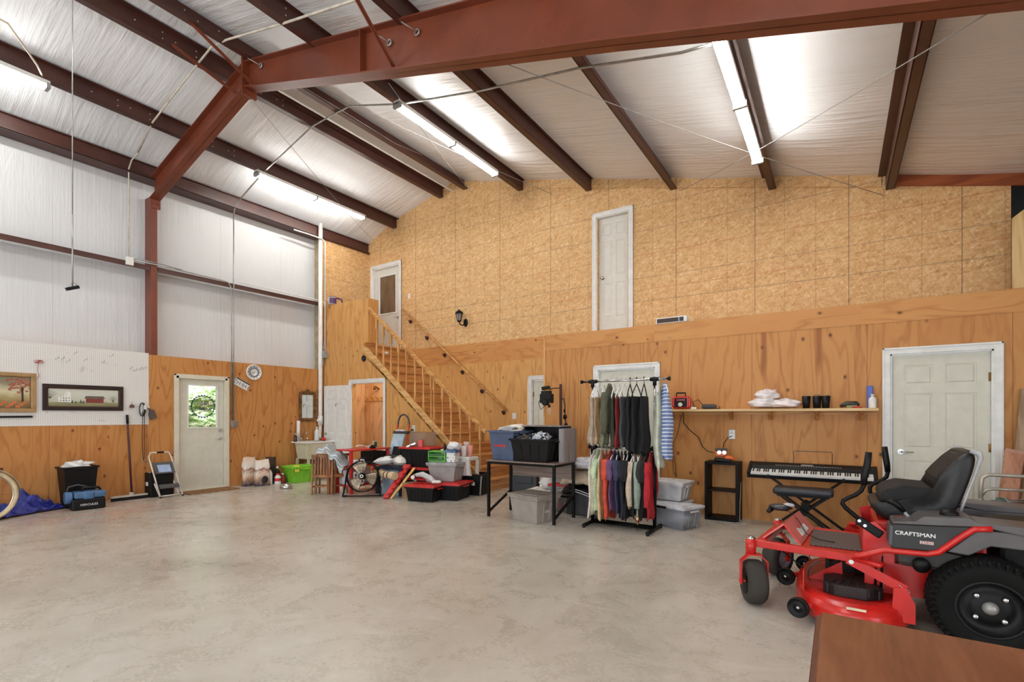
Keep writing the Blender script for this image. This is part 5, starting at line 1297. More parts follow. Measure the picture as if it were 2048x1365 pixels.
MB().cyl((-6.62, 5.80, .36), (-6.05, 5.72, .36), .065, n=18).build('roll_body', col((196, 170, 136), .8), t)
for f in (.55, .72): MB().cyl((-6.62+.57*f, 5.80-.08*f, .36), (-6.62+.57*(f+.05), 5.80-.08*(f+.05), .36), .0665, n=18).build('band', col((70, 56, 44), .7), t)
# leaning red tray and yellow board
t = wthing('red_tray', 'red plastic tote lid leaning on the tote stack', 'lid', (-6.0, 5.66, 0))
slab(Vector((-6.16, 5.55, .01)), Vector((-6.07, 5.60, .01)), Vector((-5.98, 6.02, .52)), Vector((-6.10, 5.98, .52)), .06).build('lid_panel', M['redp'], t, bevel=.015)
for f in (.15, .3, .45, .6, .75, .9):
    p = Vector((-6.10, 5.565, .01)).lerp(Vector((-6.02, 5.99, .52)), f); MB().box(p+Vector((.03, -.025, .0)), (.03, .05, .025)).build('lid_rib', M['redp'], t, bevel=.004)
tag(slab(Vector((-6.05, 5.60, .0)), Vector((-6.02, 5.62, .0)), Vector((-5.90, 6.04, .47)), Vector((-5.94, 6.02, .47)), .03).build('yellow_board', col((206, 168, 92), .6)), 'yellow wooden board leaning behind the red lid', 'board')
# tote stacks
BK = M['black']
tote('storage_tote', 'black tote with red lid on the floor, bottom of the tall stack', -5.96, 6.30, 0, .58, .42, .30, R(8), BK, M['redp'], 'black totes with red lids')
tote('storage_tote', 'black tote with red lid, second in the tall stack', -5.96, 6.30, .305, .58, .42, .17, R(8), BK, M['redp'], 'black totes with red lids')
tote('storage_tote', 'black tote with red lid topping the tall stack', -6.00, 6.30, .48, .60, .44, .34, R(8), BK, M['redp'], 'black totes with red lids')
tote('storage_tote', 'front black tote with red lid carrying the grey hand vacuum', -5.50, 5.85, 0, .50, .40, .265, R(12), BK, M['redp'], 'black totes with red lids', ribs=6)
tote('storage_tote', 'black tote with red lid below the grey tote', -5.28, 6.22, 0, .50, .52, .28, R(14), BK, M['redp'], 'black totes with red lids', ribs=6)
tote('storage_tote', 'grey tote stacked on a red-lidded tote', -5.38, 6.22, .285, .50, .38, .31, R(14), col((150, 146, 144), .4, var=.03, name='warm_grey_tote'), col((158, 158, 158), .4), ribs=0, tap=.80)
t = tote('storage_tote', 'black tote with white label at the foot of the stair', -5.22, 6.80-.02, 0, .38, .36, .36, R(10), BK, ribs=0, open_=True)
MB().b2((.02, -.176, .17), (.08, -.168, .23)).build('paper_label', wht, t)
MB().box((.185, -.15, .18), (.012, .03, .33), (0, R(4), 0)).build('side_strip', M['grey'], t)
tag(MB().b2((-5.71, 5.98, 0), (-5.80+.0, 6.2, .24)).b2((-5.98, 5.80, 0), (-5.80, 6.0, .25)).build('cardboard_box', col((140, 110, 78), .8)), 'brown cardboard box behind the front tote', 'box')
# hand vacuum
t = wthing('hand_vacuum', 'white and grey handheld vacuum lying on the front red lid', 'vacuum cleaner', (-5.55, 5.80, .27))
MB().tube([(-5.62, 5.76, .40), (-5.52, 5.80, .415), (-5.40, 5.84, .36), (-5.30, 5.86, .30)], [.03, .045, .045, .025], 12).build('body', col((196, 196, 194), .35), t)
MB().tube([(-5.44, 5.83, .345), (-5.30, 5.87, .298)], [.048, .028], 12).build('dust_cup', M['grey'], t)
MB().tube([(-5.63, 5.76, .41), (-5.69, 5.74, .375), (-5.67, 5.75, .33), (-5.62, 5.77, .30)], .018, 10).build('grip', col((150, 128, 104), .5), t)
MB().cyl((-5.66, 5.74, .37), (-5.64, 5.70, .37), .03, n=14).build('dial', M['white'], t)
bottle('lotion_bottle', 'white bottle lying beside the hand vacuum', -5.34, 5.83, .305, .024, .17, M['white'], M['black']).rotation_euler = (0, R(88), R(25))
# things on the stacks
zt = .82
t = wthing('acrylic_bin', 'clear acrylic bin upside down on the tall stack', 'bin', (-6.06, 6.38, zt))
b = MB(); b.box((-6.06, 6.38, zt+.12), (.34, .28, .24)); b.build('walls', glassm((236, 232, 228), .15, .9, 'acrylic'), t, solid=.004)
tag(MB().box((-5.88, 6.14, zt+.06), (.07, .05, .12), (0, 0, R(20))).build('red_carton', M['red']), 'small red carton on the tall stack', 'carton')
tag(MB().box((-6.06, 6.10, zt+.03), (.18, .05, .03), (0, R(-22), R(20))).box((-6.09, 6.10, zt+.015), (.1, .06, .03)).build('stapler', M['chrome']), 'grey metal tool resting on the tall stack lid', 'tool')
zt2 = .60
gr = col((96, 178, 66), .4, var=.04, name='bright_green')
t = thing('drawer_unit', 'small green two-drawer unit on the grey tote', 'drawer unit', (-5.46, 6.13, zt2), R(14))
MB().box((.0, .0, .008), (.30, .20, .014)).box((0, 0, .165), (.30, .20, .014)).box((-.145, 0, .085), (.014, .20, .16)).box((.145, 0, .085), (.014, .20, .16)).box((0, .095, .085), (.30, .012, .16)).box((0, 0, .085), (.28, .20, .010)).build('carcass', gr, t)
for z in (.045, .122): MB().box((0, -.085, z-.012), (.26, .014, .035)).build('drawer', col((44, 100, 40), .4), t)
tag(MB().box((-5.23, 6.20, zt2+.075), (.15, .16, .15), (0, 0, R(14))).build('dotted_box', (lambda g: g.out(g.mix(g.vor(g.vec(g.x, g.y, g.z), 26.0).lt(.28), (230, 228, 226), (36, 34, 40)), .6))(G('spotted_card'))), 'white box with black spots beside the green drawers', 'box')
tag(MB().box((-5.23, 6.20, zt2+.172), (.19, .20, .04), (0, 0, R(14))).build('blue_tray', col((70, 96, 134), .5, var=.2)), 'blue flat tray on the spotted box', 'tray')
tag(lump(MB(), (-5.24, 6.24, zt2+.25), (.12, .10, .065), 6, .25).build('white_bundle', wht), 'white bundled cloth on the blue tray', 'cloth')
bottle('dark_bottle', 'slim black bottle above the green drawers', -5.40, 6.20, zt2+.175, .022, .13, M['black'], M['black'])
tag(lump(MB(), (-5.50, 6.28, zt2+.08), (.09, .08, .10), 16, .3).build('white_bag', wht), 'white plastic bag behind the green drawers', 'bag')
t = wthing('white_side_table', 'white plastic stool between the totes and the stair', 'stool', (-5.30, 6.62, 0))
MB().b2((-5.50, 6.42, .60), (-5.08, 6.70, .66)).build('seat', M['white'], t, bevel=.015)
for x in (-5.48, -5.10):
    for y in (6.44, 6.68): MB().b2((x-.02, y-.02, .37), (x+.02, y+.02, .60)).build('leg', M['white'], t)
tag(slab(Vector((-5.28, 6.47, .345)), Vector((-5.10, 6.53, .345)), Vector((-5.08, 6.44, .60)), Vector((-5.30, 6.38, .60)), .01).build('white_sheet', wht), 'white curved sheet propped above the labelled tote', 'sheet')
pk = col((226, 150, 134), .45, name='coral_pink')
for i, (x, y, h, m_, lb) in enumerate([(-5.35, 6.52, .22, pk, 'tall coral pink tumbler on the white stool'), (-5.24, 6.50, .18, wht, 'white cup between the pink ones on the stool'), (-5.15, 6.55, .19, pk, 'right coral pink cup on the white stool'), (-5.30, 6.64, .24, col((200, 180, 176), .5), 'pale tumbler at the back of the white stool')]):
    o = MB().lathe([(0, 0), (.035, 0), (.05, h), (.045, h), (.032, .01), (0, .01)], 18).build('tumbler', m_); o.location = (x, y, .66); tag(o, lb, 'cup')
tag(lump(MB(), (-5.42, 6.60, .73), (.07, .06, .07), 21, .3).build('pink_flowers', col((214, 150, 150), .8, var=.2)), 'pink and grey artificial flowers on the white stool', 'flowers')
# ---------------------------------------------------------------- desk with storage bins
t = wthing('desk', 'brown topped desk with black square tube frame', 'desk', (-3.37, 5.57, 0))
dx0, dx1, dy0, dy1, dz = -3.87, -2.89, 5.32, 5.85, .765
g = G('walnut_laminate'); n = g.noise(g.vec(g.x*1.2, g.y*14.0, g.z*14.0), 2.0, 4.0); lam = g.out(g.ramp(n, [(.3, (98, 82, 74)), (.7, (140, 122, 112))]), .35)
MB().b2((dx0-.03, dy0-.03, dz-.018), (dx1+.03, dy1+.03, dz)).build('desktop', lam, t, bevel=.003)
b = MB(); q = .014
for a, c in (((dx0, dy0), (dx1, dy0)), ((dx0, dy1), (dx1, dy1)), ((dx0, dy0), (dx0, dy1)), ((dx1, dy0), (dx1, dy1))): b.bar((a[0], a[1], dz-.034), (c[0], c[1], dz-.034), .03, .03)
b.bar((dx0, dy1, .28), (dx1, dy1, .28), .025, .025)
b.build('top_frame', M['blackm'], t)
MB().b2((dx0+.05, dy1-.02, dz-.25), (dx1-.02, dy1-.005, dz-.05)).build('modesty_panel', lam, t)
for x in (dx0, dx1):
    for y in (dy0, dy1):
        o = MB().bar((x, y, .015), (x, y, dz-.02), .032, .032, (1, 0, 0)).build('leg', M['blackm'], t)
        MB().cyl((x, y, 0), (x, y, .018), .016, n=12).build('levelling_foot', M['chrome'], t)
    MB().bar((x, dy0, .08), (x, dy1, .30), .022, .028).build('side_brace', M['blackm'], t)
t = tote('storage_tote', 'tall blue tote with red tape on the desk', -3.68, 5.56, dz, .42, .40, .385, R(-6), col((72, 86, 112), .42, var=.05, name='slate_blue'), ribs=0, open_=True, tap=.84)
MB().b2((-.10, -.192, .24), (.03, -.184, .34)).build('paper_label', col((206, 198, 184), .6, var=.15), t).rotation_euler = (R(-3), 0, 0)
MB().b2((-.13, -.186, .175), (.07, -.178, .20)).build('red_tape', col((176, 44, 44), .4), t)
b = MB()
for k in range(5): sheet(b, (-3.86+.02*k, 5.50-.01*k, dz+.385+.012*k), (.20, .03, .01), (.02, .16, 0), lambda u, v: (0, 0, .008*math.sin(7*u+k)), 8, 6)
tag(b.build('folded_linens', wht, solid=.008), 'stack of white and patterned linens in the blue tote', 'linens')
b = MB()
b.tube([(-3.62+.10*(1-.05*k)*math.cos(a), 5.56+.03*k, dz+.41+.035*math.sin(a)+.002*k) for k in range(5) for a in [i*PI/6 for i in range(12)]], .022, 8)
tag(b.build('rolled_towel', col((226, 216, 202), .9)), 'rolled cream towel on top of the blue tote', 'towel')
tote('storage_tote', 'open black tote full of dark bags on the desk', -3.24, 5.52, dz, .58, .40, .29, R(-3), M['black'], ribs=3, open_=True, tap=.84)
b = MB(); lump(b, (-3.40, 5.50, dz+.28), (.13, .14, .06), 31, .45); tag(b.build('black_bag', col((24, 24, 26), .25)), 'glossy black bag in the open black tote', 'bag')
b = MB(); lump(b, (-3.20, 5.52, dz+.29), (.14, .13, .07), 33, .45); g = G('patterned_bag'); g.out(g.mix(g.vor(g.obj, 22.0, 'Color').gt(.5), (24, 26, 34), (196, 200, 208)), .3)
tag(b.build('patterned_bag', g.m), 'black and white patterned bag in the open black tote', 'bag')
t = wthing('small_cabinet', 'grey wood cabinet box lying open on the desk behind the black tote', 'cabinet', (-3.0, 5.8, dz))
gw = timber('grey_oak', (146, 138, 136), (130, 122, 120), (106, 98, 96), 'z')
MB().b2((-2.93, 5.52, dz), (-2.86, 5.88, dz+.42)).build('side_panel', gw, t)
MB().b2((-3.55, 5.60, dz+.44), (-2.95, 5.90, dz+.455)).build('top_panel', gw, t)
MB().b2((-3.50, 5.86, dz), (-2.93, 5.875, dz+.44)).b2((-3.50, 5.62, dz), (-3.485, 5.86, dz+.44)).build('back_panel', M['black'], t)
t = tote('storage_tote', 'beige grey tote with lid on the floor under the desk', -3.28, 5.50, 0, .50, .40, .36, R(-14), col((152, 144, 136), .45, var=.03, name='taupe_tote'), col((140, 132, 124), .5), ribs=0, tap=.84)
for dz_ in (.13, .20): MB().b2((.222, -.05, dz_), (.230, .04, dz_+.055)).build('side_label', col((196, 194, 190), .5), t)
# under and behind the desk
t = thing('black_case', 'black moulded plastic case behind the desk', 'case', (-4.34, 7.0, 0), R(8))
MB().box((0, 0, .24), (.46, .14, .48)).box((0, -.075, .30), (.30, .02, .14)).build('body', col((28, 32, 38), .4), t, bevel=.02)
t = tote('storage_tote', 'clear low bin with white lid and red clips behind the desk', -3.62, 6.46, 0, .50, .36, .26, R(6), M['clear'], M['white'], ribs=0)
for sx_ in (-.12, .14): MB().b2((sx_-.06, -.205, .20), (sx_+.06, -.195, .235)).build('clip', M['redp'], t)
tag(lump(MB(), (-3.58, 6.42, .36), (.12, .10, .09), 41, .3).build('white_bag', wht), 'white bag heaped on the low clear bin', 'bag')
t = tote('storage_tote', 'lower clear bin with red lid holding baubles', -3.18, 6.30, 0, .44, .34, .40, R(3), M['clear'], M['redp'], ribs=0)
for i, (x, y, z, c) in enumerate(((-.10, -.06, .08, (196, 60, 52)), (.02, -.08, .08, (150, 150, 160)), (.12, -.05, .09, (140, 96, 60)), (-.04, .05, .10, (90, 110, 140)), (.08, -.06, .20, (220, 220, 224)), (-.08, -.06, .21, (120, 70, 60)))):
    o = MB().ball((0, 0, 0), .065, 14).build('bauble', col(c, .3)); p = Matrix.Translation((-3.18, 6.30, 0)) @ Matrix.Rotation(R(3), 4, 'Z') @ Vector((x, y, z)); o.location = p
    tag(o, ['red bauble low at left in the red-lidded clear bin', 'grey bauble low in the middle of the clear bin', 'brown bauble low at right in the clear bin', 'blue bauble at the back of the clear bin', 'white patterned bauble upper right in the clear bin', 'dark red bauble upper left in the clear bin'][i], 'bauble', 'baubles in the clear bin')
tote('storage_tote', 'tall clear bin standing on the red lid behind the desk', -3.18, 6.30, .41, .40, .30, .26, R(3), M['clear'], None, ribs=0)
# heaped laundry cart with clothes
t = wthing('laundry_cart', 'grey bin heaped with clothes between desk and rack', 'bin', (-2.98, 6.25, 0))
MB().b2((-3.12, 6.08, 0), (-2.62, 6.42, .34)).build('body', M['dgrey'], t, bevel=.02)
tag(sheet(MB(), (-3.14, 6.02, .40), (.56, 0, .0), (0, .40, 0), lambda u, v: (0, -.02*math.sin(9*u), .04*math.sin(PI*u)-.10*(1-v)**3-.012*abs(math.sin(12*u))), 24, 12).build('dark_shirt', M['black'], solid=.05), 'black garment with white stripes lowest in the clothes heap', 'garment')
tag(MB().tube([(-2.98, 6.0, .37), (-2.86, 5.99, .35), (-2.72, 6.0, .31)], .006, 6).tube([(-2.98, 6.0, .34), (-2.86, 5.99, .32), (-2.72, 6.0, .28)], .006, 6).build('stripe', wht), 'white sleeve stripes on the black garment in the heap', 'stripe')
tag(sheet(MB(), (-3.16, 6.00, .56), (.58, 0, 0), (0, .42, .02), lambda u, v: (.01*math.sin(20*v), -.02*abs(math.sin(8*u)), .03*math.sin(PI*u)-.13*(1-v)**4-.02*abs(math.sin(9*u+1))), 28, 14).build('khaki_trousers', clothm((192, 174, 150)), solid=.05), 'khaki trousers folded over the clothes heap', 'trousers')
tag(lump(MB(), (-2.84, 6.20, .70), (.26, .20, .075), 44, .18, 30, 16).build('white_shirts', clothm((222, 222, 230))), 'pile of white shirts on top of the clothes heap', 'shirt')
tag(MB().b2((-3.05, 6.72, .60), (-2.85, 6.78, 1.02)).build('white_frame_panel', M['white'], bevel=.004), 'white framed panel standing behind the clothes heap', 'panel')
t = wthing('panel_stand', 'small crate carrying the white panel behind the heap', 'crate', (-2.95, 6.75, 0)); MB().b2((-3.1, 6.62, 0), (-2.72, 6.92, .599)).build('body', M['dgrey'], t)
# camera / work lamp stand behind the desk
t = wthing('lamp_stand', 'dark brown pole stand with clamp lamp and hanging bulb', 'lamp', (-3.47, 6.60, 0))
pb = col((66, 34, 26), .4, .3, name='brown_pole')
MB().b2((-3.485, 6.585, 0), (-3.455, 6.615, 1.82)).build('pole', pb, t)
MB().b2((-3.62, 6.45, 0), (-3.32, 6.75, .02)).build('base', pb, t)
MB().tube([(-3.47, 6.6, 1.76), (-3.60, 6.6, 1.765), (-3.66, 6.6, 1.74)], .008).build('arm', pb, t)
MB().box((-3.72, 6.59, 1.77), (.12, .08, .05), (0, R(-8), 0)).box((-3.71, 6.59, 1.70), (.15, .09, .055)).box((-3.70, 6.58, 1.61), (.19, .11, .14)).cyl((-3.70, 6.58, 1.55), (-3.70, 6.50, 1.55), .05).cyl((-3.63, 6.53, 1.62), (-3.63, 6.50, 1.62), .04).build('lamp_head', M['black'], t, bevel=.01)
MB().tube([(-3.78, 6.58, 1.66), (-3.84, 6.58, 1.55), (-3.80, 6.57, 1.44), (-3.72, 6.56, 1.50)], .005, 6).build('wire', M['black'], t)
MB().cyl((-3.64, 6.55, 1.52), (-3.64, 6.55, 1.47), .018, n=12).build('bulb_socket', M['black'], t)
MB().lathe([(0, 1.36), (.02, 1.365), (.035, 1.40), (.032, 1.43), (.018, 1.47)], 14, Matrix.Translation((-3.64, 6.55, 0))).build('bulb', glassm((255, 246, 230), .05, .8, 'bulb_glass'), t)
MB().tube([(-3.47, 6.6, 1.60), (-3.42, 6.6, 1.60), (-3.40, 6.6, 1.50), (-3.40, 6.6, 1.30), (-3.385, 6.6, 1.24)], .008).ball((-3.40, 6.6, 1.33), (.03, .03, .04)).ball((-3.385, 6.6, 1.20), (.03, .03, .045)).ball((-3.41, 6.6, 1.42), (.015, .015, .03)).build('hook_arm', M['blackm'], t)
# ---------------------------------------------------------------- clothes rack
RX0, RX1, RY = -2.565, -1.785, 5.73
t = wthing('clothes_rack', 'two-tier black clothes rack with chrome rails', 'clothes rack', (-2.17, RY, 0))
for x in (RX0, RX1):
    MB().tube([(x, RY, .05), (x, RY, .98)], .021, 12).build('lower_post', M['blackm'], t)
    MB().tube([(x, RY, .98), (x, RY, 1.72)], .010, 10).build('upper_post', M['chrome'], t)
    MB().tube([(x, RY-.27, .03), (x, RY+.24, .03)], .021, 12).build('foot', M['blackm'], t)
    for dy in (-.26, .23): MB().cyl((x, RY+dy, 0), (x, RY+dy, .03), .018, n=10).build('foot_glide', M['black'], t)
    MB().cyl((x, RY, 1.70), (x, RY, 1.80), .022, n=12).cyl((x-.05, RY, 1.775), (x+.05, RY, 1.775), .024, n=12).build('corner_bracket', M['black'], t)
    MB().cyl((x-.05, RY, .96), (x+.05, RY, .96), .026, n=12).cyl((x, RY, .90), (x, RY, 1.0), .026, n=12).build('collar', M['black'], t)
for dy in (-.05, .03, .10): MB().tube([(RX0, RY+dy, .035), (RX1, RY+dy, .035)], .012, 8).build('base_rail', M['blackm'], t)
MB().tube([(RX0-.14, RY, 1.775), (RX1+.16, RY, 1.775)], .014, 12).build('top_rail', M['chrome'], t)
MB().tube([(RX0, RY, .96), (RX1, RY, .96)], .013, 12).build('lower_rail', M['chrome'], t)
for x in (RX0-.15, RX1+.17): MB().cyl((x-.01, RY, 1.775), (x+.01, RY, 1.775), .024, n=12).build('end_knob', M['black'], t)
hang_w = M['white']; hang_b = M['black']
def hanger(x, zb, mat, label, rz, pants=False):
    t = thing('coat_hanger', label, 'hanger', (x, RY, zb), rz, 'hangers on the clothes rack')
    MB().tube([(0, .018*math.cos(a)+.0, .016+.018*math.sin(a)-.0) for a in [R(-20)+i*R(22) for i in range(10)]]+[(0, 0, -.02), (0, 0, -.05)], .0035, 6).build('hook', M['zinc'] if not pants else mat, t)
    w = .19 if not pants else .165
    d_ = .045 if pants else 0
    pts_ = [(0, 0, -.05), (0, w*.6, -.10-d_*.6), (0, w, -.155-d_), (0, w*.97, -.17-d_), (0, -w*.97, -.17-d_), (0, -w, -.155-d_), (0, -w*.6, -.10-d_*.6), (0, 0, -.05)]
    MB().tube(pts_, .0065, 6).build('frame', mat, t)
    return t
def garment(name, label, x, zb, L, mat, rz, kind='shirt', th=.028, seed=0, sl=.0, w=.20, cat=None):
    """cloth hung from a hanger in the plane across the rail"""
    rr = random.Random(seed+11); ph = [rr.random()*6 for _ in range(5)]
    t = thing(name, label, cat or kind, (x, RY, zb), rz, 'clothes on the upper rail' if zb > 1.5 else 'clothes on the lower rail')
    b = MB()
    def fn(u, v):
        a = u*2*PI
        if kind == 'trousers':
            hw = w*.78*(1-.12*v)*(1+.03*math.sin(5*v+ph[0])); top = -.20
            tk = th*(.8+.5*v)
        else:
            s = min(1, v/.10); hw = (.055+(w-.055)*s**.8)*(1 if v < .1 else 1-.13*(v-.1)/.3 if v < .4 else .87+.22*(v-.4)); top = -.055
            tk = th*(.45+.9*min(1, v*3))
        if v > .97: tk *= .8
        fold = 1+.38*math.sin(5*a+ph[1]+1.5*v)*min(1, v*2.2)+.16*math.sin(9*a+ph[2])*v
        yy = hw*math.cos(a)*(1+.02*math.sin(6*v+ph[3]))
        xx = tk*math.sin(a)*fold+.012*math.sin(3*v*PI+ph[4])*v
        dz_ = 0
        if kind != 'trousers' and v <= .10: dz_ = -(.10*abs(math.cos(a))**1.2)*s*1.0
        elif kind != 'trousers': dz_ = -.10*abs(math.cos(a))**1.2*max(0, 1-(v-.1)*3)
        hem = .02*math.sin(3*a+ph[0])*v
        return Vector((xx, yy, top-L*v+dz_*(1-v)+hem))
    b.grid(fn, 34, 26, closed=True)
    A = [v for v in b.bm.verts]
    b.build('body', mat, t, solid=.004)
    if kind in ('shirt', 'sweater', 'cardigan', 'jacket'):
        for s in (-1, 1):
            l = {'shirt': .22, 'sweater': .50, 'cardigan': .52, 'jacket': .54}[kind]+sl
            n = 10; pts_ = []; rs = []
            for i in range(n+1):
                f = i/n
                pts_.append((.006*math.sin(6*f+ph[1]), s*(w-.045+.05*math.sin(min(1, f*2)*PI/2)), -.155-l*f*(1-.0))); rs.append(.045-.012*f+.004*math.sin(12*f))
            MB().tube(pts_, rs, 12).build('sleeve', mat, t)
    if kind in ('shirt', 'sweater', 'cardigan', 'jacket', 'blouse'):
        MB().tube([(.0, .055*math.cos(a), -.058+.02*math.sin(a)) for a in [i*PI/8 for i in range(16)]], .007, 6, closed=True).build('collar', mat, t)
    return t
ZU, ZLo = 1.775, .96
C = clothm
up = [(-2.53, 'trousers', (176, 162, 146), .58, 'beige cuffed trousers, leftmost on the upper rail', .045), (-2.475, 'trousers', (188, 152, 112), .56, 'tan trousers beside the beige ones on the upper rail', .022),
      (-2.41, 'trousers', (122, 124, 98), .60, 'light olive trousers on the upper rail', .035), (-2.34, 'jacket', (84, 84, 66), .58, 'olive jacket with hanging sleeves on the upper rail', .03), (-2.275, 'trousers', (58, 60, 48), .62, 'dark green trousers right of the olive jacket', .028),
      (-2.215, 'trousers', (122, 30, 26), .60, 'dark red trousers on the upper rail', .030), (-2.15, 'trousers', (72, 74, 78), .58, 'charcoal trousers right of the red ones', .028), (-2.08, 'trousers', (30, 30, 32), .62, 'black trousers, left of the three black pairs', .035),
      (-2.00, 'trousers', (24, 24, 26), .66, 'black trousers, middle of the three black pairs', .04), (-1.91, 'trousers', (20, 20, 22), .66, 'widest black trousers next to the right post', .045)]
for i, (x, k, c, L, lb, th) in enumerate(up):
    rz = R(rnd.uniform(-9, 9)+8)
    hanger(x, ZU, hang_w if i < 7 else hang_b, 'hanger holding the '+lb, rz, True)
    if k == 'jacket': garment('jacket', lb, x, ZU, L, C(c), rz, 'jacket', th, i, -.05, .17)
    else:
        garment('trousers', lb, x, ZU, L, C(c), rz, 'trousers', th, i)
low = [(-2.53, 'blouse', (222, 214, 200), .66, 'long cream top, leftmost on the lower rail'), (-2.485, 'shirt', (196, 214, 176), .60, 'pale green shirt on the lower rail'), (-2.44, 'blouse', (214, 196, 150), .68, 'yellow cream frilled top on the lower rail'),
       (-2.385, 'shirt', (226, 92, 66), .64, 'coral orange shirt on the lower rail'), (-2.325, 'shirt', (206, 78, 58), .66, 'darker coral shirt on the lower rail'), (-2.275, 'shirt', (104, 76, 110), .56, 'purple shirt on the lower rail'),
       (-2.23, 'shirt', (58, 58, 84), .60, 'indigo shirt on the lower rail'), (-2.185, 'shirt', (40, 42, 56), .64, 'navy shirt on the lower rail'), (-2.14, 'shirt', (26, 26, 28), .62, 'black shirt next to the navy one'), (-2.09, 'shirt', (22, 22, 24), .64, 'black shirt near the middle of the lower rail'), (-2.04, 'sweater', (24, 24, 26), .60, 'black long-sleeved top on the lower rail'),
       (-2.01, 'sweater', (196, 178, 156), .50, 'beige long-sleeved top on the lower rail'), (-1.985, 'blouse', (214, 190, 140), .66, 'multicoloured striped top on the lower rail'), (-1.945, 'cardigan', (140, 156, 142), .58, 'sage green cardigan on the lower rail'),
       (-1.905, 'shirt', (44, 42, 38), .60, 'black-brown shirt right of the sage cardigan'), (-1.87, 'shirt', (24, 24, 24), .62, 'black shirt left of the red sweater'), (-1.83, 'sweater', (176, 30, 40), .62, 'red knitted sweater at the right of the lower rail')]
hl = ['white', 'white', 'white', 'brown', 'brown', 'white', 'white', 'brown', 'white', 'white', 'white', 'white', 'white', 'white', 'brown', 'brown', 'brown']
brn = col((96, 58, 40), .4, name='brown_hanger')
for i, (x, k, c, L, lb) in enumerate(low):
    rz = R(rnd.uniform(-12, 12)+10)
    m_ = C(c)
    if 'striped' in lb:
        g = G('striped_knit'); s_ = (g.z/.07).fr()
        g.out(g.mix(s_.gt(.75), g.mix(s_.lt(.25), g.mix(s_.lt(.5), (226, 212, 180), (190, 96, 70)), (98, 70, 52)), (206, 160, 84)), .9); m_ = g.m
    if 'knitted' in lb:
        g = G('ribbed_knit'); g.out(g.ramp(g.noise(g.obj, 9.0), [(.3, (160, 24, 34)), (.7, (190, 40, 50))]), .9, 0, (g.y*300.0).sin(), .6, .006); m_ = g.m
    hanger(x, ZLo, hang_w if hl[i] == 'white' else brn, 'hanger holding the '+lb, rz)
    L += .13
    garment({'blouse': 'blouse', 'shirt': 'shirt', 'sweater': 'sweater', 'cardigan': 'cardigan'}[k], lb, x, ZLo, L, m_, rz, k, .020, 40+i, w=.14 if 'pale green' in lb else .20)
# garments at the outer end of the top rail
rz = R(12)
hanger(-1.735, ZU, hang_w, 'white hanger with the pale sage dress outside the post', rz)
garment('dress', 'long pale sage dress hanging outside the right post', -1.735, ZU, .98, C((198, 204, 186)), rz, 'dress', .03, 71, w=.17)
rz = R(26)
g = G('blue_stripe_cloth'); s_ = ((g.z+g.y*.08)/.042).fr(); g.out(g.mix(s_.lt(.28), g.ramp(g.noise(g.obj, 14.0), [(.3, (92, 112, 160)), (.7, (124, 144, 186))]), (220, 222, 226)), .9)
hanger(-1.665, ZU, hang_w, 'white hanger with the blue striped dress at the rail end', rz)
garment('dress', 'blue and white striped dress at the end of the top rail', -1.665, ZU, .86, g.m, rz, 'dress', .05, 77, w=.17)
# bins between rack and black shelf
t = tote('storage_tote', 'upper white-grey tote of the stack right of the clothes rack', -1.80, 6.42, .29, .44, .36, .24, R(-6), col((196, 198, 200), .4), col((206, 208, 210), .4), ribs=0)
t = tote('storage_tote', 'lower white-grey tote of the stack right of the clothes rack', -1.80, 6.42, 0, .42, .36, .28, R(-6), col((186, 190, 194), .4), col((204, 206, 208), .4), ribs=0)
MB().tube([(.10, -.19, .25), (.24, -.20, .25), (.26, -.18, .22)], .006, 6).build('latch', M['dgrey'], t)
t = tote('storage_tote', 'clear bin of wrapped bottles with a black handle in front of the shelf', -1.64, 6.16, 0, .44, .36, .28, R(-22), glassm((216, 220, 228), .18, .7, 'cloudy_plastic'), col((206, 210, 216), .35), ribs=0)
MB().box((-.08, -.19, .245), (.14, .03, .03)).build('clip', M['black'], t, bevel=.006)
o = tag(lump(MB(), (0, 0, 0), (.15, .12, .09), 51, .35).build('wrapped_goods', col((190, 188, 192), .6, var=.15)), 'wrapped white goods inside the clear bin', 'goods'); o.location = (-1.64, 6.16, .12)
# ---------------------------------------------------------------- black cube shelf and what stands on it
t = wthing('cube_shelf', 'black two-cube open shelf by the partition wall', 'shelf', (-1.26, 6.95, 0))
sx0, sx1, sy0, sy1, sh = -1.455, -1.05, 6.77, 7.07, .755
sb = col((7, 6, 6), .5, Specular_IOR_Level=0.15, name='black_brown_laminate')
for nm, a, c in (('side_panel', (sx0, sy0, 0), (sx0+.035, sy1, sh)), ('side_panel', (sx1-.035, sy0, 0), (sx1, sy1, sh)), ('top_panel', (sx0+.035, sy0, sh-.035), (sx1-.035, sy1, sh)), ('bottom_panel', (sx0+.035, sy0, .0), (sx1-.035, sy1, .035)), ('middle_shelf', (sx0+.035, sy0+.01, .375), (sx1-.035, sy1, .392))):
    MB().b2(a, c).build(nm, sb, t, bevel=.002)
tag(MB().tube([(sx1-.22, sy0-.03, .006), (sx1-.05, sy0-.06, .006), (sx1+.02, sy0-.02, .012), (sx1+.015, sy0+.02, .2), (sx1+.015, sy0+.1, .5)], .004, 6).build('power_cable', M['grey']), 'thin cable curling at the foot of the black shelf', 'cable')
t = thing('toy_sander', 'orange and black palm sander on the cube shelf', 'power tool', (-1.25, 6.86, sh), R(8))
MB().box((0, 0, .02), (.20, .09, .04), (0, R(4), 0)).build('base', M['black'], t, bevel=.01)
MB().tube([(.02, 0, .055), (.10, 0, .05), (.14, 0, .035)], [.035, .03, .015], 12).box((-.03, 0, .10), (.12, .08, .07)).build('body', col((226, 106, 48), .35), t, bevel=.015)
MB().box((-.02, 0, .155), (.15, .085, .03)).build('handle', M['dgrey'], t, bevel=.012)
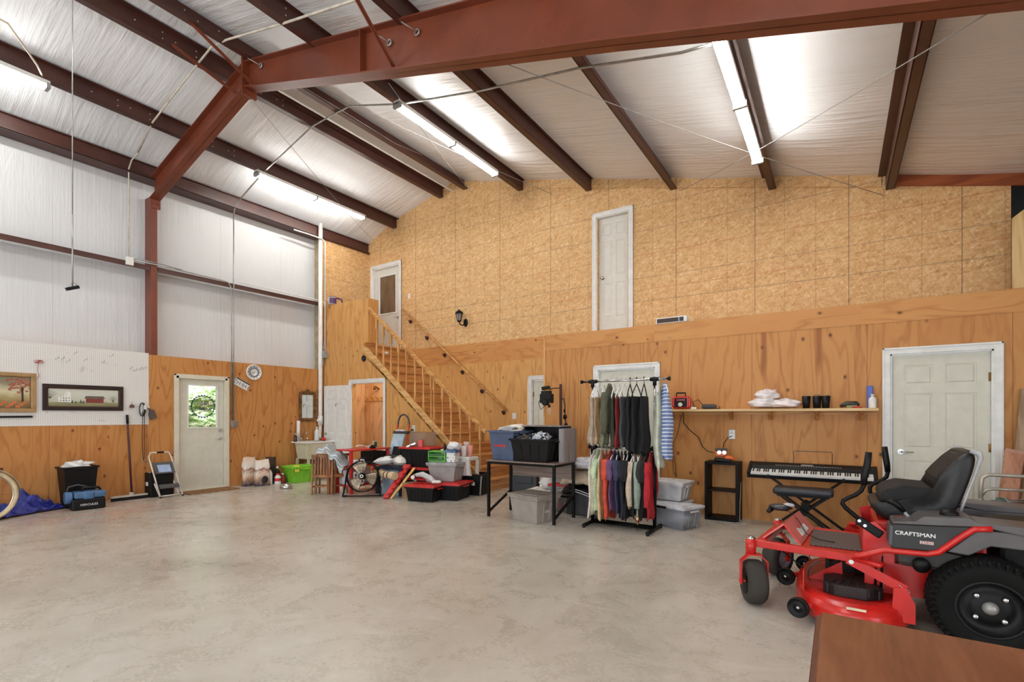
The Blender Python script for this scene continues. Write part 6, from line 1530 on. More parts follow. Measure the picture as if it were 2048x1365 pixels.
MB().cyl((-.04, -.042, .12), (-.04, -.05, .12), .025).cyl((.02, -.042, .12), (.02, -.05, .12), .025).build('dial', M['chrome'], t)
plate('power_outlet', 'grey metal outlet box above the cube shelf', 'outlet', -1.18, YN-.002, 1.10, 'y', w=.08, h=.125, kind='o', mat=M['zinc'])
tag(MB().tube([(-1.18, YN-.02, 1.08), (-1.23, YN-.04, 1.05), (-1.27, YN-.05, .98), (-1.27, YN-.10, .93)], .005, 6).build('charger_cable', M['black']), 'short black cable from the outlet to the orange tool', 'cable')
tag(MB().tube([(-1.84, YN-.08, 1.43), (-1.80, YN-.03, 1.38), (-1.80, YN-.015, 1.25), (-1.72, YN-.015, 1.15), (-1.60, YN-.015, 1.05), (-1.55, YN-.02, .93), (-1.48, YN-.05, .87), (-1.38, YN-.15, .86)], .005, 6).build('charger_cable', M['black']), 'black cable from the wall shelf down to the orange tool', 'cable')
tag(MB().tube([(-2.06, YN-.03, 1.43), (-2.03, YN-.012, 1.2), (-1.97, YN-.012, .95), (-1.96, YN-.012, .8), (-1.94, YN-.012, .55), (-1.90, YN-.012, .49), (-1.92, YN-.012, .70), (-1.96, YN-.012, .90), (-1.88, YN-.012, 1.12), (-1.82, YN-.012, 1.40)], .004, 6).build('thin_cable', col((84, 46, 30), .5)), 'thin brown cable drooping below the left end of the wall shelf', 'cable')
# ---------------------------------------------------------------- long wall shelf
SZT = 1.435
t = wthing('wall_shelf', 'long pale wooden shelf along the partition wall', 'shelf', (-.8, YN-.13, 1.42))
MB().b2((-2.12, YN-.25, SZT-.032), (.375, YN-.001, SZT)).build('board', timber('pale_pine_board', (226, 196, 146), (218, 184, 132), (196, 156, 104), 'x'), t, bevel=.003)
for x in (-1.95, -1.18, -.72, -.22, .22):
    MB().prism([(YN-.20, SZT-.033), (YN-.001, SZT-.033), (YN-.001, SZT-.14), (YN-.04, SZT-.14)], x-.02, x+.02, 'x').build('bracket', timber('oak_bracket', (200, 142, 82), (186, 126, 68), (160, 100, 50), 'z'), t)
MB().b2((-2.12, YN-.02, SZT-.07), (.375, YN-.001, SZT-.033)).build('cleat', M['pine'], t)
# red job radio
t = thing('radio', 'red and black portable radio at the left end of the shelf', 'radio', (-1.80, YN-.13, SZT), R(10))
MB().box((0, 0, .095), (.22, .14, .17)).build('body', M['red'], t, bevel=.025, seg=3)
MB().b2((-.085, -.078, .03), (.075, -.069, .155)).build('front_panel', M['black'], t, bevel=.006)
MB().cyl((-.01, -.078, .065), (-.01, -.094, .065), .028, n=20).build('tuning_dial', col((226, 222, 210), .35), t)
MB().b2((-.06, -.082, .115), (.05, -.077, .14)).build('display', col((150, 40, 36), .3), t)
MB().tube([(-.065, 0, .17), (-.065, 0, .225), (.05, 0, .225), (.05, 0, .17)], .011, 8).build('handle', M['black'], t)
for sx_ in (-.105, .105): MB().box((sx_, -.0, .095), (.03, .15, .12)).build('corner_guard', M['red'], t, bevel=.01)
t = wthing('charger', 'grey battery charger with tangled leads on the shelf', 'charger', (-1.45, YN-.13, SZT))
MB().box((-1.44, YN-.13, SZT+.035), (.18, .10, .06)).build('body', M['dgrey'], t, bevel=.02)
MB().tube([(-1.62, YN-.13, SZT+.01), (-1.66, YN-.1, SZT+.10), (-1.58, YN-.12, SZT+.13), (-1.52, YN-.13, SZT+.05), (-1.40, YN-.18, SZT+.01), (-1.30, YN-.15, SZT+.01), (-1.32, YN-.1, SZT+.04)], .005, 6).build('lead', M['black'], t)
MB().box((-1.63, YN-.16, SZT+.015), (.07, .04, .03)).build('plug', M['white'], t, bevel=.006)
bagc = col((232, 222, 220), .35, var=.05, name='thin_plastic_bag')
tag(lump(MB(), (-.79, YN-.12, SZT+.065), (.16, .11, .075), 61, .22, 30, 18, .25).build('plastic_bag', bagc), 'lower left white plastic bag on the shelf', 'bag')
tag(lump(MB(), (-.75, YN-.12, SZT+.17), (.13, .10, .07), 63, .26, 30, 18).build('plastic_bag', bagc), 'white plastic bag with twisted ear, top of the pile', 'bag')
tag(lump(MB(), (-.55, YN-.12, SZT+.055), (.16, .10, .065), 67, .22, 30, 18, .25).build('plastic_bag', bagc), 'right white plastic bag with faint red print', 'bag')
for i, (x, lb) in enumerate(((-.325, 'black tumbler, left of the group on the shelf'), (-.215, 'black tumbler, second of the pair on the shelf'), (-.125, 'black tumbler, right of the group on the shelf'))):
    t = thing('tumbler', lb, 'cup', (x, YN-.12, SZT), 0, 'black tumblers on the shelf')
    MB().lathe([(0, 0), (.036, 0), (.048, .15), (.043, .15), (.033, .008), (0, .008)], 24).build('cup', M['black'], t)
    MB().tube([(.03*math.cos(a), .03*math.sin(a), .15+.015*(i % 2)) for a in [k*PI/4 for k in range(8)]], .003, 5, closed=True).tube([(.02, 0, .14), (.035, 0, .20)], .002, 5).build('ring_tag', M['zinc'], t)
t = wthing('black_glove_tool', 'small black and yellow tool lying on the shelf', 'tool', (.10, YN-.12, SZT))
MB().tube([(.02, YN-.13, SZT+.02), (.08, YN-.12, SZT+.055), (.17, YN-.12, SZT+.05), (.20, YN-.12, SZT+.03)], [.016, .03, .034, .02], 10).build('body', col((40, 42, 34), .4), t)
MB().box((.13, YN-.14, SZT+.02), (.10, .05, .03)).build('trim', col((110, 116, 50), .4), t)
tag(MB().tube([(.24-.09, YN-.17, SZT+.012), (.285-.06, YN-.18, SZT+.012)], .008, 6).ball((.145, YN-.165, SZT+.013), .013, 8).build('red_bauble_clip', M['redp']), 'tiny red item near the right end of the shelf', 'clip')
t = bottle('glue_bottle', 'white bottle at the right end of the shelf', .325, YN-.10, SZT, .038, .16, M['white'], M['white'])
t = wthing('blue_tube', 'blue tube standing behind the white bottle', 'tube', (.30, YN-.05, SZT)); MB().b2((.275, YN-.06, SZT), (.335, YN-.03, SZT+.26)).build('body', col((60, 78, 160), .35), t, bevel=.008)
# ---------------------------------------------------------------- keyboard, stand, bench
kx0, kx1, kyf, kyb, kz = -.93, .36, 6.62, 6.90, .645
t = wthing('digital_piano', 'black digital piano on an X stand by the wall', 'keyboard', (-.28, 6.76, kz))
MB().prism([(kyf, kz), (kyb, kz), (kyb, kz+.092), (kyb-.10, kz+.092), (kyf+.13, kz+.075), (kyf+.13, kz+.045), (kyf, kz+.045)], kx0, kx1, 'x').build('body', M['black'], t, bevel=.004)
for x0, x1 in ((kx0, kx0+.035), (kx1-.035, kx1)): MB().prism([(kyf-.002, kz), (kyb, kz), (kyb, kz+.096), (kyb-.10, kz+.096), (kyf, kz+.075)], x0, x1, 'x').build('end_block', M['black'], t, bevel=.004)
nw = 52; wk = (kx1-kx0-.08)/nw
for i in range(nw):
    x = kx0+.04+i*wk; MB().b2((x+.0006, kyf+.004, kz+.045), (x+wk-.0006, kyf+.130, kz+.066)).build('white_key', M['white'], t)
for i in range(nw-1):
    if (i % 7) in (0, 2, 3, 5, 6):
        x = kx0+.04+(i+1)*wk; MB().b2((x-.0055, kyf+.048, kz+.062), (x+.0055, kyf+.130, kz+.078)).build('black_key', M['black'], t)
b = MB()
for i in range(26): b.box((kx0+.30+i*.026, kyb-.09, kz+.095), (.015, .012, .004))
b.box((kx0+.62, kyb-.06, kz+.095), (.12, .03, .004)); b.build('buttons', M['grey'], t)['kind'] = 'stuff'
MB().tube([(-.45, kyb-.02, kz+.10), (-.45, kyb+.02, kz+.23), (-.44, kyb+.02, kz+.24), (-.07, kyb+.02, kz+.24), (-.06, kyb+.02, kz+.23), (-.06, kyb-.02, kz+.10)], .004, 6).build('music_rest', M['dgrey'], t)
t.rotation_euler = (R(20), 0, 0)
t = wthing('keyboard_stand', 'black X stand under the digital piano', 'stand', (-.26, 6.78, 0))
for y, (a, c) in ((6.83, ((-.70, .60), (.05, .035))), (6.86, ((.05, .60), (-.62, .035)))):
    MB().bar((a[0], y, a[1]), (c[0], y, c[1]), .025, .03, (0, 1, 0)).build('cross_tube', M['blackm'], t)
for x in (-.70, .05): MB().tube([(x, 6.60, .635), (x, 6.90, .635)], .016, 10).build('support_arm', M['black'], t); 
for x in (-.70, .05): MB().bar((x, 6.845, .60), (x, 6.845, .64), .03, .03, (0, 1, 0)).build('arm_joint', M['black'], t)
for x in (-.62, .05): MB().tube([(x, 6.62, .02), (x, 7.0, .02)], .014, 10).build('foot_tube', M['blackm'], t)
MB().cyl((-.32, 6.80, .31), (-.32, 6.89, .31), .035, n=14).build('pivot', M['blackm'], t)
t = wthing('piano_bench', 'black padded folding bench in front of the piano', 'bench', (-.33, 6.42, 0))
MB().box((-.33, 6.42, .505), (.58, .30, .075)).build('cushion', col((30, 34, 42), .32), t, bevel=.03, seg=4)
MB().box((-.33, 6.42, .46), (.50, .24, .02)).build('seat_frame', M['blackm'], t)
for y in (6.33, 6.50):
    MB().bar((-.55, y, .455), (.02, y+.0, .02), .022, .022, (0, 1, 0)).build('leg', M['blackm'], t)
    MB().bar((-.10, y+.03, .455), (-.62, y+.03, .02), .022, .022, (0, 1, 0)).build('leg', M['blackm'], t)
for x in (.02, -.62): MB().tube([(x, 6.25, .018), (x, 6.62, .018)], .015, 10).build('foot_tube', M['blackm'], t)
MB().cyl((-.31, 6.30, .27), (-.31, 6.56, .27), .022, n=12).box((-.31, 6.42, .33), (.08, .06, .09)).build('pivot', M['blackm'], t)
# ---------------------------------------------------------------- right edge: hand truck, planks, second vehicle
t = wthing('hand_truck', 'grey tubular hand truck behind the mower', 'hand truck', (1.2, 6.3, 0))
hg = col((176, 170, 158), .35, .5, name='satin_steel')
MB().tube([(1.115, 6.3, .02), (1.115, 6.3, .70), (1.125, 6.3, .77), (1.17, 6.3, .80), (1.45, 6.3, .80), (1.50, 6.3, .77), (1.51, 6.3, .70), (1.51, 6.3, .02)], .018, 10).build('frame', hg, t)
MB().tube([(1.12, 6.3, .60), (1.15, 6.3, .655), (1.20, 6.3, .67), (1.50, 6.3, .67)], .014, 8).build('cross_bar', hg, t)
MB().tube([(1.115, 6.3, .30), (1.51, 6.3, .30)], .014, 8).build('cross_bar', hg, t)
MB().b2((1.10, 6.05, .0), (1.52, 6.30, .012)).build('toe_plate', hg, t)
for x in (1.09, 1.535): MB().tube([(x, 6.36+.10*math.cos(a), .13+.10*math.sin(a)) for a in [i*PI/10 for i in range(20)]], .028, 8, closed=True).build('wheel', M['rubber'], t)
t = wthing('leaning_plank', 'tallest weathered plank leaning at the right edge', 'plank', (1.6, 6.9, 0))
fc_ = timber('cedar_board', (186, 134, 104), (172, 118, 88), (150, 98, 72), 'z')
MB().bar((1.44, 6.86, .02), (1.60, 7.06, 1.62), .10, .03, (0, -1, .2)).build('board', timber('grey_plank', (166, 138, 104), (150, 122, 90), (128, 100, 72), 'z'), t)
for i, (x, lb) in enumerate(((1.35, 'left reddish composite board leaning by the door'), (1.52, 'right reddish composite board leaning by the door'))):
    t = wthing('leaning_plank', lb, 'plank', (x, 6.6, 0)); MB().bar((x-.07, 6.50+.03*i, .0), (x+.10, 6.80+.03*i, 1.00), .135, .028, (0, -1, .25)).build('board', fc_, t)
    MB().bar((x+.10-.013, 6.787+.03*i, .93), (x+.105, 6.803+.03*i, 1.01), .14, .034, (0, -1, .25)).build('end_cap', col((168, 126, 104), .6), t)
# second machine: low black trailer bed with a covered load
t = wthing('utility_cart', 'black utility cart behind the mower at the right edge', 'cart', (1.5, 5.5, 0))
MB().b2((.66, 5.30, .36), (2.5, 5.90, .555)).build('bed', col((30, 29, 30), .4), t, bevel=.01)
MB().b2((.60, 5.28, .548), (2.5, 5.34, .57)).b2((.60, 5.86, .548), (2.5, 5.92, .57)).build('rim', M['grey'], t, bevel=.004)
for x in (1.0, 2.2):
    for y in (5.28, 5.92): MB().lathe([(0, -.04), (.10, -.04), (.17, -.035), (.18, 0), (.17, .035), (.10, .04), (0, .04)], 28, M4((x, y, .18), (PI/2, 0, 0))).build('wheel', M['rubber'], t)
b = MB(); lump(b, (1.24, 5.45, .615), (.28, .18, .07), 81, .08, 30, 16)
t2 = tag(b.build('black_pack', col((34, 33, 34), .28)), 'glossy black padded pack strapped on the utility cart', 'pack')
for k in range(3): MB().tube([(1.10+.12*k+.02*math.sin(a)*.3, 5.45+.175*math.cos(a), .62+.075*math.sin(a)) for a in [i*PI/10 for i in range(21)]], .004, 6).build('strap', M['grey'], t2)
t = wthing('green_mug', 'green cup and wire fittings on the utility cart rim', 'cup', (1.16, 5.8, .57)); MB().lathe([(0, 0), (.035, 0), (.04, .08), (.036, .08), (.032, .01), (0, .01)], 16, Matrix.Translation((1.16, 5.80, .57))).build('cup', col((40, 104, 84), .4), t)
tag(MB().tube([(1.02+.03*math.cos(a), 5.80+.02*math.sin(a), .60+.03*math.sin(a*1.5)) for a in [i*.6 for i in range(14)]], .006, 6).build('wire_coil', M['zinc']), 'coil of wire on the utility cart rim', 'wire')
# ---------------------------------------------------------------- red zero-turn riding mower, front towards -x
t = mw = wthing('riding_mower', 'red zero-turn riding mower with black seat, at the right of the floor', 'riding mower', (.15, 4.35, 0))
RD = M['red']
tyre_g = G('turf_tyre')
# wheels -------------------------------------------------
def wheel(c, axis, r, w, rim_r, rim_mat, name, face=1, tread=False, hub=None):
    """c centre, axis unit vector pointing to the visible face"""
    A = Vector(axis).normalized(); m = Matrix.Translation(c) @ Vector((0, 0, 1)).rotation_difference(A).to_matrix().to_4x4()
    s = r*.16
    prof = [(rim_r, -w/2+.01), (rim_r+.012, -w/2), (r-s, -w/2+.004), (r-s*.35, -w/2+s*.35), (r, -w/4), (r+.002, 0), (r, w/4), (r-s*.35, w/2-s*.35), (r-s, w/2-.004), (rim_r+.012, w/2), (rim_r, w/2-.01), (rim_r-.008, w/2-.03), (rim_r-.008, -w/2+.03), (rim_r, -w/2+.01)]
    wh = MB().lathe(prof, 56, m).build(name, M['rubber'], mw)
    if tread:
        b = MB()
        n = 44
        for k in range(n):
            for sd in (-1, 1):
                a0 = k*2*PI/n+(0 if sd > 0 else PI/n)
                P_ = [m @ Vector(((r-.010*abs(f)**3*2.2)*math.cos(a0+.13*f), (r-.010*abs(f)**3*2.2)*math.sin(a0+.13*f), sd*(.012+f*(w/2-.010)))) for f in (0, .35, .7, 1)]
                for p, q in zip(P_, P_[1:]):
                    up = ((p+q)/2-Vector(c)); up = up-A*up.dot(A); b.bar(p, q, .015, .010, up)
        for k in range(n):
            a0 = k*2*PI/n
            p = m @ Vector(((r-.035)*math.cos(a0), (r-.035)*math.sin(a0), w/2-.004)); q = m @ Vector(((r-.004)*math.cos(a0+.05), (r-.004)*math.sin(a0+.05), w/2-.012)); b.bar(p, q, .014, .010, A)
        o = b.build('tread_blocks', M['rubber'], mw); o['kind'] = 'stuff'
    return wh, m
for yc, sg in ((3.845, -1), (4.86, 1)):
    wh, m = wheel((.706, yc, .278), (0, sg, 0), .270, .245, .150, None, 'rear_tyre', tread=True)
    w2 = .245/2
    MB().lathe([(.158, w2-.004), (.150, w2+.002), (.144, w2-.006), (.140, w2-.05), (.10, w2-.062), (.085, w2-.045), (.05, w2-.04), (0, w2-.04)], 40, m).build('rear_rim', M['black'], mw)
    MB().lathe([(.0, w2-.012), (.016, w2-.014), (.026, w2-.022), (.034, w2-.032), (.036, w2-.04)], 28, m).build('hub_cap', col((150, 148, 144), .4, .4), mw)
    for k in range(4):
        a = k*PI/2+.75; MB().lathe([(0, w2-.030), (.010, w2-.032), (.015, w2-.036), (.016, w2-.046)], 14, m @ Matrix.Translation((.085*math.cos(a), .085*math.sin(a), 0))).build('wheel_bolt', M['chrome'], mw)
    MB().cyl((.706, yc, .278), (.706, yc-sg*.25, .278), .05, n=16).build('axle', M['black'], mw)
caster = [((-.51, 3.95, .155), (-math.cos(R(24)), -math.sin(R(24)), 0)), ((-.43, 4.76, .155), (math.cos(R(25)), -math.sin(R(25)), 0))]
cw = col((52, 48, 43), .8, name='worn_caster_rubber', bump=.2); rimg = col((150, 156, 168), .4)
for i, (c, ax) in enumerate(caster):
    A = Vector(ax).normalized(); m = Matrix.Translation(c) @ Vector((0, 0, 1)).rotation_difference(A).to_matrix().to_4x4(); r, w = .155, .135
    prof = [(.085, -w/2+.008), (.10, -w/2), (r-.02, -w/2+.006), (r-.004, -w/2+.025), (r, -w/5), (r, w/5), (r-.004, w/2-.025), (r-.02, w/2-.006), (.10, w/2), (.085, w/2-.008), (.085, -w/2+.008)]
    MB().lathe(prof, 48, m).build('caster_tyre', cw, mw)
    MB().lathe([(.088, w/2-.004), (.08, w/2-.02), (.055, w/2-.035), (.03, w/2-.01), (0, w/2-.008)], 28, m).lathe([(.088, -w/2+.004), (.08, -w/2+.02), (.03, -w/2+.01), (0, -w/2+.008)], 28, m).build('caster_rim', rimg if i else M['black'], mw)
    side = A; top = Vector(c)+Vector((0, 0, .195)); fw = A.cross(Vector((0, 0, 1)))
    b = MB()
    for s in (-1, 1):
        p0 = Vector(c)+side*s*.088; b.bar(p0-Vector((0, 0, .02)), p0+Vector((0, 0, .15)), .008, .05, fw); b.bar(p0+Vector((0, 0, .145)), top+side*s*.035, .05, .008, side)
    b.bar(top-side*.05, top+side*.05, .055, .010)
    b.cyl(Vector(c)-side*.10, Vector(c)+side*.10, .010, n=8)
    b.build('caster_fork', RD, mw)
    px_ = top.x+(-.02 if i == 0 else -.0); py_ = top.y
    MB().cyl((px_, py_, .345), (px_, py_, .462), .034, n=20).build('caster_post', RD, mw)
    MB().lathe([(0, .478), (.026, .476), (.034, .462), (.030, .46)], 20, Matrix.Translation((px_, py_, 0))).build('grease_cap', M['chrome'], mw)
# main frame ---------------------------------------------
for y in (3.985, 4.72):
    MB().bar((-.53 if y < 4.2 else -.45, y, .428), (.16, y, .405), .05, .05).build('frame_rail', RD, mw, bevel=.005)
MB().bar((-.47, 3.99, .43), (-.40, 4.72, .43), .06, .045).build('front_cross_bar', RD, mw, bevel=.005)
slab(Vector((-.46, 4.05, .455)), Vector((-.38, 4.68, .455)), Vector((-.27, 4.68, .565)), Vector((-.33, 4.08, .565)), .012).build('front_ramp', RD, mw)
slab(Vector((-.33, 4.08, .565)), Vector((-.27, 4.68, .565)), Vector((-.17, 4.68, .44)), Vector((-.22, 4.02, .44)), .012).build('front_ramp', RD, mw)
slab(Vector((-.272, 4.24, .523)), Vector((-.248, 4.52, .523)), Vector((-.196, 4.50, .469)), Vector((-.220, 4.20, .469)), .006).build('warning_sticker', col((206, 206, 202), .4, var=.15), mw)
MB().b2((-.22, 4.01, .425), (.14, 4.69, .435)).build('foot_plate', RD, mw)
g = G('rubber_mat'); ch = ((g.x+(g.y-4.35).ab()*.8)/.03).fr().lt(.45)
mt = g.out(g.mix(ch*.6, (70, 62, 58), (116, 106, 100)), .7, 0, ch, .6, .004)
MB().b2((-.17, 4.08, .436), (.13, 4.62, .446)).build('foot_mat', mt, mw, bevel=.004)
# tower under levers and seat base
MB().prism([(.135, .40), (.135, .64), (.20, .66), (.30, .56), (.30, .40)], 3.99, 4.01, 'y').prism([(.135, .40), (.135, .64), (.20, .66), (.30, .56), (.30, .40)], 4.69, 4.71, 'y').b2((.135, 4.0, .40), (.145, 4.70, .60)).build('tower', RD, mw)
MB().b2((.20, 4.06, .50), (.75, 4.64, .66)).build('seat_base', RD, mw, bevel=.02)
MB().b2((.145, 4.02, .20), (1.25, 4.06, .40)).build('chassis_plate', RD, mw)
MB().b2((.145, 4.64, .20), (1.25, 4.68, .40)).build('chassis_plate', RD, mw)
MB().b2((.80, 4.08, .26), (1.35, 4.62, .62)).build('engine', M['black'], mw, bevel=.03)
MB().cyl((.95, 4.35, .60), (.95, 4.35, .70), .17, n=28).build('engine_shroud', M['black'], mw, bevel=.01)
for sgn, y0, y1 in ((-1, 3.80, 4.04), (1, 4.66, 4.90)):
    ys_ = y0 if sgn < 0 else y1
    # black side pod with logo face
    MB().prism([(.270, .540), (.275, .690), (.46, .700), (.640, .715), (.50, .565), (.471, .548)], y0+.004, y1, 'y').build('side_pod', M['dgrey'] if False else col((40, 38, 38), .45, name='charcoal_pod'), mw, bevel=.008)
    MB().prism([(.255, .56), (.262, .675), (.285, .68), (.285, .55)], y0+.006, y1-.03, 'y').build('pod_front_cap', col((74, 76, 80), .4), mw, bevel=.006)
    gp = col((92, 88, 88), .4, var=.04, name='graphite_fender')
    MB().prism([(.275, .692), (.29, .705), (.387, .718), (.425, .752), (.63, .764), (.667, .742), (.86, .735), (1.30, .72), (1.30, .695), (.84, .69), (.72, .712), (.64, .716), (.46, .702)], y0, y1+.02, 'y').build('fender_top', gp, mw, bevel=.006)
    MB().prism([(.53, .556), (.624, .546), (.718, .612), (1.25, .60), (1.30, .70), (.72, .70), (.66, .695)], y0+.012, y1, 'y').build('rear_fender', gp, mw, bevel=.008)
    MB().prism([(.30, .43), (.30, .54), (.52, .55), (.64, .53), (.62, .46), (.50, .42)], y0+.05, y1, 'y').build('fuel_tank', col((52, 48, 45), .5), mw, bevel=.03)
    MB().lathe([(0, .0), (.028, 0), (.042, .006), (.045, .03), (.0, .03)], 24, M4((.415, y0+.05 if sgn < 0 else y1, .455), (PI/2*(1 if sgn < 0 else -1), 0, 0))).build('tank_port', M['black'], mw)
    MB().tube([(.07, ys_, .462), (.12, ys_, .475), (.235, ys_, .525), (.44, ys_, .532), (.49, ys_, .550), (.60, ys_, .665), (.645, ys_, .705), (.72, ys_, .715)], .017, 14).build('side_tube', RD, mw)
    MB().tube([(.075, ys_, .462), (.08, ys_+.02, .445), (.21, ys_, .425), (.23, ys_+.03*-sgn, .43)], .016, 12).build('side_tube', RD, mw)
    yl = ys_-.02*sgn+.0
    MB().bar((.05, yl, .435), (.34, yl, .295), .012, .055, (0, 0, 1)).build('lift_arm', RD, mw)
    MB().cyl((.068, yl+.012*sgn, .425), (.068, yl+.02*sgn, .425), .014, n=14).build('arm_bolt', M['chrome'], mw)
    MB().tube([(.34+.02*math.cos(a), yl+.014*sgn, .29+.010*math.sin(a)) for a in [i*PI/5 for i in range(10)]], .002, 5, closed=True).tube([(.30, yl+.014*sgn, .33), (.345, yl+.014*sgn, .29)], .002, 5).build('hitch_pin', M['chrome'], mw)
    # wheel-well black knob
    MB().lathe([(0, .0), (.03, 0), (.045, .015), (.045, .04), (.03, .055), (0, .06)], 20, Matrix.Translation((.552, y0+.10 if sgn < 0 else y1-.10, .735))).build('fuel_cap', M['black'], mw)
text('brand_lettering', 'CRAFTSMAN', .032, col((226, 226, 224), .4), face_m((.383, 3.8025, .640), (0, -1, 0)), mw, .0015, sx=1.04, bold=.0005)
MB().b2((.405, 3.802, .588), (.468, 3.8035, .606)).build('model_badge', col((206, 196, 192), .4), mw)
text('model_lettering', 'Z5800', .021, col((150, 40, 38), .4), face_m((.437, 3.8015, .597), (0, -1, 0)), mw, .0006)
# seat ---------------------------------------------------
sv = col((24, 24, 25), .5, var=.05, name='seat_vinyl'); sc_ = col((12, 12, 13), .75, name='seat_cloth')
b = MB()
# shell: base pan rising into a tall back, swept across y
prof = [(.165, .755), (.20, .775), (.27, .770), (.37, .765), (.48, .768), (.525, .79), (.53, .86), (.52, .93), (.545, .99), (.61, 1.08), (.665, 1.135), (.70, 1.14), (.72, 1.10), (.70, 1.0), (.66, .86), (.625, .745), (.56, .70), (.40, .66), (.27, .655), (.21, .68)]
def seat_sec(y, k):
    cx_, cz_ = .45, .82
    return [(cx_+(x-cx_)*k, y, cz_+(z-cz_)*(k if z > cz_ else 1-(1-k)*.6)) for x, z in prof]
ys2 = [(4.075, .80), (4.09, .93), (4.13, 1.0), (4.35, 1.0), (4.57, 1.0), (4.61, .93), (4.625, .80)]
V = [[b.bm.verts.new(p) for p in seat_sec(y, k)] for y, k in ys2]
for A, B in zip(V, V[1:]):
    for i in range(len(prof)): b.bm.faces.new((A[i], A[(i+1) % len(prof)], B[(i+1) % len(prof)], B[i]))
b.bm.faces.new(V[0][::-1]); b.bm.faces.new(V[-1])
b.build('seat_shell', sv, mw, smooth=True, subd=1)
MB().prism([(.225, .775), (.235, .835), (.27, .868), (.345, .895), (.52, .885), (.53, .78), (.45, .765)], 4.10, 4.60, 'y').build('seat_cushion', sc_, mw, bevel=.03, seg=4)
MB().prism([(.515, .90), (.515, .955), (.545, 1.0), (.605, 1.075), (.665, 1.132), (.675, 1.10), (.60, .98), (.56, .88)], 4.12, 4.58, 'y').build('back_cushion', sc_, mw, bevel=.02, seg=3)
gv = col((168, 168, 168), .22, name='silver_piping')
for y in (4.085, 4.615): MB().tube([(.675, y, 1.135), (.715, y, 1.12), (.722, y, 1.09), (.70, y, 1.0), (.66, y, .86), (.628, y, .75)], [.012, .02, .014, .008, .008, .008], 10).build('seat_piping', gv, mw)
MB().b2((.30, 4.12, .655), (.60, 4.58, .70)).build('seat_spring_base', M['black'], mw)
# control levers -----------------------------------------
def bar_lever(y, dxs, pts, grip):
    MB().tube(pts, .014, 12).build('control_lever', M['blackm'], mw)
    MB().tube(grip, [.018, .021, .021, .019], 14).build('lever_grip', M['black'], mw)
bar_lever(4.0, 0, [(.235, 4.02, .585), (.165, 4.01, .63), (.105, 4.0, .675), (.04, 3.99, .735), (.022, 3.985, .762), (.028, 3.985, .785), (.05, 3.99, .80), (.095, 4.0, .825), (.125, 4.0, .855), (.137, 4.0, .885), (.142, 4.0, .90)],
          [(.139, 4.0, .895), (.142, 4.0, .96), (.158, 4.0, 1.03), (.166, 4.0, 1.112)])
bar_lever(4.7, 0, [(.33, 4.68, .60), (.29, 4.69, .65), (.23, 4.70, .72), (.203, 4.70, .765), (.202, 4.70, .80), (.22, 4.70, .828), (.27, 4.70, .855), (.305, 4.70, .885), (.312, 4.70, .92), (.312, 4.70, .935)],
          [(.312, 4.70, .925), (.306, 4.70, .99), (.298, 4.70, 1.05), (.292, 4.70, 1.115)])
MB().bar((.105, 4.0, .665), (.235, 4.0, .575), .035, .055, (0, 0, 1)).build('lever_bracket', M['black'], mw, bevel=.008)
for p in ((.115, 3.985-.005, .66), (.145, 3.985-.005, .632)): MB().cyl(p, (p[0], p[1]-.008, p[2]), .010, n=12).build('bracket_bolt', M['chrome'], mw)
MB().bar((.215, 4.70, .665), (.345, 4.70, .575), .035, .055, (0, 0, 1)).build('lever_bracket', M['black'], mw, bevel=.008)
MB().tube([(.375, 3.98, .67), (.368, 3.99, .715), (.345, 4.0, .745)], .010, 10).build('brake_lever', M['grey'], mw)
MB().tube([(.35, 4.0, .74), (.31, 4.0, .785), (.285, 4.0, .80), (.262, 4.0, .795)], [.014, .019, .019, .012], 12).build('brake_grip', M['black'], mw)
MB().b2((.30, 3.96, .700), (.44, 4.02, .712)).build('height_selector_plate', col((120, 60, 56), .5), mw)
# cutting deck -------------------------------------------
b = MB()
def deck_r(a):
    # rounded three-lobe outline, long across y
    return 1.0+.05*math.cos(3*a)
def dk_fn(u, v):
    a = u*2*PI; ex, ey = .335, .66
    cx_, cy_ = .075, 4.30
    c_, s_ = math.cos(a), math.sin(a)
    q = (abs(c_)**2.4+abs(s_)**2.4)**(-1/2.4)
    R_ = [(1.0, .055), (1.01, .10), (1.0, .14), (.96, .17), (.88, .19), (.80, .19), (.76, .175), (.55, .17), (.25, .17), (0.001, .17)]
    f = v*(len(R_)-1); i = min(int(f), len(R_)-2); t_ = f-i
    k = R_[i][0]*(1-t_)+R_[i+1][0]*t_; z = R_[i][1]*(1-t_)+R_[i+1][1]*t_
    return Vector((cx_+ex*q*c_*k, cy_+ey*q*s_*k, z))
b.grid(dk_fn, 72, 36, closed=True)
b.build('mower_deck', RD, mw)
def bc(n_, y, x=.09):
    b = MB()
    m = Matrix.Translation((x, y, 0))
    b.prism([(-.175, -.10), (-.11, -.155), (.06, -.155), (.15, -.08), (.15, .10), (.06, .155), (-.11, .155), (-.175, .08)], .172, .245, 'z', m)
    for k in range(6):
        b.bar((x-.15+k*.055, y-.15, .19), (x-.15+k*.055, y-.15, .243), .012, .012, (0, 1, 0)); b.bar((x-.15+k*.055, y-.145, .247), (x-.10+k*.04, y-.02, .25), .010, .010)
    b.build('belt_cover', col((34, 31, 30), .55, name='belt_cover_black'), mw, bevel=.012)
bc(0, 4.02); bc(1, 4.62)
MB().b2((-.20, 3.86, .18), (-.192, 3.93, .31)).b2((-.20, 4.66, .18), (-.192, 4.73, .31)).build('deck_bracket', RD, mw)
MB().prism([(-.16, 3.93), (.08, 4.06), (.10, 4.5), (-.17, 4.6)], .17, .176, 'z').prism([(-.19, .18), (.02, .33), (.03, .18)], 4.16, 4.17, 'y').build('deck_gusset', RD, mw)
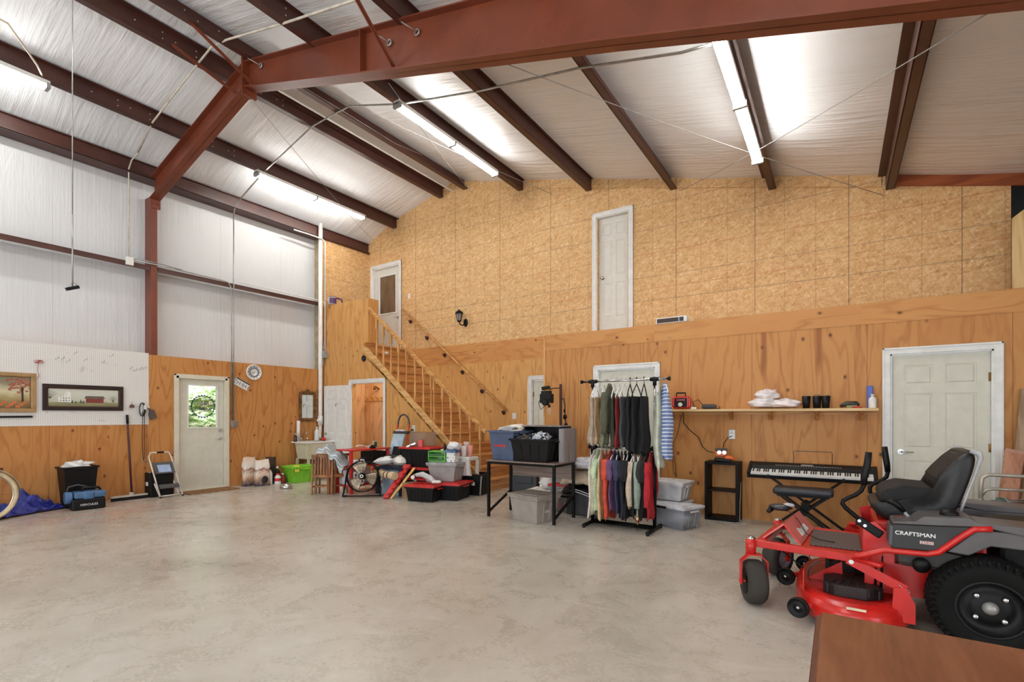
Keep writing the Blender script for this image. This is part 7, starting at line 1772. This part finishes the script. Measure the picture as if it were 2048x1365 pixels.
MB().prism([(.27, .10), (.28, .30), (.34, .31), (.385, .22), (.385, .10)], 3.80, 3.815, 'y').build('deck_hanger', RD, mw)
MB().prism([(.27, .10), (.28, .30), (.34, .31), (.385, .22), (.385, .10)], 4.88, 4.895, 'y').build('deck_hanger', RD, mw)
MB().b2((.04, 3.652, .168), (.14, 3.660, .182)).build('deck_sticker', col((214, 190, 160), .5, var=.15), mw).rotation_euler = (0, 0, 0)
for (x, y) in ((-.34, 4.33), (-.22, 3.70), (-.24, 4.80)):
    ax = Vector((-.25, -1, 0)).normalized(); m = Matrix.Translation((x, y, .105 if y < 3.8 else .115)) @ Vector((0, 0, 1)).rotation_difference(ax).to_matrix().to_4x4()
    zc = .105
    MB().lathe([(0, .0), (.016, 0), (.02, -.006), (.05, -.012), (.056, .004), (.062, .008), (.064, -.01), (.062, -.03), (.05, -.035), (0, -.03)], 32, m).build('anti_scalp_wheel', M['black'], mw)
    MB().lathe([(0, .006), (.010, .005), (.011, -.003)], 12, m).build('wheel_bolt', M['chrome'], mw)
    MB().bar(m @ Vector((0, 0, -.02)), m @ Vector((0, 0, -.02))+Vector((.12, .06, .03)), .03, .03).build('anti_scalp_arm', RD, mw)
MB().tube([(-.42, 4.15, .41), (-.20, 3.96, .30)], .005, 8).tube([(.24, 4.0, .50), (.23, 3.98, .24)], .007, 8).tube([(.21, 4.0, .50), (.20, 4.0, .24)], .006, 8).build('linkage_rod', M['blackm'], mw)
b = MB()
for k in range(3): b.bar((.22, 4.25, .20+.05*k), (.62, 4.25, .18+.05*k), .02, .012)
b.bar((.25, 4.12, .27), (.50, 4.12, .25), .02, .09); b.cyl((.20, 4.2, .26), (.45, 4.2, .25), .016)
b.build('undercarriage', M['blackm'], mw)
MB().cyl((.33, 3.86, .17), (.33, 3.86, .21), .010).cyl((.33, 3.86, .17), (.33, 3.86, .18), .02).build('deck_port', M['blackm'], mw)
# black glove-like battery tool resting on the front of the mower
t = wthing('trimmer_head', 'black and grey cable reel lying on the front of the mower', 'reel', (-.41, 4.62, .575))
o = lump(MB(), (-.40, 4.60, .60), (.085, .06, .028), 91, .15).build('reel_body', col((40, 44, 48), .35), t)
MB().ball((-.34, 4.62, .618), (.045, .03, .02), 12).build('grey_knob', col((190, 188, 192), .35), t)
MB().tube([(-.46, 4.57, .585), (-.48, 4.54, .565)], [.022, .016], 10).build('foot', M['black'], t)
MB().tube([(-.36, 4.56, .60), (-.31, 4.50, .575), (-.26, 4.40, .55), (-.20, 4.30, .47), (-.12, 4.22, .455), (-.02, 4.2, .45)], .003, 6).build('cord', M['black'], t)
# ---------------------------------------------------------------- foreground table
t = wthing('table', 'reddish brown wooden table at the lower right corner', 'table', (.55, 1.35, 0))
g = G('cherry_veneer'); v = g.vec(g.x*7.0, g.y*1.0, g.z); n = g.noise(v, 1.3, 5.0, .6, .6); n2 = g.noise(g.vec(g.x*60.0, g.y*3.0, 0), 1.0, 3.0)
ch = g.out(g.ramp(n*.8+n2*.2, [(.3, (96, 52, 34)), (.5, (118, 68, 46)), (.7, (134, 84, 58))]), .22, 0, n2, .04, .001)
MB().b2((-.045, .88, .725), (1.35, 1.79, .752)).build('tabletop', ch, t, bevel=.007, seg=3)
MB().b2((-.058, .875, .715), (1.36, 1.795, .738)).build('table_edge', col((84, 44, 34), .3, name='moulded_edge'), t, bevel=.006, seg=3)
MB().b2((.02, .94, .62), (1.29, .96, .715)).b2((.02, 1.72, .62), (1.29, 1.74, .715)).b2((.02, .96, .62), (.04, 1.72, .715)).b2((1.27, .96, .62), (1.29, 1.72, .715)).build('apron', ch, t)
for x in (.04, 1.27):
    for y in (.97, 1.71): MB().box((x, y, .36), (.06, .06, .72), taper=.6).build('leg', ch, t, bevel=.004)
